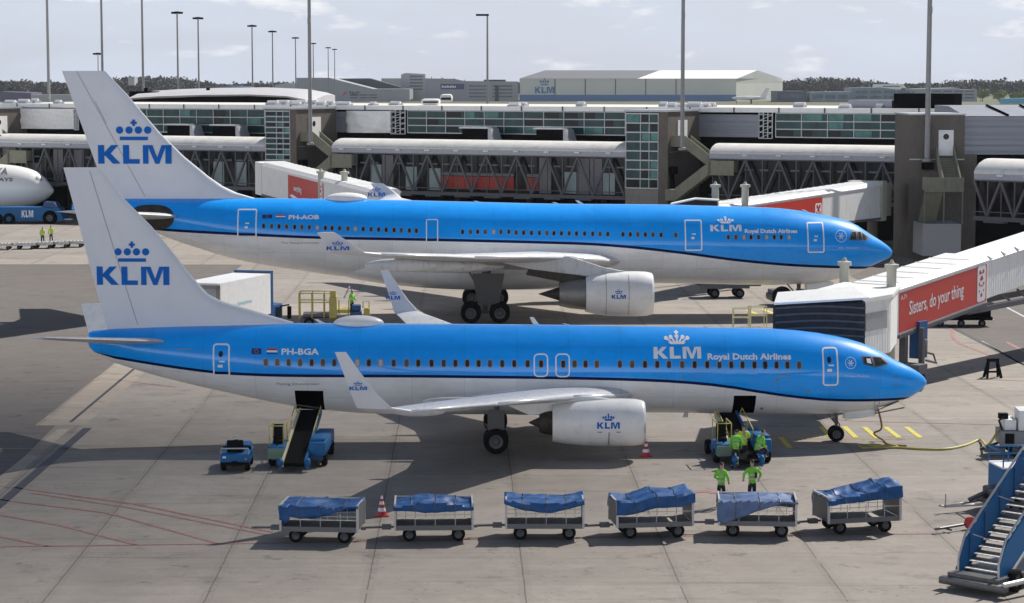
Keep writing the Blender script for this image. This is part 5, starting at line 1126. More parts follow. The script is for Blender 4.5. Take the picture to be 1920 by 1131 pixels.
def leaf_cloud(centres, radii, n_per, size, squash=.8):
    """clumps of small leaf faces through each crown's volume"""
    V = []; 
    for c, r in zip(centres, radii):
        d = rng.normal(size=(n_per, 3)); d /= np.linalg.norm(d, axis=1)[:, None]; rad = r * (rng.random(n_per) ** .45)
        rad *= 1 + .25 * np.sin(d[:, 0] * 5 + c[0]) * np.cos(d[:, 2] * 4 + c[1])
        p = np.array(c) + d * rad[:, None] * np.array([1, 1, squash]); u = rng.normal(size=(n_per, 3)); u /= np.linalg.norm(u, axis=1)[:, None]; v = np.cross(u, rng.normal(size=(n_per, 3))); v /= np.linalg.norm(v, axis=1)[:, None]
        s = size * (.5 + rng.random(n_per))[:, None]; V.append(np.stack([p - u * s - v * s * .7, p + u * s - v * s * .5, p + u * s * .8 + v * s, p - u * s + v * s * .6], 1).reshape(-1, 3))
    return np.concatenate(V)
def leaf_obj(name, V, m_, parent=None):
    k = len(V) // 4; me = bpy.data.meshes.new(name); me.vertices.add(len(V)); me.vertices.foreach_set('co', V.ravel()); me.loops.add(len(V)); me.loops.foreach_set('vertex_index', np.arange(len(V))); me.polygons.add(k); me.polygons.foreach_set('loop_start', np.arange(k) * 4); me.update(calc_edges=True); me.validate(); me.materials.append(m_)
    o = bpy.data.objects.new(name, me); C.objects.link(o); o.parent = parent; return o
cs, rs = [], []
for i in range(900):
    Y = 2250 + rng.random() * 220; X = -640 + 1280 * rng.random()
    hh = 12.0 + 4.2 * math.sin(X * .012) * math.sin(X * .031 + 1) + rng.random() * 2.2 + (2.0 if X > 250 or X < -330 else 0)
    cs.append((X, Y, hh * .55)); rs.append(hh * .5)
wood = leaf_obj('woodland', leaf_cloud(cs, rs, 170, .95, .95), foliage_mat('spring_woodland', (.045, .052, .045), (.075, .07, .055))); tag(wood, 'dark belt of distant woodland along the horizon', 'woodland', kind='stuff')
TR = foliage_mat('fresh_green_leaves', (.14, .19, .05), (.22, .27, .08)); bark = mat('bark', (.09, .07, .05), .9)
for i, (px, py, yb, wpx, lb) in enumerate(((1842, 168, 190, 30, 'left one of the fresh green trees on the right skyline'), (1873, 167, 190, 32, 'middle and tallest fresh green tree on the right skyline'), (1903, 170, 190, 20, 'small fresh green tree right of the two larger ones'), (1925, 168, 190, 24, 'fresh green tree cut by the right edge of the skyline'))):
    g = G(px, yb); hh = AT(px, py, g.y).z; r = wpx / 2 / F * g.y; o = empty('tree', (g.x, g.y, 0), 0, label=lb, cat='tree', group='fresh green trees on the right skyline')
    mb = MB(); mb.tube([(0, 0, 0), (.2, 0, hh * .3), (0, .2, hh * .7)], [.35, .28, .1]); mb.bar((.1, 0, hh * .3), (r * .5, 0, hh * .6), .15); mb.bar((.1, 0, hh * .35), (-r * .5, .4, hh * .62), .15); mb.build('trunk', bark, o)
    cc = [(rng.normal() * r * .35, rng.normal() * r * .35, hh * (.35 + .42 * rng.random())) for _ in range(9)]; leaf_obj('crown', leaf_cloud(cc, [r * (.4 + .2 * rng.random()) for _ in cc], 90, .45, .9), TR, o)
# air between the camera and the far things
hz = MB(); hz.b2(-1100, 1100, -30, 3600, -1, 45); hm = bpy.data.materials.new('haze'); hm.use_nodes = True; ht = hm.node_tree; ht.nodes.clear(); ho_ = ht.nodes.new('ShaderNodeOutputMaterial'); hv = ht.nodes.new('ShaderNodeVolumePrincipled')
hv.inputs['Color'].default_value = (.80, .86, .95, 1); hv.inputs['Density'].default_value = .00004; hv.inputs['Anisotropy'].default_value = .2; ht.links.new(hv.outputs[0], ho_.inputs['Volume'])
tag(hz.build('haze', hm), kind='stuff')
# unseen thin cloud added towards the sun to shade the lower left apron
cm = bpy.data.materials.new('thin_cloud'); cm.use_nodes = True; t = cm.node_tree; t.nodes.clear(); L = t.links.new
co = t.nodes.new('ShaderNodeOutputMaterial'); cmx = t.nodes.new('ShaderNodeMixShader'); ct = t.nodes.new('ShaderNodeBsdfTransparent'); cd = t.nodes.new('ShaderNodeBsdfDiffuse'); cd.inputs['Color'].default_value = (.9, .9, .9, 1)
tcn = t.nodes.new('ShaderNodeTexCoord'); sxn = t.nodes.new('ShaderNodeSeparateXYZ'); L(tcn.outputs['Object'], sxn.inputs[0]); cbn = t.nodes.new('ShaderNodeCombineXYZ'); L(sxn.outputs[0], cbn.inputs[0]); L(sxn.outputs[1], cbn.inputs[1])
dv = t.nodes.new('ShaderNodeVectorMath'); dv.operation = 'DIVIDE'; dv.inputs[1].default_value = (62, 44, 1); L(cbn.outputs[0], dv.inputs[0]); ln_ = t.nodes.new('ShaderNodeVectorMath'); ln_.operation = 'LENGTH'; L(dv.outputs[0], ln_.inputs[0])
nz = t.nodes.new('ShaderNodeTexNoise'); nz.inputs['Scale'].default_value = .035; nz.inputs['Detail'].default_value = 5; L(cbn.outputs[0], nz.inputs['Vector'])
ad = t.nodes.new('ShaderNodeMath'); ad.operation = 'MULTIPLY_ADD'; L(nz.outputs['Fac'], ad.inputs[0]); ad.inputs[1].default_value = .5; L(ln_.outputs['Value'], ad.inputs[2])
mrn = t.nodes.new('ShaderNodeMapRange'); mrn.interpolation_type = 'SMOOTHSTEP'; mrn.inputs['From Min'].default_value = .30; mrn.inputs['From Max'].default_value = 1.35; mrn.inputs['To Min'].default_value = .62; mrn.inputs['To Max'].default_value = 0
L(ad.outputs[0], mrn.inputs['Value']); L(mrn.outputs[0], cmx.inputs[0]); L(ct.outputs[0], cmx.inputs[1]); L(cd.outputs[0], cmx.inputs[2]); L(cmx.outputs[0], co.inputs[0])
mb = MB(); ellipsoid(mb, (0, 0, 0), (84, 62, 9), nx=20, nr=24); k_ = 600 / math.tan(SUN_EL); cl = mb.build('cloud', cm, loc=(-36 + math.sin(SUN_AZ) * k_, 90 + math.cos(SUN_AZ) * k_, 600)); tag(cl, 'unseen thin cloud added high up to shade the apron', 'cloud', kind='stuff')
S.cycles.transparent_max_bounces = 8
# ------------------------------------------------------------------ jet bridges
def jet_bridge(L0, R0, y_top0, y_bot0, y_top1, y_bot1, label, text=None, wd=3.0, post=True, sign=(0, 1), ext=0, cab=None, text_size=.95):
    """near face from pixel column L0=(px, depth) to R0=(px, depth), real box of width wd"""
    (xa, Ya), (xb, Yb) = L0, R0
    a0, a1 = AT(xa, y_bot0, Ya), AT(xa, y_top0, Ya); b0, b1 = AT(xb, y_bot1, Yb), AT(xb, y_top1, Yb)
    u = Vector((b0.x - a0.x, b0.y - a0.y, 0)); L = u.length; u.normalize(); n = Vector((-u.y, u.x, 0)); away = n if n.dot(Vector((0, 1, 0))) > 0 and n.dot(a0) > 0 else -n
    if away.dot(Vector((a0.x, a0.y, 0))) < 0: away = -away
    o = empty('jet_bridge', (a0.x, a0.y, 0), math.atan2(u.y, u.x), label=label, cat='jet bridge'); sgn = 1 if away.dot(n) > 0 else -1
    f = lambda x, w_, t: Vector((x, sgn * w_, (a0.z + (b0.z - a0.z) * x / L) * (1 - t) + (a1.z + (b1.z - a1.z) * x / L) * t))
    mb = MB(); k = 14
    for (x0, x1, ins, t0, t1) in ((0, L, 0, 0, .93),):
        mb.loft([[f(x, ins, t0), f(x, wd - ins, t0), f(x, wd - ins, t1), f(x, ins, t1)] for x in (x0, x1)], sm=False)
    mb.build('tunnel', K['whitef'], o)
    mb = MB(); mb.loft([[f(x, -.08, .925) , f(x, .3, 1.02), f(x, wd - .3, 1.02), f(x, wd + .08, .925), f(x, wd + .08, .90), f(x, -.08, .90)] for x in (-.1, L + .1)], sm=False)
    for i in range(int(L / 1.6)): x = .5 + i * 1.6; mb.bar(f(x, .25, 1.02), f(x, wd - .25, 1.02), .06)
    mb.build('roof', K['white'], o)
    mb = MB(); mb.loft([[f(x, -.1, 0), f(x, .25, 0), f(x, .25, -.07), f(x, -.1, -.07)] for x in (0, L)], sm=False); mb.loft([[f(x, wd - .25, 0), f(x, wd, 0), f(x, wd, -.07), f(x, wd - .25, -.07)] for x in (0, L)], sm=False)
    for i in range(int(L / 2.4) + 1): mb.bar(f(i * 2.4, .1, -.035), f(i * 2.4, wd - .1, -.035), .12)
    mb.build('underframe', K['truss'], o)
    if text is not None:
        s0, s1 = sign; mb = MB(); mb.loft([[f(x, -.05, .04), f(x, -.002, .04), f(x, -.002, .84), f(x, -.05, .84)] for x in (L * s0, L * s1)], sm=False); sg = mb.build('sign_panel', mat('red_advert_panel', (.56, .045, .03), .45, var=.05, coat=.2), o)
        hgt = (a1.z - a0.z) * .8
        def put(polys, x0, t0, name, m_):
            q = MB()
            for P in polys: q.poly([f(x0 + p[0], -.062, t0) + Vector((0, 0, p[1])) for p in P])
            q.build(name, m_, sg, fix=False)
        if text:
            T = text2d(text, text_size, .012); wT = max(p[0] for q in T for p in q); k_ = L * (s1 - s0) * .62 / wT
            T = [[(x * k_, y) for x, y in p] for p in T]; put(T, L * s0 + L * (s1 - s0) * .10, .34, 'sign_lettering', M['ltr'])
            put([[(x, y) for x, y in p] for p in text2d('A.71', .34, .004)], L * s0 + .1, .70, 'sign_lettering', M['ltr'])
        # emblem plate at the far end: rounded white plate with red openings
        e0 = L * s1 - 1.15 * (L * (s1 - s0) / 10); ew = 1.0 * (L * (s1 - s0) / 10)
        put([[(0, .12), (.12, 0), (ew - .12, 0), (ew, .12), (ew, hgt - .2), (ew - .12, hgt - .08), (.12, hgt - .08), (0, hgt - .2)]], e0, .07, 'sign_emblem', M['ltr'])
        q = MB(); rp = MATS['red_advert_panel']
        for (cx_, cy_, r_) in ((.3, .84, .12), (.7, .84, .12), (.5, .66, .15), (.25, .5, .09), (.75, .5, .09), (.5, .18, .12), (.25, .3, .07), (.75, .3, .07)):
            q.poly([f(e0 + x, -.070, .07) + Vector((0, 0, z)) for x, z in circ(cx_ * ew, cy_ * hgt * .94, r_ * ew, 12)])
        for zz in (.40, .58, .74): q.poly([f(e0 + x, -.070, .07) + Vector((0, 0, z)) for x, z in rect(ew * .3, ew * .7, zz * hgt, (zz + .035) * hgt)])
        q.build('sign_emblem', rp, sg, fix=False)
    return o, f, L, u, sgn
def post_pair(parent_o, pts, label=None):
    for (px, Y, yt, yb) in pts:
        pass
def lift_column(o, wpos, ztop, zbot, r=.26):
    p = o.matrix_basis.inverted() @ Vector(wpos); mb = MB(); mb.tube([(p.x, p.y, zbot), (p.x, p.y, ztop - .25)], r, 0, 14); mb.lathe([(0, r), (0, r * 1.45), (.2, r * 1.45), (.24, r * .6), (.45, r * .2)], (p.x, p.y, ztop - .25), 'Z', 14); mb.build('lift_column', K['post'], o)
br, f, L, u, sgn = jet_bridge((1683, 117), (1850, 125), 536, 629, 481, 566.5, 'white jet bridge with red advert docked at the nearest airliner', 'Sisters, do your thing', sign=(.01, .985), text_size=1.05)
# second, slimmer tunnel section sliding out of the first towards the terminal
mb = MB(); mb.loft([[f(x, .22, .04), f(x, 2.78, .04), f(x, 2.78, .88), f(x, .22, .88)] for x in (L * .9, L + 22)], sm=False); mb.build('inner_tunnel', K['whitef'], br)
mb = MB(); mb.loft([[f(x, .14, .87), f(x, .4, .95), f(x, 2.6, .95), f(x, 2.86, .87)] for x in (L + .15, L + 22)], sm=False)
for i in range(12): mb.bar(f(L + .8 + i * 1.7, .1, .90), f(L + .8 + i * 1.7, .4, .96), .1)
mb.build('inner_roof', K['white'], br)
mb = MB(); mb.bar(f(L * .82, .3, -.1), f(L + 12, .3, -.1) + Vector((0, 0, -1.2)), .3); mb.bar(f(L * .82, 2.4, -.1), f(L + 12, 2.4, -.1) + Vector((0, 0, -1.2)), .3)
for i in range(7): mb.bar(f(L * .85 + i * 2, .3, -.02), f(L * .85 + i * 2 + 1, .3, -.1) + Vector((0, 0, -.12 * i)), .1)
mb.build('cable_strut', K['truss'], br)
inv = Matrix.Rotation(-br.rotation_euler.z, 4, 'Z') @ Matrix.Translation(-Vector(br.location))
W2 = lambda x, y, z: inv @ Vector((x, y, z))
br.matrix_basis = Matrix.Translation(br.location) @ Matrix.Rotation(br.rotation_euler.z, 4, 'Z')
p = AT(1671, 560, 116.6); zt_ = AT(1671, 494, 116.6).z; lift_column(br, (p.x, p.y, 0), zt_, 1.0)
p = AT(1583, 520, 120.0); lift_column(br, (p.x, p.y, 0), AT(1583, 489, 120).z, 1.5)
# cab: rotating head between tunnel and aircraft
c0 = AT(1597, 600, 109.2); c1 = AT(1658, 600, 114.4); zc1 = f(0, 0, .93).z; zc0 = f(0, 0, 0).z - .35
cabp = [(c0.x, c0.y), (c1.x, c1.y), (f(0, 0, 0).x, 0)]
P_ = [Vector((c0.x, 109.2, 0)), Vector((c1.x, 112.5, 0)), Vector((AT(1683, 600, 117).x, 117, 0)), Vector((AT(1683, 600, 117).x - 2.5, 119, 0)), Vector((c0.x - 1.6, 113.5, 0))]
pl = [W2(q.x, q.y, zc0) for q in P_]; mb = MB(); mb.prism(pl, (0, 0, zc1 - zc0)); cb = mb.build('cab', K['whitef'], br)
mb = MB(); ctr = sum(pl, Vector()) / 5; mb.prism([ctr + (q - ctr) * 1.06 + Vector((0, 0, zc1 - zc0 + .003)) for q in pl], (0, 0, .18)); mb.build('cab_roof', K['white'], br)
a_, b_ = pl[0], pl[1]; d_ = (b_ - a_); nrm_ = Vector((d_.y, -d_.x, 0)).normalized() * .03
mb = MB(); q0 = a_ + d_ * .35 + nrm_; q1 = a_ + d_ * .9 + nrm_; mb.quad(q0 + Vector((0, 0, 1.3)), q1 + Vector((0, 0, 1.3)), q1 + Vector((0, 0, 2.2)), q0 + Vector((0, 0, 2.2))); mb.build('cab_window', mat('grey_cab_glass', (.36, .37, .38), .2), cb)
# folding canopy reaching over to the aircraft's far-side door
bx0, bx1 = AT(1453, 575, 105.2).x, c0.x; z1_ = AT(1525, 566, 106).z
mb = MB(); n_ = 16; rings = []
for i in range(n_ + 1):
    t = i / n_; y = 105.0 + 4.0 * t; e = .12 if i % 2 else -.04
    rings.append([W2(bx0 + t * .6 - e, y, 2.7), W2(bx0 + t * .6 - e, y, z1_ - .2), W2(bx0 + .8 + t * .5, y, z1_ + e * .5), W2(bx1, y, z1_ + .05 + e * .5), W2(bx1, y, 2.7)])
mb.loft(rings, sm=False); 
for i in range(9):
    z = 3.0 + i * .34; pts = [W2(bx0 + (bx1 - bx0) * k / 10, 104.93, z + .10 * math.sin(k / 10 * math.pi) * (1 if i > 3 else -.5)) for k in range(11)]; mb.tube(pts, .05, 1, 6)
mb.build('canopy', [K['bellow'], mat('bellows_fold_grey', (.11, .11, .12), .7, spec=.1)], br)
mb = MB(); mb.quad(W2(bx0 - .1, 104.7, z1_ + .06), W2(bx1 + .1, 104.7, z1_ + .32), W2(bx1 + .1, 109.4, z1_ + .42), W2(bx0 + .6, 109.2, z1_ + .16)); mb.prism([W2(bx0 - .1, 104.68, z1_ - .02), W2(bx1 + .1, 104.68, z1_ + .24), W2(bx1 + .1, 104.68, z1_ + .34), W2(bx0 - .1, 104.68, z1_ + .08)], W2(0, 104.78, 0) - W2(0, 104.68, 0)); mb.build('canopy_roof', K['white'], br)
# bogie under the lift columns
g_ = W2(20.6, 118.2, 0); mb = MB(); mb.box((g_.x, g_.y, 1.2), (.9, 3.2, .5)); mb.box((g_.x, g_.y - .4, 2.4), (.35, .35, 2.2)); mb.box((g_.x + .9, g_.y - 1.0, 2.0), (.25, .25, 2.6)); mb.box((g_.x + 1.3, g_.y - .8, 2.2), (.5, .5, .9), bev=.1); mb.tube([(g_.x + 1.4, g_.y - 1, 1.5), (g_.x + 2.2, g_.y - 1.2, 1.3), (g_.x + 2.6, g_.y - .8, 1.7), (g_.x + 1.5, g_.y - .4, 2.0)], .06); bo = mb.build('bogie', K['truss'], br)
for dy in (-1.3, 1.3):
    mb = MB(); wheel(mb, (g_.x, g_.y + dy, .55), .55, .4); mb.build('wheel', [M['black'], M['hub']], bo)
q_ = W2(AT(1722, 640, 119).x, 119, 0); mb = MB(); mb.b2(q_.x - .45, q_.x + .45, q_.y - .3, q_.y + .3, 1.6, 3.6); mb.build('drive_cabinet', mat('blue_cabinet', (.01, .08, .26), .5), br)
# two further bridges
br2, f2, L2, u2, sg2_ = jet_bridge((1345, 172), (1650, 205), 389, 440, 343, 408, 'white jet bridge with partly hidden red advert behind the nose of the larger airliner', '', sign=(.20, .60), wd=3.0)
br2.matrix_basis = Matrix.Translation(br2.location) @ Matrix.Rotation(br2.rotation_euler.z, 4, 'Z')
for px_, Y_, yt in ((1341, 172, 345), (1397, 176, 345)):
    p = AT(px_, 370, Y_); lift_column(br2, (p.x, p.y, 0), AT(px_, yt, Y_).z, 1.0, .28)
mb = MB(); xe = L2; mb.loft([[f2(x, -.2, -.1), f2(x, 3.2, -.1), f2(x, 3.2, 1.04), f2(x, -.2, 1.04)] for x in (xe + .02, xe + 1.2)], sm=False); mb.loft([[f2(x, .1, .02), f2(x, 2.9, .02), f2(x, 2.9, .95), f2(x, .1, .95)] for x in (xe + 1.2, xe + 3.4)], sm=False); mb.build('rotunda', K['post'], br2)
p = f2(xe + 2.2, 1.5, 0); mb = MB(); mb.tube([(p.x, p.y, 0), (p.x, p.y, p.z)], .5, 0, 14); mb.build('column', K['conc'], br2)
cw0 = AT(1255, 386, 168); cq = br2.matrix_basis.inverted(); mb = MB(); a_ = cq @ AT(1256, 384, 167); b_ = cq @ AT(1345, 384, 170.5); mb.prism([(a_.x, a_.y, a_.z - 2.4), (b_.x, b_.y, a_.z - 2.4), (b_.x, b_.y, a_.z + .1), ((a_.x + b_.x) / 2, (a_.y + b_.y) / 2, a_.z + .3), (a_.x, a_.y, a_.z)], (cq.to_3x3() @ Vector((.3, 3, 0)))); mb.build('canopy', K['bellow'], br2)
mb = MB(); mb.tube([(a_.x, a_.y - .1, a_.z + .06), ((a_.x + b_.x) / 2, (a_.y + b_.y) / 2 - .1, a_.z + .36), (b_.x, b_.y - .1, a_.z + .16)], .09); mb.build('canopy_edge', K['white'], br2)
br3, f3, L3, u3, sg3 = jet_bridge((492, 231), (690, 196), 306, 364, 356, 418, 'white jet bridge with red advert sloping down behind the tail of the larger airliner', '', sign=(.28, .62), wd=3.0)
mb = MB()
T = text2d('everything', .8, .02)
for P_2 in T: mb.poly([f3(L3 * .34 + p[0] * .85, -.08, .5) + Vector((0, 0, p[1] - .35)) for p in P_2])
mb.build('sign_lettering', M['ltr'], br3, fix=False)
br3.matrix_basis = Matrix.Translation(br3.location) @ Matrix.Rotation(br3.rotation_euler.z, 4, 'Z')
for px_, Y_, yt in ((602, 210.5, 320), (646, 206, 321)):
    p = AT(px_, 350, Y_); lift_column(br3, (p.x, p.y, 0), AT(px_, yt, Y_).z, 1.0, .3)
mb = MB(); mb.loft([[f3(x, -.1, -.05), f3(x, 3.1, -.05), f3(x, 3.1, 1.0), f3(x, -.1, 1.0)] for x in (-2.6, -.02)], sm=False); mb.build('rotunda', K['whitef'], br3)
p = f3(-1.3, 1.5, 0); mb = MB(); mb.tube([(p.x, p.y, 0), (p.x, p.y, p.z)], .5, 0, 14); mb.build('column', K['conc'], br3)

# ------------------------------------------------------------------ apron vehicles and equipment
V = {}
V['blue'] = mat('vehicle_blue', (.012, .125, .32), .5, var=.1, spec=.25, dirt=((.05, .08, .12), .5, 3)); V['dblue'] = mat('vehicle_dark_blue', (.012, .07, .20), .45, var=.1, dirt=((.04, .04, .05), .5, 3)); V['yel'] = mat('safety_yellow', (.46, .39, .10), .5, var=.1, dirt=((.12, .1, .05), .5, 4))
V['pale'] = mat('pale_yellow_rail', (.62, .58, .34), .5); V['grey'] = mat('galvanised_sheet', (.15, .155, .16), .5, .4, var=.15, dirt=((.13, .12, .11), .6, 3)); V['post'] = mat('cart_post_white', (.48, .48, .48), .45, .3); V['belt'] = mat('conveyor_rubber', (.008, .008, .009), 1.0, var=.3, scale=14); V['belt'].node_tree.nodes['Principled BSDF'].inputs['Specular IOR Level'].default_value = .05
V['deck'] = mat('worn_deck', (.36, .33, .29), .8, var=.3, scale=5)
def tarp_mat(name, col):
    m = mat(name, col, .5, spec=.25, var=.2, scale=2.5, bump=.4, dirt=((.09, .11, .15), .5, 2)); return m
TB = tarp_mat('blue_tarpaulin', (.018, .085, .25)); TG = tarp_mat('faded_grey_blue_tarpaulin', (.11, .17, .32))
def cart_parts(o, mirror=False):
    Lx, Ly, zd = 1.39, .78, .56
    mb = MB(); mb.b2(-Lx, Lx, -Ly, Ly, zd - .08, zd); mb.b2(-Lx, Lx, -Ly - .02, -Ly + .03, zd - .12, zd + .06); mb.b2(-1.1, 1.1, -.12, .12, zd - .22, zd - .11); mb.build('deck', V['grey'], o)
    mb = MB(); mb.b2(-Lx + .05, Lx - .05, -Ly + .06, Ly - .05, zd + .002, zd + .02); mb.build('floor', V['deck'], o)
    for sx in (-1, 1):
        mb = MB()
        for sy in (-1, 1): mb.b2(sx * Lx - .04, sx * Lx + .04, sy * Ly - .04, sy * Ly + .04, zd - .1, 1.42)
        mb.b2(sx * Lx - .03, sx * Lx + .03, -Ly, Ly, 1.36, 1.42); mb.build('end_frame', V['post'], o)
        mb = MB(); mb.b2(sx * Lx - .015, sx * Lx + .015, -Ly + .05, Ly - .05, zd + .02, 1.32); mb.build('end_panel', V['grey'], o)
    mb = MB()
    for z in (.85, 1.1): mb.bar((-Lx, Ly, z), (Lx, Ly, z), .02)
    for k in range(1, 8): mb.bar((-Lx + k * .36, Ly, zd), (-Lx + k * .36, Ly, 1.36), .018)
    mb.bar((-Lx, Ly, 1.38), (Lx, Ly, 1.38), .04); mb.bar((-Lx, -Ly, 1.0), (Lx, -Ly, 1.0), .022)
    for k in (2, 4, 6): mb.bar((-Lx + k * .36, -Ly, zd), (-Lx + k * .36, -Ly, 1.1), .02)
    mb.build('side_rails', V['post'], o)
    for sx in (-1, 1):
        for sy in (-1, 1):
            mb = MB(); wheel(mb, (sx * .88, sy * .55, .25), .25, .2, 18); mb.b2(sx * .92 - .06, sx * .92 + .06, sy * .55 - .13, sy * .55 + .13, .40, .48, 0); mb.build('wheel', [M['black'], M['hub']], o)
    mb = MB(); mb.bar((-Lx, 0, .42), (-Lx - 1.05, 0, .40), .07); mb.box((-Lx - .32, 0, .42), (.34, .24, .16)); mb.tube([(-Lx - 1.05, -.06, .4), (-Lx - 1.2, 0, .4), (-Lx - 1.05, .06, .4)], .03); mb.bar((Lx, 0, .42), (Lx + .18, 0, .42), .08); mb.build('tow_bar', M['steel'], o)
def tarpaulin(o, m_, top, drop, wob, x0=-1.44, x1=1.44, back=.5, seed=1):
    """cloth thrown over the cart: top(x), front drop(x), back drop"""
    nx, ny = 44, 30; V_ = []; fs = []; rr = np.random.default_rng(seed); ph = rr.random(8) * 6.28
    for i in range(nx + 1):
        x = x0 + (x1 - x0) * i / nx; zt = top(x); dp = drop(x); tot = back + 1.6 + dp
        for j in range(ny + 1):
            s = tot * j / ny
            if s < back: y, z = .82, zt - (back - s)
            elif s < back + 1.6: y = .82 - (s - back); z = zt + .05 * math.sin((s - back) / 1.6 * math.pi) - .10 * math.sin((s - back) / 1.6 * math.pi) * (1 + math.sin(x * 2.2 + ph[0]))
            else: y = -.82 - .03; z = zt - (s - back - 1.6)
            w_ = wob * (.6 - abs(math.sin(x * 2.6 + s * 2.2 + ph[1])) * .9 + (.5 - abs(math.sin(x * 1.3 - s * 4.5 + ph[2]))) * 1.0 + (.5 - abs(math.sin(x * 6.2 + s * 1.2 + math.sin(s * 3 + ph[3]) * .8))) * .45)
            z += w_ if back < s < back + 1.6 else w_ * .3; y += -abs(w_) * (1.8 if s > back + 1.6 else .3); V_.append((x + .02 * math.sin(s * 7 + ph[5]), y, z))
    for i in range(nx):
        for j in range(ny): a = i * (ny + 1) + j; fs.append((a, a + 1, a + ny + 2, a + ny + 1))
    mb = MB(); mb.add(V_, fs, 0, True); ob = mb.build('tarpaulin', m_, o); sol = ob.modifiers.new('cloth', 'SOLIDIFY'); sol.thickness = .015
    for xs_ in (-.75, .1, .8):
        i0 = int((xs_ - x0) / (x1 - x0) * nx); mbs = MB(); mbs.tube([Vector(V_[i0 * (ny + 1) + j]) + Vector((0, -.02 if j > ny * .8 else 0, .02)) for j in range(0, ny + 1, 1)], .012, 0, 5); mbs.build('strap', M['steel'], ob)
    return ob
carts = [
 ((604, 1010), -5, TB, lambda x: 1.40 - .03 * math.sin(x * 3), lambda x: .30 + .20 * math.cos(x * 1.9 + .9) + (.25 if x < -1.1 else 0), .045, 'baggage cart with hanging torn blue tarpaulin, the one farthest left in the row'),
 ((813, 1007), 2, TB, lambda x: 1.42 + .05 * math.cos(x * 2), lambda x: .28 + .08 * math.cos(x * 2), .06, 'baggage cart with blue tarpaulin right beside the cone at the carts'),
 ((1021, 1004), 0, TB, lambda x: 1.45 + .07 * x * x - .06, lambda x: .22 + .12 * math.cos(x * 1.3), .05, 'baggage cart whose shiny blue tarpaulin sags like a hammock in the middle'),
 ((1221, 1001), 8, TB, lambda x: 1.56 + .09 * x + .04 * math.cos(x * 4), lambda x: .46 - .05 * x, .045, 'baggage cart fully covered by a bulging blue tarpaulin, grey end panel facing left'),
 ((1420, 999), -4, TG, lambda x: 1.40 - .03 * x * x, lambda x: max(.08, .55 - .36 * (x + .4)) if x > -1.3 else .75, .035, 'baggage cart with faded grey blue tarpaulin in front of two standing workers'),
 ((1608, 992), 13, TB, lambda x: 1.38 + .17 * (x + 1.1), lambda x: .34 + .10 * x, .08, 'baggage cart at the right end with striped blue tarpaulin piled up to its right')]
cart0 = None
for i, ((px, py), rz, tm, tf, df, wb, lb) in enumerate(carts):
    p = G(px, py + 5); p.y += .3
    if cart0 is None: o = empty('baggage_cart', (p.x, p.y, 0), R(rz), label=lb, cat='baggage cart', group='baggage carts coupled in a row'); cart_parts(o); cart0 = o; tp = None
    else:
        o = cart0.copy(); C.objects.link(o); o.location = (p.x, p.y, 0); o.rotation_euler = (0, 0, R(rz)); o['label'] = lb
        for ch in cart_children: c = ch.copy(); C.objects.link(c); c.parent = o
    if i == 0: cart_children = children(cart0)
    tarpaulin(o, tm, tf, df, wb, seed=i + 3)
def cone(px, py, lb):
    p = G(px, py); o = empty('traffic_cone', (p.x, p.y, 0), .3, label=lb, cat='traffic cone', group='red and white cones'); mb = MB(); mb.box((0, 0, .03), (.46, .46, .06), bev=.02); mb.build('base', M['red'], o)
    mb = MB(); zs = [.06, .20, .34, .46, .58, .68, .80]; rs_ = [.19, .155, .125, .098, .073, .052, .028]
    for k in range(6): mb.lathe([(zs[k], rs_[k]), (zs[k + 1], rs_[k + 1])], (0, 0, 0), 'Z', 16, 0 if k % 2 == 0 else 1)
    mb.lathe([(.80, .028), (.80, .001)], (0, 0, 0), 'Z', 16, 0); mb.build('body', [M['red'], M['ltr']], o)
cone(716, 968, 'traffic cone standing between two baggage carts'); cone(1211, 856, 'traffic cone on its own in front of the engine intake')
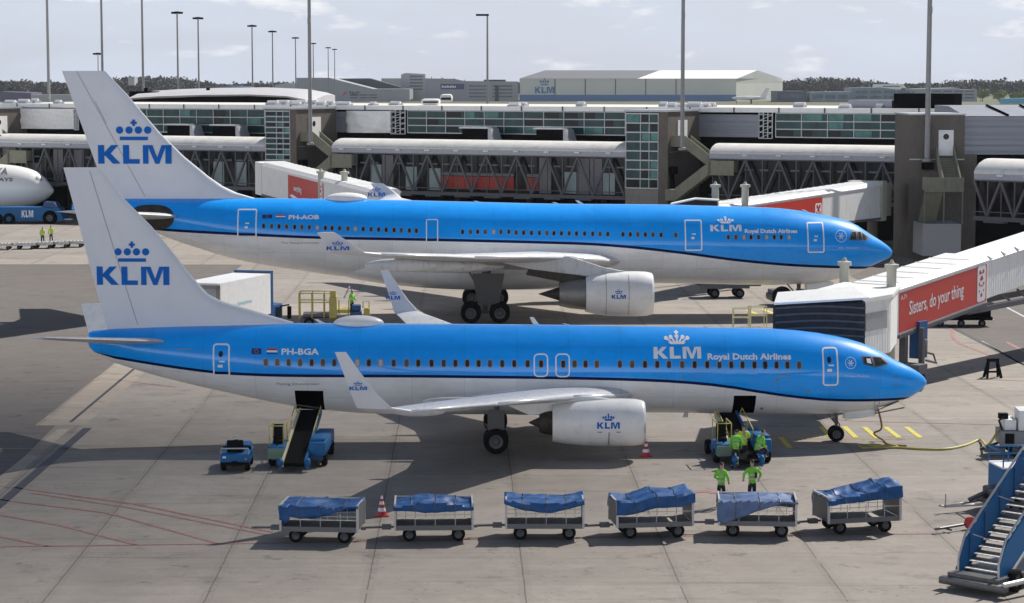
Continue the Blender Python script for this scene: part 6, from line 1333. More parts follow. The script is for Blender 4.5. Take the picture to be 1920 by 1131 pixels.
def belt_loader(px, py, zt, ln, label, tilt=0.0, flip=1, wd=2.2, offx=0.0):
    p = G(px, py); o = empty('belt_loader', (p.x, p.y, 0), R(tilt), label=label, cat='belt loader'); w_ = .42
    zb = .42; sl = (zt - zb) / ln
    mb = MB(); mb.prism([(-w_, 0, zb), (-w_, ln, zt), (-w_, ln, zt - .16), (-w_, 0, zb - .16)], (2 * w_, 0, 0)); mb.tube([(-w_, 0, zb - .08), (w_, 0, zb - .08)], .09); mb.tube([(-w_, ln, zt - .08), (w_, ln, zt - .08)], .09); mb.build('conveyor', V['belt'], o)
    for s_ in (-1, 1):
        mb = MB(); x = s_ * (w_ + .06); mb.prism([(x - .05, .05, zb - .2), (x - .05, ln, zt - .2), (x - .05, ln, zt + .08), (x - .05, .05, zb + .08)], (.1, 0, 0)); mb.build('side_rail', V['pale'] if s_ < 0 else V['blue'], o)
        mb = MB(); mb.tube([(x, ln * .35, zb + sl * ln * .35), (x + s_ * .1, ln * .38, zb + sl * ln * .38 + .5), (x + s_ * .1, ln * .85, zb + sl * ln * .85 + .5), (x, ln * .9, zb + sl * ln * .9)], .025)
        mb.tube([(x + s_ * .06, ln * .6, zb + sl * ln * .6), (x + s_ * .1, ln * .6, zb + sl * ln * .6 + .5)], .02); mb.build('handrail', V['yel'], o)
        mb = MB(); ellipsoid(mb, (x + s_ * .1, .12, zb - .02), (.13, .2, .2)); mb.b2(x + s_ * .1 - .05, x + s_ * .1 + .05, .05, .2, .1, zb - .1); mb.build('belt_guard', V['blue'], o)
    f_ = flip
    mb = MB(); mb.b2(-f_ * wd / 2, f_ * wd / 2, 1.3, ln - 1.2, .3, .52); mb.b2(-.3, .3, .5, 1.3, .28, .42); mb.build('chassis', V['dblue'], o)
    mb = MB(); a, b = sorted((f_ * .5, f_ * (wd / 2 + .12))); mb.b2(a, b, 1.2, ln - 1.4, .5, 1.08, bev=.08); mb.b2(a + .05, b - .05, 1.5, 2.6, 1.07, 1.22, bev=.05); mb.build('engine_housing', V['blue'], o)
    a, b = sorted((-f_ * .52, -f_ * (wd / 2 + .12))); mb = MB(); mb.b2(a, b, 1.0, 2.6, .4, .92, bev=.05); mb.build('operator_floor', V['blue'], o)
    mb = MB(); mb.b2(a, b, .9, 1.0, .42, .85); 
    for k in range(3): mb.b2(a + .05, b - .05, .86, .9, .47 + k * .12, .53 + k * .12)
    mb.build('front_grille', mat('green_grey_grille', (.16, .24, .18), .5), o)
    mb = MB(); xm = (a + b) / 2; mb.b2(xm - .22, xm + .22, 2.0, 2.12, .95, 1.75, bev=.04); mb.b2(xm - .22, xm + .22, 1.7, 2.1, .93, 1.08, bev=.04); mb.build('seat', M['black'], o)
    mb = MB()
    for x in (a + .05, b - .05):
        for y in (1.15, 2.5): mb.tube([(x, y, .9), (x, y, 1.8)], .022)
    for z in (1.8,): mb.tube([(a + .05, 1.15, z), (b - .05, 1.15, z)], .022); mb.tube([(a + .05, 1.15, z), (a + .05, 2.5, z)], .03); mb.tube([(b - .05, 1.15, z), (b - .05, 2.5, z)], .03)
    mb.build('cab_frame', V['yel'] if f_ > 0 else V['post'], o)
    mb = MB(); mb.lathe([(0, .17), (.03, .19), (.06, .17)], (xm, 1.45, 1.25), 'Z', 16); mb.tube([(xm, 1.3, .9), (xm, 1.45, 1.26)], .025); mb.build('steering_wheel', M['black'], o)
    mb = MB(); mb.bar((0, 2.2, .5), (0, 3.6, zb + sl * 3.4 - .15), .12); mb.bar((-.25, ln - 1.8, .5), (-.25, ln - .7, zt - .3), .1); mb.bar((.25, ln - 1.8, .5), (.25, ln - .7, zt - .3), .1); mb.build('lift_arm', M['steel'], o)
    for x in (-wd / 2 - .02, wd / 2 + .02):
        for y in (1.75, ln - 2.0): mb = MB(); T = Matrix.Rotation(math.pi / 2, 4, 'Z'); q = MB(); wheel(q, (0, 0, 0), .33, .24, 20); mb.add([Matrix.Translation((x, y, .33)) @ T @ v for v in q.v], q.f); mb.m = list(q.m); mb.sm = list(q.sm); mb.build('wheel', [M['black'], M['hub']], o)
    return o
zA = A.surf(582, 766)[1]; zB_ = A.surf(1394, 774)[1]
belt_loader(551, 886, zA + .12, 6.6, 'belt loader with long black conveyor under the rear cargo door', tilt=-1.0, flip=1)
belt_loader(1404, 880, zB_ + .12, 6.0, 'belt loader surrounded by crouching workers under the front cargo door', tilt=4.0, flip=1)
# baggage tug
p = G(440, 886); o = empty('baggage_tug', (p.x, p.y, 0), R(2), label='small blue tug parked alone left of the rear belt loader', cat='baggage tug')
mb = MB(); mb.b2(-.62, .62, .05, 2.5, .28, .78, bev=.1); mb.b2(-.56, .56, 1.35, 2.45, .74, .98, bev=.1); mb.build('body', V['blue'], o)
mb = MB(); mb.b2(-.6, .6, -.02, .06, .3, .42); mb.b2(-.12, .12, -.18, 0, .3, .48); mb.b2(-.6, .6, 1.3, 1.36, .3, .9); mb.build('bumper', M['black'], o)
mb = MB(); mb.b2(-.35, .35, .45, .95, .78, .92, bev=.05); mb.b2(-.35, .35, .35, .47, .85, 1.32, bev=.05); mb.build('seat', M['black'], o)
mb = MB(); mb.tube([(-.58, .15, .78), (-.58, .12, 1.0), (.58, .12, 1.0), (.58, .15, .78)], .03); mb.tube([(-.15, .4, 1.3), (-.12, .4, 1.48), (.12, .4, 1.48), (.15, .4, 1.3)], .02); mb.build('guard_rail', V['post'], o)
mb = MB(); mb.lathe([(0, .16), (.03, .18), (.06, .16)], (0, 1.25, 1.12), 'Z', 16); mb.tube([(0, 1.4, .9), (0, 1.25, 1.13)], .02); mb.build('steering_wheel', M['black'], o)
mb = MB(); mb.b2(-.5, -.36, .02, .05, .6, .68); mb.build('number_plate', M['ltr'], o)
mb = MB(); mb.b2(.42, .52, .02, .05, .52, .6); mb.build('tail_light', mat('orange_lens', (.7, .15, .02), .3), o); 
for x in (-.5, .5):
    for y in (.5, 2.0): q = MB(); wheel(q, (0, 0, 0), .28, .22, 20); T = Matrix.Translation((x, y, .28)) @ Matrix.Rotation(math.pi / 2, 4, 'Z'); mb = MB(); mb.add([T @ v for v in q.v], q.f); mb.m = list(q.m); mb.sm = list(q.sm); mb.build('wheel', [M['black'], M['hub']], o)

# ground power unit and its cable
p = G(1880, 856); o = empty('ground_power_unit', (p.x + .2, p.y + .6, 0), R(-4), label='grey ground power trailer cut by the right edge, yellow cable plugged in', cat='power unit')
mb = MB(); mb.b2(-.3, 3.2, -.8, .8, .5, 1.15, bev=.03); mb.build('body', mat('gpu_grey', (.22, .23, .25), .5, dirt=((.1, .1, .1), .5, 3)), o)
mb = MB(); mb.b2(-.1, .42, -.55, .7, 1.16, 1.62, bev=.03); mb.build('cable_box', M['white'], o); mb = MB(); mb.b2(.5, 2.4, -.7, .7, 1.16, 2.05, bev=.04); mb.build('cabinet', M['white'], o)
mb = MB(); mb.b2(-.1, .3, -.82, -.8, .6, 1.05); mb.b2(-.3, .1, -.3, .1, 1.62, 1.85); mb.tube([(-.2, -.5, 1.2), (-.35, -.6, 1.6), (-.1, -.5, 1.75)], .05); mb.build('cable_reel', M['black'], o)
mb = MB(); mb.bar((-.3, 0, .5), (-1.1, -.3, .25), .1); mb.box((-.5, -.4, .28), (.9, .5, .2)); mb.build('drawbar', M['steel'], o)
for y in (-.65, .65):
    for x in (.4, 2.6): mb = MB(); wheel(mb, (x, y, .33), .33, .2, 20); mb.build('wheel', [M['black'], M['hub']], o)
pts = [G(1648, 838, .05), G(1680, 839, .05), G(1730, 842, .05), G(1775, 842, .05), G(1810, 835, .05), G(1838, 825, .08)] + [Vector((p.x - .6, p.y + .3, .45)), Vector((p.x - .1, p.y + .3, 1.2))]
def smooth(pts, k=6):
    out_ = []; n = len(pts)
    for i in range(n - 1):
        p0, p1, p2, p3 = pts[max(i - 1, 0)], pts[i], pts[i + 1], pts[min(i + 2, n - 1)]
        for j in range(k):
            t = j / k; out_.append(.5 * ((2 * p1) + (p2 - p0) * t + (2 * p0 - 5 * p1 + 4 * p2 - p3) * t * t + (3 * p1 - p0 - 3 * p2 + p3) * t ** 3))
    return out_ + [pts[-1]]
mb = MB(); mb.tube(smooth(pts), .055, 0, 8); tag(mb.build('power_cable', V['yel']), 'yellow cable curving across the concrete to the power trailer', 'cable')
mb = MB(); a_ = A.loc(1643, 760); q0 = A.P + Vector((*A.d2, 0)) * -a_[0] + Vector((0, 0, a_[1] + .1)); g0_ = G(1648, 828); mb.tube(smooth([q0, q0 + Vector((.25, -.1, -1.1)), Vector((g0_.x - .2, g0_.y + .2, .35)), Vector((g0_.x + .2, g0_.y, .06)), G(1668, 834, .05), G(1700, 836, .05)]), .045, 0, 8); tag(mb.build('power_cable', mat('rust_brown_cable', (.22, .12, .03), .6)), 'brown cable hanging from the nose belly of the nearest airliner', 'cable')
q_ = G(1640, 842); o = empty('cable_sled', (q_.x, q_.y, 0), .1, label='flat yellow cable sled on the ground by the nose wheel', cat='cable sled'); mb = MB()
for y in (0, .55): mb.bar((-.6, y, .06), (1.1, y, .06), .07)
for x in (-.6, -.1, .4, 1.1): mb.bar((x, 0, .06), (x, .55, .06), .06)
mb.build('frame', V['yel'], o); mb = MB(); mb.tube([(.1 + .3 * math.cos(t), .28 + .2 * math.sin(t), .12) for t in [k * .5 for k in range(14)]], .04); mb.build('coiled_cable', V['yel'], o)
mb = MB(); q_ = G(1640, 790, 1.35); t0 = A.P + Vector((*A.d2, 0)) * -2.4; mb.b2(t0.x - .9, t0.x + .2, t0.y - .9, t0.y - .85, 1.28, 1.34)
# open access hatch below the nose of the nearest airliner
hx_, hz_ = A.loc(1640, 772); mb = MB(); mb.prism([(-hx_ - .05, -.6, hz_ + .1), (-hx_ + 1.0, -.6, hz_ + .55), (-hx_ + 1.0, -.3, hz_ + .5), (-hx_ - .05, -.3, hz_ + .05)], (0, 0, .04)); mb.prism([(-hx_ - .1, -.62, hz_ - .02), (-hx_ + 1.25, -.62, hz_ + .25), (-hx_ + 1.25, -.5, hz_ + .25), (-hx_ - .1, -.5, hz_ - .02)], (0, 0, .04)); mb.build('access_hatch', M['steel'], near_plane)

# passenger stairs, lower right
phi = R(48); p = G(1842, 1106); o = empty('passenger_stairs', (p.x, p.y, 0), phi, label='blue mobile boarding steps cut by the lower right corner', cat='boarding steps')
sl = .655; z0 = .62; wS = .68; Ls = 8.5; fx = lambda x, dz: z0 + sl * x + dz
stp = MB(); k = int(Ls / .29)
for i in range(k): x = i * .29; stp.b2(x, x + .27, -wS, wS, fx(x, 0), fx(x, .03), 0); stp.b2(x + .25, x + .27, -wS, wS, fx(x, .03), fx(x, .11), 1)
stp.build('treads', [mat('worn_tread_metal', (.70, .69, .66), .5, .1, var=.4, scale=12), M['steel']], o)
for s_ in (-1, 1):
    y = s_ * (wS + .06); mb = MB(); mb.prism([(-.25, y - .03, fx(-.25, -.25)), (Ls, y - .03, fx(Ls, -.25)), (Ls, y - .03, fx(Ls, .86)), (.15, y - .03, fx(.15, .86)), (-.25, y - .03, fx(-.25, .5))], (0, .06, 0)); mb.build('side_panel', V['blue'], o)
    mb = MB(); mb.tube([(-.28, y, fx(-.28, -.2)), (-.3, y, fx(-.3, .55)), (.1, y, fx(.1, 1.02)), (Ls, y, fx(Ls, 1.02))], .04, 0); mb.tube([(-.2, y + s_ * .05, fx(-.2, -.3)), (Ls, y + s_ * .05, fx(Ls, -.3))], .05); mb.build('handrail', V['post'], o)
    mb = MB()
    for i in range(9): x = .3 + i * .95; mb.b2(x, x + .05, y - s_ * .06 - .02, y - s_ * .06 + .02, fx(x, -.2), fx(x, .93)); 
    mb.build('panel_rib', V['dblue'], o)
mb = MB()
for i in range(5): x = .5 + i * 1.6; mb.bar((x, wS, fx(x, .72)), (x + .5, wS * .55, fx(x, .5)), .03)
mb.build('cross_stay', V['post'], o)
mb = MB(); mb.b2(-.6, 7.5, -.95, .95, .35, .55); mb.b2(-.85, -.5, -1.25, 1.15, .18, .42, bev=.05); mb.b2(2.5, 6, -1.1, -.3, .5, 1.3, bev=.1); mb.bar((1.2, -.9, .5), (6.8, -.9, 4.3), .12); mb.bar((5.8, -.9, .5), (5.8, -.9, 4.2), .12); mb.build('chassis', M['steel'], o)
mb = MB(); mb.tube([(-.8, -1.2, .45), (3, -1.9, .5), (5, -2.0, .5)], .09); mb.build('outrigger', V['post'], o)
for (x, y) in ((.4, -.95), (.4, .95), (6.6, -.95), (6.6, .95)): mb = MB(); wheel(mb, (x, y, .38), .38, .25, 20); mb.build('wheel', [M['black'], M['hub']], o)
# blue platform behind the stairs
p = AT(1880, 925, 84); o = empty('service_platform', (p.x, 84, 0), R(8), label='blue railed platform with white top behind the boarding steps', cat='platform'); z0_, z1_ = p.z, AT(1880, 880, 84).z
mb = MB(); mb.b2(0, 2.4, 0, 1.6, z0_, z1_); mb.build('box', V['blue'], o); mb = MB(); mb.b2(-.03, 2.43, -.03, 1.63, z1_ + .003, z1_ + .06); mb.build('deck', M['white'], o)
mb = MB()
for x in (0, .8, 1.6, 2.4):
    for y in (0, 1.6): mb.tube([(x, y, z1_), (x, y, z1_ + .62)], .03)
for y in (0, 1.6): mb.tube([(0, y, z1_ + .62), (2.4, y, z1_ + .62)], .035); mb.tube([(0, y, z1_ + .32), (2.4, y, z1_ + .32)], .025)
mb.tube([(0, 0, z1_ + .62), (0, 1.6, z1_ + .62)], .035); mb.build('railing', V['blue'], o)
mb = MB()
for x in (.1, 2.3):
    for y in (.1, 1.5): mb.bar((x, y, 0), (x, y, z0_), .1)
mb.build('leg', M['steel'], o)
# tow bar and dark drawbar trailer
a_, b_ = G(1758, 1001), G(1835, 990); o = empty('tow_bar', (a_.x, a_.y, 0), math.atan2(b_.y - a_.y, b_.x - a_.x), label='dark tow bar with red wheel lying left of the boarding steps', cat='tow bar'); ln = (b_ - a_).length
mb = MB(); mb.tube([(.1, 0, .18), (ln, 0, .22)], .05); mb.tube([(.1, 0, .18), (-.05, .1, .18), (-.1, 0, .18), (-.05, -.1, .18)], .035); mb.bar((.5, -.2, .12), (.5, .2, .12), .06); mb.build('bar', M['steel'], o); mb = MB(); wheel(mb, (ln * .78, 0, .24), .24, .16, 18); mb.build('wheel', [M['red'], M['red']], o)
a_ = G(1772, 962); o = empty('drawbar_trailer', (a_.x, a_.y, 0), R(12), label='low dark trailer with pale drawbar half hidden by the boarding steps', cat='trailer')
mb = MB(); mb.tube([(0, 0, .25), (1.6, .45, .35)], .05); mb.tube([(0, 0, .25), (1.6, -.35, .35)], .05); mb.tube([(0, 0, .2), (.02, 0, .75)], .03); mb.tube([(0, 0, .25), (-.25, 0, .3)], .04); mb.build('drawbar', V['post'], o)
mb = MB(); mb.b2(1.5, 4.2, -.6, .65, .35, .55); mb.b2(1.7, 3.6, -.3, .5, .55, .95, bev=.1); mb.tube([(1.0, .1, .45), (2.4, .1, 1.0)], .09); mb.build('bed', M['steel'], o)
for y in (-.6, .65): mb = MB(); wheel(mb, (2.6, y, .28), .28, .2, 18); mb.build('wheel', [M['black'], M['hub']], o)
# trestle in the bridge shadow
a_ = G(1861, 708); o = empty('trestle', (a_.x, a_.y, 0), .1, label='small black A-shaped trestle standing in the shadow of the big jet bridge', cat='trestle'); mb = MB()
for x in (-.4, .4): mb.bar((x, -.3, 0), (x * .6, 0, 1.0), .12); mb.bar((x, .3, 0), (x * .6, 0, 1.0), .12)
mb.b2(-.32, .32, -.12, .12, .9, 1.08); mb.bar((-.38, -.2, .35), (.38, -.2, .35), .1); mb.build('frame', M['black'], o)
# parked dollies under the big bridge
def dolly(loc, rz, label, group, L_=3.2, m_=None):
    o = empty('baggage_dolly', loc, rz, label=label, cat='dolly', group=group); mb = MB(); mb.b2(-L_ / 2, L_ / 2, -.75, .75, .42, .56); mb.b2(-L_ / 2, L_ / 2, -.8, -.74, .38, .62, 1)
    for k in range(5): mb.tube([(-L_ / 2 + .3 + k * (L_ - .6) / 4, -.7, .60), (-L_ / 2 + .3 + k * (L_ - .6) / 4, .7, .60)], .04, 1)
    mb.build('deck', [M['steel'], V['post']], o)
    for x in (-L_ * .33, L_ * .33):
        for y in (-.6, .6): mb = MB(); wheel(mb, (x, y, .2), .2, .16, 14); mb.build('wheel', [M['black'], M['hub']], o)
    mb = MB(); mb.bar((L_ / 2, 0, .42), (L_ / 2 + .9, 0, .36), .07); mb.build('tow_bar', M['steel'], o); return o
names_ = ['dark flat dolly by the left edge below the white nose', 'dark flat dolly second from the left edge', 'flat dolly in front of the two distant workers', 'flat dolly just right of the two distant workers', 'flat dolly partly hidden by the near tail fin']
for i, px_ in enumerate((4, 50, 82, 112, 140)): q_ = G(px_, 468 - i * 1.2); dolly((q_.x, q_.y, 0), R(4), names_[i], 'flat dollies in a line on the left', 2.0)
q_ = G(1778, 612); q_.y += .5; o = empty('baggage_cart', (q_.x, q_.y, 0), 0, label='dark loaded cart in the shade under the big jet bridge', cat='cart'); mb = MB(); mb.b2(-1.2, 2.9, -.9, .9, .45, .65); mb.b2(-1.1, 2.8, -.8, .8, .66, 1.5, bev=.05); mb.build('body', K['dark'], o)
for x in (-.6, .8, 2.2): mb = MB(); wheel(mb, (x, -.8, .25), .25, .2, 16); mb.build('wheel', [M['black'], M['hub']], o)
# trailer beyond the larger airliner and yellow stands
q_ = G(1358, 560); q_.y += 1; o = empty('equipment_trailer', (q_.x, q_.y, 0), R(3), label='dark four wheeled trailer seen under the belly of the larger airliner', cat='trailer')
mb = MB(); mb.b2(-1.9, 1.9, -.9, .9, .75, 1.15); mb.b2(-1.2, .4, -.7, .7, 1.16, 1.7); mb.b2(.9, 1.5, -.6, .6, 1.16, 1.5); mb.bar((-1.9, -.5, 1.0), (-2.4, -.5, 1.3), .2); mb.bar((1.9, 0, .9), (2.9, 0, .9), .12); mb.build('body', M['steel'], o)
for x in (-.75, 1.15):
    for y in (-.75, .75): mb = MB(); wheel(mb, (x, y, .38), .38, .3, 18); mb.build('wheel', [M['black'], M['hub']], o)
for i, (px_, py_) in enumerate(((1390, 616), (1420, 612))):
    q_ = G(px_, py_); o = empty('work_stand', (q_.x, q_.y, 0), .15 * i, label=['thin yellow work stand right behind the roof of the nearest airliner', 'thin yellow work stand next to the black canopy of the big jet bridge'][i], cat='work stand', group='thin yellow stands between the airliners'); mb = MB()
    for x in (-.55, .55):
        for y in (-.35, .35): mb.tube([(x, y, 0), (x, y, 1.35)], .03)
    for z in (.75, 1.35): mb.tube([(-.55, -.35, z), (.55, -.35, z), (.55, .35, z), (-.55, .35, z), (-.55, -.35, z)], .03)
    mb.build('frame', V['pale'], o)
# push-back tug at the larger airliner's nose wheel
q_ = G(1473, 572); o = empty('pushback_tug', (q_.x, q_.y, 0), R(5), label='low dark tug at the nose wheel of the larger airliner, above the big canopy', cat='pushback tug'); mb = MB(); mb.b2(-1.3, 2.6, -1.1, 1.1, .35, .9, bev=.15); mb.b2(-1.2, -.2, -.9, .9, .88, 1.15, bev=.1); mb.build('body', M['steel'], o)
mb = MB(); wheel(mb, (-.5, -1.1, .75), .75, .4, 24); mb.build('wheel', [M['black'], M['black']], o); mb = MB(); wheel(mb, (1.9, -1.1, .5), .5, .4, 24); mb.build('wheel', [M['black'], M['hub']], o)
# catering truck behind the dorsal fin
tn = AT(413, 532, 131); ang = R(72); o = empty('catering_truck', (tn.x, tn.y, 0), ang, label='white box truck with pale emblem behind the near tail fin', cat='truck'); zt_ = tn.z; zb_ = zt_ - 2.5
# local x runs away from the camera, y to the left
mb = MB(); mb.b2(0, 7.2, 0, 2.5, zb_, zt_); mb.build('box_body', M['white'], o); mb = MB(); mb.b2(-.05, -.01, .25, 2.25, zb_ + .1, zt_ - .35); mb.build('roller_door', mat('grey_roller_door', (.34, .36, .38), .5), o)
mb = MB(); mb.b2(-.09, -.01, .02, .24, zb_, zt_ - .12); mb.b2(-.09, -.01, 2.26, 2.48, zb_, zt_ - .12); mb.b2(-.09, -.01, .02, 2.48, zt_ - .34, zt_ - .12); mb.build('door_frame', mat('taupe_frame', (.25, .21, .18), .5), o)
mb = MB(); mb.b2(7.25, 7.6, 0, 2.5, .9, zt_ + .15); mb.build('front_board', V['dblue'], o)
mb = MB(); mb.b2(7.7, 9.3, .1, 2.4, .7, 2.5, bev=.12); mb.build('cab', V['dblue'], o); mb = MB(); mb.b2(8.2, 9.0, .05, .09, 1.6, 2.3); mb.build('cab_window', M['glass'], o); mb = MB(); mb.tube([(8.9, .1, 2.3), (9.1, -.4, 2.4), (9.1, -.4, 2.2)], .05); mb.box((9.1, -.42, 1.9), (.1, .25, .8)); mb.build('mirror', M['black'], o)
mb = MB(); mb.b2(0, 9.2, .5, 2.0, .55, .85); 
for x in (1.0, 3.4): mb.bar((x, .4, .9), (x + 2.2, .4, zb_), .14); mb.bar((x + 2.2, .4, .9), (x, .4, zb_), .14); mb.bar((x, 2.1, .9), (x + 2.2, 2.1, zb_), .14); mb.bar((x + 2.2, 2.1, .9), (x, 2.1, zb_), .14)
mb.build('scissor_frame', M['steel'], o)
for x in (1.5, 8.5):
    for y in (.2, 2.3): mb = MB(); wheel(mb, (x, y, .5), .5, .3, 20); mb.build('wheel', [M['black'], M['hub']], o)
em = MB(); pm = mat('pale_teal_emblem', (.20, .48, .55), .5)
for P in xf(crown(), .34, 1.2, zb_ + .35, 1.0): em.poly([(x, -.02, z) for x, z in P])
for t_ in text2d('Catering Services', .3, .004): em.poly([(2.3 + p[0], -.02, zb_ + 1.0 + p[1]) for p in t_])
em.build('truck_emblem', pm, o, fix=False)
# yellow container loader
q_ = G(628, 613); o = empty('container_loader', (q_.x, q_.y, 0), R(3), label='yellow railed loader with an operator behind the roof radome of the nearest airliner', cat='container loader')
mb = MB(); mb.b2(-2.3, 2.3, -.9, .9, .4, .7); mb.b2(-2.1, -.2, -.8, .8, .75, .95); mb.build('chassis', M['steel'], o)
mb = MB()
for x in (-2.35, -1.5, -.7): 
    for y in (-.85, .85): mb.b2(x - .04, x + .04, y - .04, y + .04, .6, 2.35)
for z in (1.75, 2.35):
    for y in (-.85, .85): mb.tube([(-2.35, y, z), (-.1, y, z)], .035)
mb.build('railing', V['yel'], o)
mb = MB(); mb.b2(-.35, .15, -.9, .6, .5, 2.1); mb.b2(-.3, .1, -.95, -.9, 2.1, 2.5); mb.b2(.2, 1.0, -.8, .8, 1.0, 1.25); 
for x in (.3, .95): mb.b2(x - .04, x + .04, -.8, -.72, .7, 1.9)
mb.build('lift_tower', V['yel'], o)
mb = MB(); mb.b2(1.1, 1.8, -.7, .4, .6, 1.1, bev=.05); mb.b2(1.15, 1.75, -.6, .3, 1.12, 1.5, bev=.05); mb.build('engine_box', V['dblue'], o)
mb = MB(); mb.b2(1.95, 2.35, -.6, .4, .7, 1.3, bev=.05); mb.tube([(1.9, -.4, 1.3), (1.9, -.4, 1.75), (2.3, -.4, 1.75), (2.3, -.4, 1.3)], .04); mb.build('control_stand', V['yel'], o)
mb = MB(); mb.tube([(.6, .3, 1.9), (1.0, .4, 2.7)], .05); mb.build('antenna_arm', V['post'], o)
for x in (-1.7, 1.6):
    for y in (-.85, .85): mb = MB(); wheel(mb, (x, y, .36), .36, .25, 18); mb.build('wheel', [M['black'], M['hub']], o)

# the white nose at the left edge and its tug
Wp = Plane((101, 358), 262.0, 0.0); Wp.stripe = .01
Wp.tables(top=[(97, 350), (88, 338), (72, 324), (50, 315), (20, 309.5), (-40, 306), (-400, 304)], bot=[(97, 365), (88, 373), (70, 383), (40, 391), (0, 396), (-60, 398), (-400, 399)], line=[(60, 381), (20, 384), (-40, 384), (-400, 384)], kw=.98, nose_a=(101, 358))
wp = empty('airliner', Wp.P, 0, label='white airliner nose poking in at the left edge above a blue tug', cat='airliner')
M['wht2'] = mat('gloss_white_fuselage', (.86, .85, .81), .35, coat=.3, var=.03)
Wp.fuselage(wp, [M['wht2']] * 4)
cw(Wp, wp, [[(67, 335), (68, 329), (74, 330), (80, 338), (76, 340)]], mat('pale_cockpit_glass', (.30, .32, .34), .2))
Wp.decal(text_px(Wp, 'KENYA', -42, 14, 327, 1.0, .03), 'airline_title', M['rim'], wp, .02, step=(9, .3)); Wp.decal(text_px(Wp, 'AIRWAYS', -42, 24, 340, .55, .02), 'airline_title', M['rim'], wp, .02, step=(9, .3))
o = empty('pushback_tug', (AT(118, 400, 256).x, 256, 0), 0, label='large blue tug with white letters under the white nose at the left', cat='pushback tug')
mb = MB(); mb.prism([(0, 0, .6), (-.4, 0, 1.75), (-2.6, 0, 1.9), (-9.5, 0, 1.9), (-9.5, 0, .35), (0, 0, .35)], (0, 2.8, 0)); mb.build('body', V['blue'], o)
mb = MB(); mb.prism([(-.6, .3, 1.78), (-2.4, .3, 1.92), (-2.2, .3, 2.5), (-1.1, .3, 2.45)], (0, 2.2, 0)); mb.build('cab', V['dblue'], o)
for x, r_ in ((-1.5, .68), (-6.2, .55), (-7.6, .55)): mb = MB(); mb.lathe([(-.03, r_ * 1.25), (-.03, .01)], (x, 0, r_), 'Y', 24); mb.build('wheel_arch', M['void'], o); mb = MB(); wheel(mb, (x, -.08, r_), r_, .45, 24); mb.build('wheel', [M['black'], V['blue'] if r_ < .6 else M['hub']], o)
mb = MB()
for P in xf(letters_klm(), .8, -4.75, .75, .42): mb.poly([(x, -.03, z) for x, z in P])
mb.build('side_lettering', M['ltr'], o, fix=False)
mb = MB(); mb.b2(-.3, 1.0, .5, 1.5, .4, .55); mb.build('step', V['post'], o)
ng_ = MB(); ng_.tube([(-4.2, 0, .5), (-4.2, 0, 3.2)], .14); ng_.build('nose_gear', M['gear'], wp)
# ------------------------------------------------------------------ people
skin_m = mat('skin', (.42, .26, .19), .55); hair_m = mat('dark_hair', (.03, .022, .018), .6); navy_m = mat('navy_trousers', (.014, .018, .035), .85); boot_m = mat('black_boots', (.015, .015, .015), .6); hiv = M['green']; hivy = mat('hi_vis_yellow_green', (.55, .80, .05), .8, var=.1); refl = mat('silver_reflective_tape', (.55, .56, .57), .3, .4); dkb = mat('dark_backpack_patch', (.02, .022, .03), .8)
def grow(name, chains, m_, parent, sub=1):
    """one continuous surface grown round connected joints; chains = list of [(pos, radius), ...], first points shared by position"""
    vs, rs_, es, idx = [], [], [], {}
    for ch in chains:
        prev = None
        for p, r in ch:
            key = tuple(round(c, 4) for c in p)
            if key not in idx: idx[key] = len(vs); vs.append(p); rs_.append(r)
            if prev is not None and prev != idx[key]: es.append((prev, idx[key]))
            prev = idx[key]
    me = bpy.data.meshes.new(name); me.from_pydata([tuple(v) for v in vs], es, []); o = bpy.data.objects.new(name, me); C.objects.link(o)
    sk = o.modifiers.new('skin', 'SKIN'); sk.use_smooth_shade = True; ss = o.modifiers.new('sub', 'SUBSURF'); ss.levels = sub; ss.render_levels = sub
    for i, r in enumerate(rs_): me.skin_vertices[0].data[i].radius = (r, r) if not isinstance(r, tuple) else r; me.skin_vertices[0].data[i].use_root = (i == 0)
    dg = bpy.context.evaluated_depsgraph_get(); ev = o.evaluated_get(dg); nm = bpy.data.meshes.new_from_object(ev); bpy.data.objects.remove(o)
    nm.materials.clear(); nm.materials.append(m_); o = bpy.data.objects.new(name, nm); C.objects.link(o); o.parent = parent
    for f in nm.polygons: f.use_smooth = True
    return o
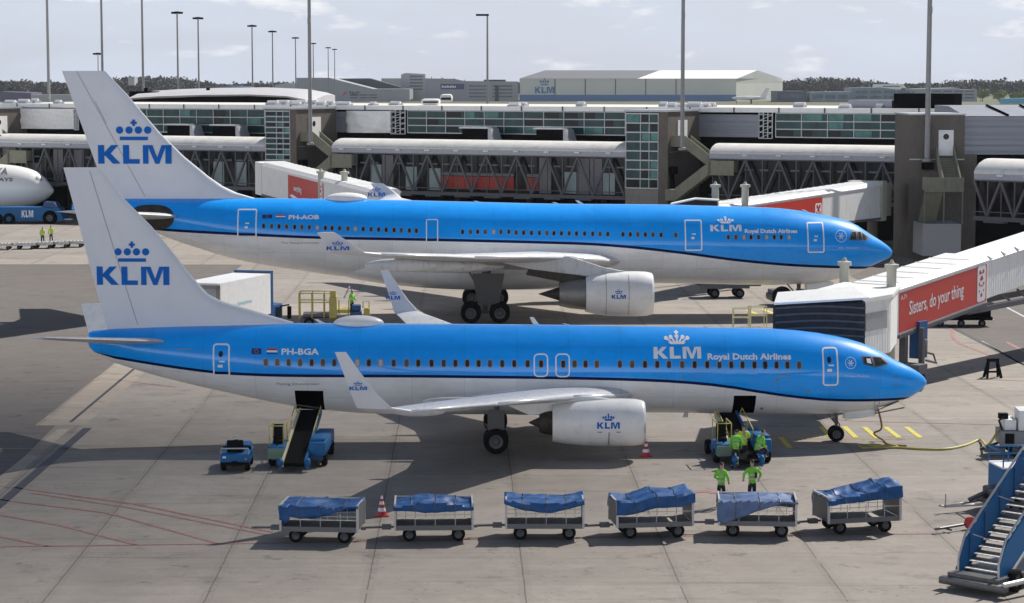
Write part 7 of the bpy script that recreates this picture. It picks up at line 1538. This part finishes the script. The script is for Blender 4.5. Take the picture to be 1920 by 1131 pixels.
def person(loc, face, label, pose='stand', jacket=None, hair=hair_m, h=1.78, arms=None, group='workers in hi-vis jackets', backpack=False):
    """facing local -Y; arms: (left elbow, left wrist, right elbow, right wrist)"""
    k = h / 1.78; o = empty('person', loc, face, label=label, cat='person', group=group); jacket = jacket or hiv; v = lambda x, y, z: Vector((x, y, z)) * k
    if pose == 'crouch':
        pel, ch, nk, hd = v(0, .18, .42), v(0, -.04, .80), v(0, -.10, .96), v(0, -.17, 1.08)
        kn = [v(-.17, -.25, .50), v(.17, -.22, .34)]; an = [v(-.15, -.12, .09), v(.15, .22, .09)]
    elif pose == 'bend':
        pel, ch, nk, hd = v(0, .12, .90), v(0, -.14, 1.24), v(0, -.26, 1.38), v(0, -.36, 1.48)
        kn = [v(-.12, -.06, .50), v(.12, .02, .50)]; an = [v(-.13, .06, .09), v(.14, .16, .09)]
    else:
        pel, ch, nk, hd = v(0, 0, .94), v(0, .0, 1.32), v(0, -.01, 1.50), v(0, -.03, 1.63)
        kn = [v(-.10, -.03, .50), v(.11, -.01, .50)]; an = [v(-.13, .02, .09), v(.15, .04, .09)]
    sh = [ch + v(-.17, 0, .10), ch + v(.17, 0, .10)]
    if arms is None: arms = (ch + v(-.25, .03, -.20), ch + v(-.22, -.14, -.38), ch + v(.25, .03, -.20), ch + v(.22, -.14, -.38))
    else: arms = tuple(v(*a) for a in arms)
    el = [arms[0], arms[2]]; wr = [arms[1], arms[3]]
    fwd = (hd - nk); fwd.z = 0
    fw = Vector((0, -1, 0))
    chains = [[(pel, .10), (ch, .13), (nk, .052), (hd + v(0, .01, -.02), .072), (hd + v(0, .01, .07), .082), (hd + v(0, .01, .14), .05)], [(hd + v(0, .01, -.02), .072), (hd + v(0, -.055, -.06), .035)], [(hd + v(0, .01, .07), .082), (hd + v(0, -.075, .035), .018), (hd + v(0, -.105, .02), .011)]]
    for s_, sx in ((0, -1), (1, 1)):
        chains.append([(hd + v(0, .01, .07), .082), (hd + v(sx * .085, .01, .03), .016)])
        d = (wr[s_] - el[s_]).normalized(); side = d.cross(Vector((0, 0, 1))); side = side.normalized() if side.length > .1 else Vector((1, 0, 0)); dn = d.cross(side).normalized()
        palm = wr[s_] + d * .05 * k; pe = wr[s_] + d * .095 * k
        chains.append([(ch, .13), (sh[s_], .055), (el[s_], .042), (wr[s_], .028), (palm, (.038, .018)), (pe, (.036, .015))])
        for q, (off, ln) in enumerate(((-.030, .062), (-.010, .075), (.010, .070), (.029, .055))):
            b = pe + side * off * k; chains.append([(pe, (.036, .015)), (b + d * .012, .0095), (b + d * ln * .55 - dn * .008, .0088), (b + d * ln * .85 - dn * .022, .0075)])
        t_ = palm - side * .036 * k * (1 if s_ else -1) * -1; chains.append([(palm, (.038, .018)), (t_ + d * .005, .011), (t_ + d * .035 - dn * .015, .009)])
        chains.append([(pel, .10), (pel + v(sx * .09, 0, -.06), .085), (kn[s_], .055), (an[s_], .038), (an[s_] + fw * .13 * k + v(0, 0, -.04), .030)])
    body = grow('body', chains, skin_m, o)
    mb = MB()
    for sx in (-1, 1): ellipsoid(mb, hd + v(sx * .03, -.078, .055), (.011, .008, .009), nx=6, nr=8)
    mb.build('eyes', M['black'], body)
    jc = [[(pel + v(0, 0, -.10), (.158, .14)), (pel + v(0, 0, .0), (.155, .135)), ((pel + ch) / 2, (.155, .13)), (ch, (.165, .135)), (nk + v(0, 0, -.06), .075)]]
    for s_ in (0, 1): jc.append([(ch, (.165, .135)), (sh[s_], .075), (el[s_], .062), (wr[s_] - (wr[s_] - el[s_]).normalized() * .03, .048)])
    jo = grow('jacket', jc, jacket, o)
    mb = MB()
    for t_ in (.3, .72):
        c_ = pel + (ch - pel) * t_; ax = (ch - pel).normalized(); a1 = Vector((1, 0, 0)); a2 = ax.cross(a1).normalized(); ring = []
        for zz in (-.022, .022): ring.append([c_ + ax * zz + a1 * .172 * k * math.cos(an_) + a2 * .150 * k * math.sin(an_) for an_ in [2 * math.pi * q / 18 for q in range(18)]])
        mb.loft(ring, cap=False)
    mb.build('reflective_band', refl, jo)
    tr = [[(pel + v(0, 0, .06), (.138, .118)), (pel + v(0, 0, .02), (.14, .12)), (pel + v(0, 0, -.05), (.13, .11)), (pel + v(-.09, 0, -.10), .095), (kn[0], .075), (an[0] + v(0, 0, .06), .06)], [(pel + v(0, 0, -.05), (.13, .11)), (pel + v(.09, 0, -.10), .095), (kn[1], .075), (an[1] + v(0, 0, .06), .06)]]
    grow('trousers', tr, navy_m, o)
    for s_ in (0, 1): grow('boot', [[(an[s_] + v(0, 0, .06), .052), (an[s_] + v(0, 0, -.03), .055), (an[s_] + fw * .08 * k + v(0, 0, -.045), .046), (an[s_] + fw * .17 * k + v(0, 0, -.05), .038)]], boot_m, o)
    grow('hair', [[(hd + v(0, .035, .0), .075), (hd + v(0, .03, .085), .092), (hd + v(0, .0, .135), .07)]], hair, o)
    if backpack: mb = MB(); b = ch + v(-.08, .15, -.12); mb.box(b, (.1, .05, .24), bev=.02); mb.build('back_patch', dkb, jo)
    return o
def at_g(px, py): p = G(px, py); return (p.x, p.y, 0)
person(at_g(1352, 951), R(150), 'worker with dark hair standing on the left behind the faded cart', arms=((-.30, .05, 1.18), (-.26, -.12, .98), (.28, .02, 1.16), (.2, -.22, 1.05)))
person(at_g(1410, 949), R(200), 'broad shouldered worker standing on the right behind the faded cart', backpack=True, h=1.84, arms=((-.36, .0, 1.22), (-.33, -.10, 1.0), (.36, .02, 1.24), (.30, -.14, 1.02)))
person(at_g(1379, 878), R(170), 'worker in green vest bending over the left side of the front belt loader', pose='bend', group='workers around the front belt loader')
person(at_g(1394, 872), R(185), 'worker standing at the foot of the front conveyor, second from its left', jacket=hivy, group='workers around the front belt loader', arms=((-.28, -.10, 1.2), (-.12, -.32, 1.12), (.28, -.10, 1.2), (.12, -.32, 1.12)))
q_ = G(1425, 874); person((q_.x, q_.y, .35), R(120), 'worker crouching at the right side of the front belt loader', pose='crouch', group='workers around the front belt loader')
person(at_g(80, 458), R(20), 'left one of the two distant workers in front of the blue tug', jacket=hivy, group='distant workers by the blue tug')
person(at_g(96, 455), R(-10), 'right one of the two distant workers in front of the blue tug', jacket=hivy, group='distant workers by the blue tug')
q_ = G(628, 613); person((q_.x + 1.1, q_.y + .6, .72), R(60), 'operator with dark hair on the yellow loader beyond the radome', h=1.75, arms=((-.3, -.02, 1.15), (-.2, -.25, 1.05), (.3, -.02, 1.15), (.2, -.25, 1.05)), group='loader operators')
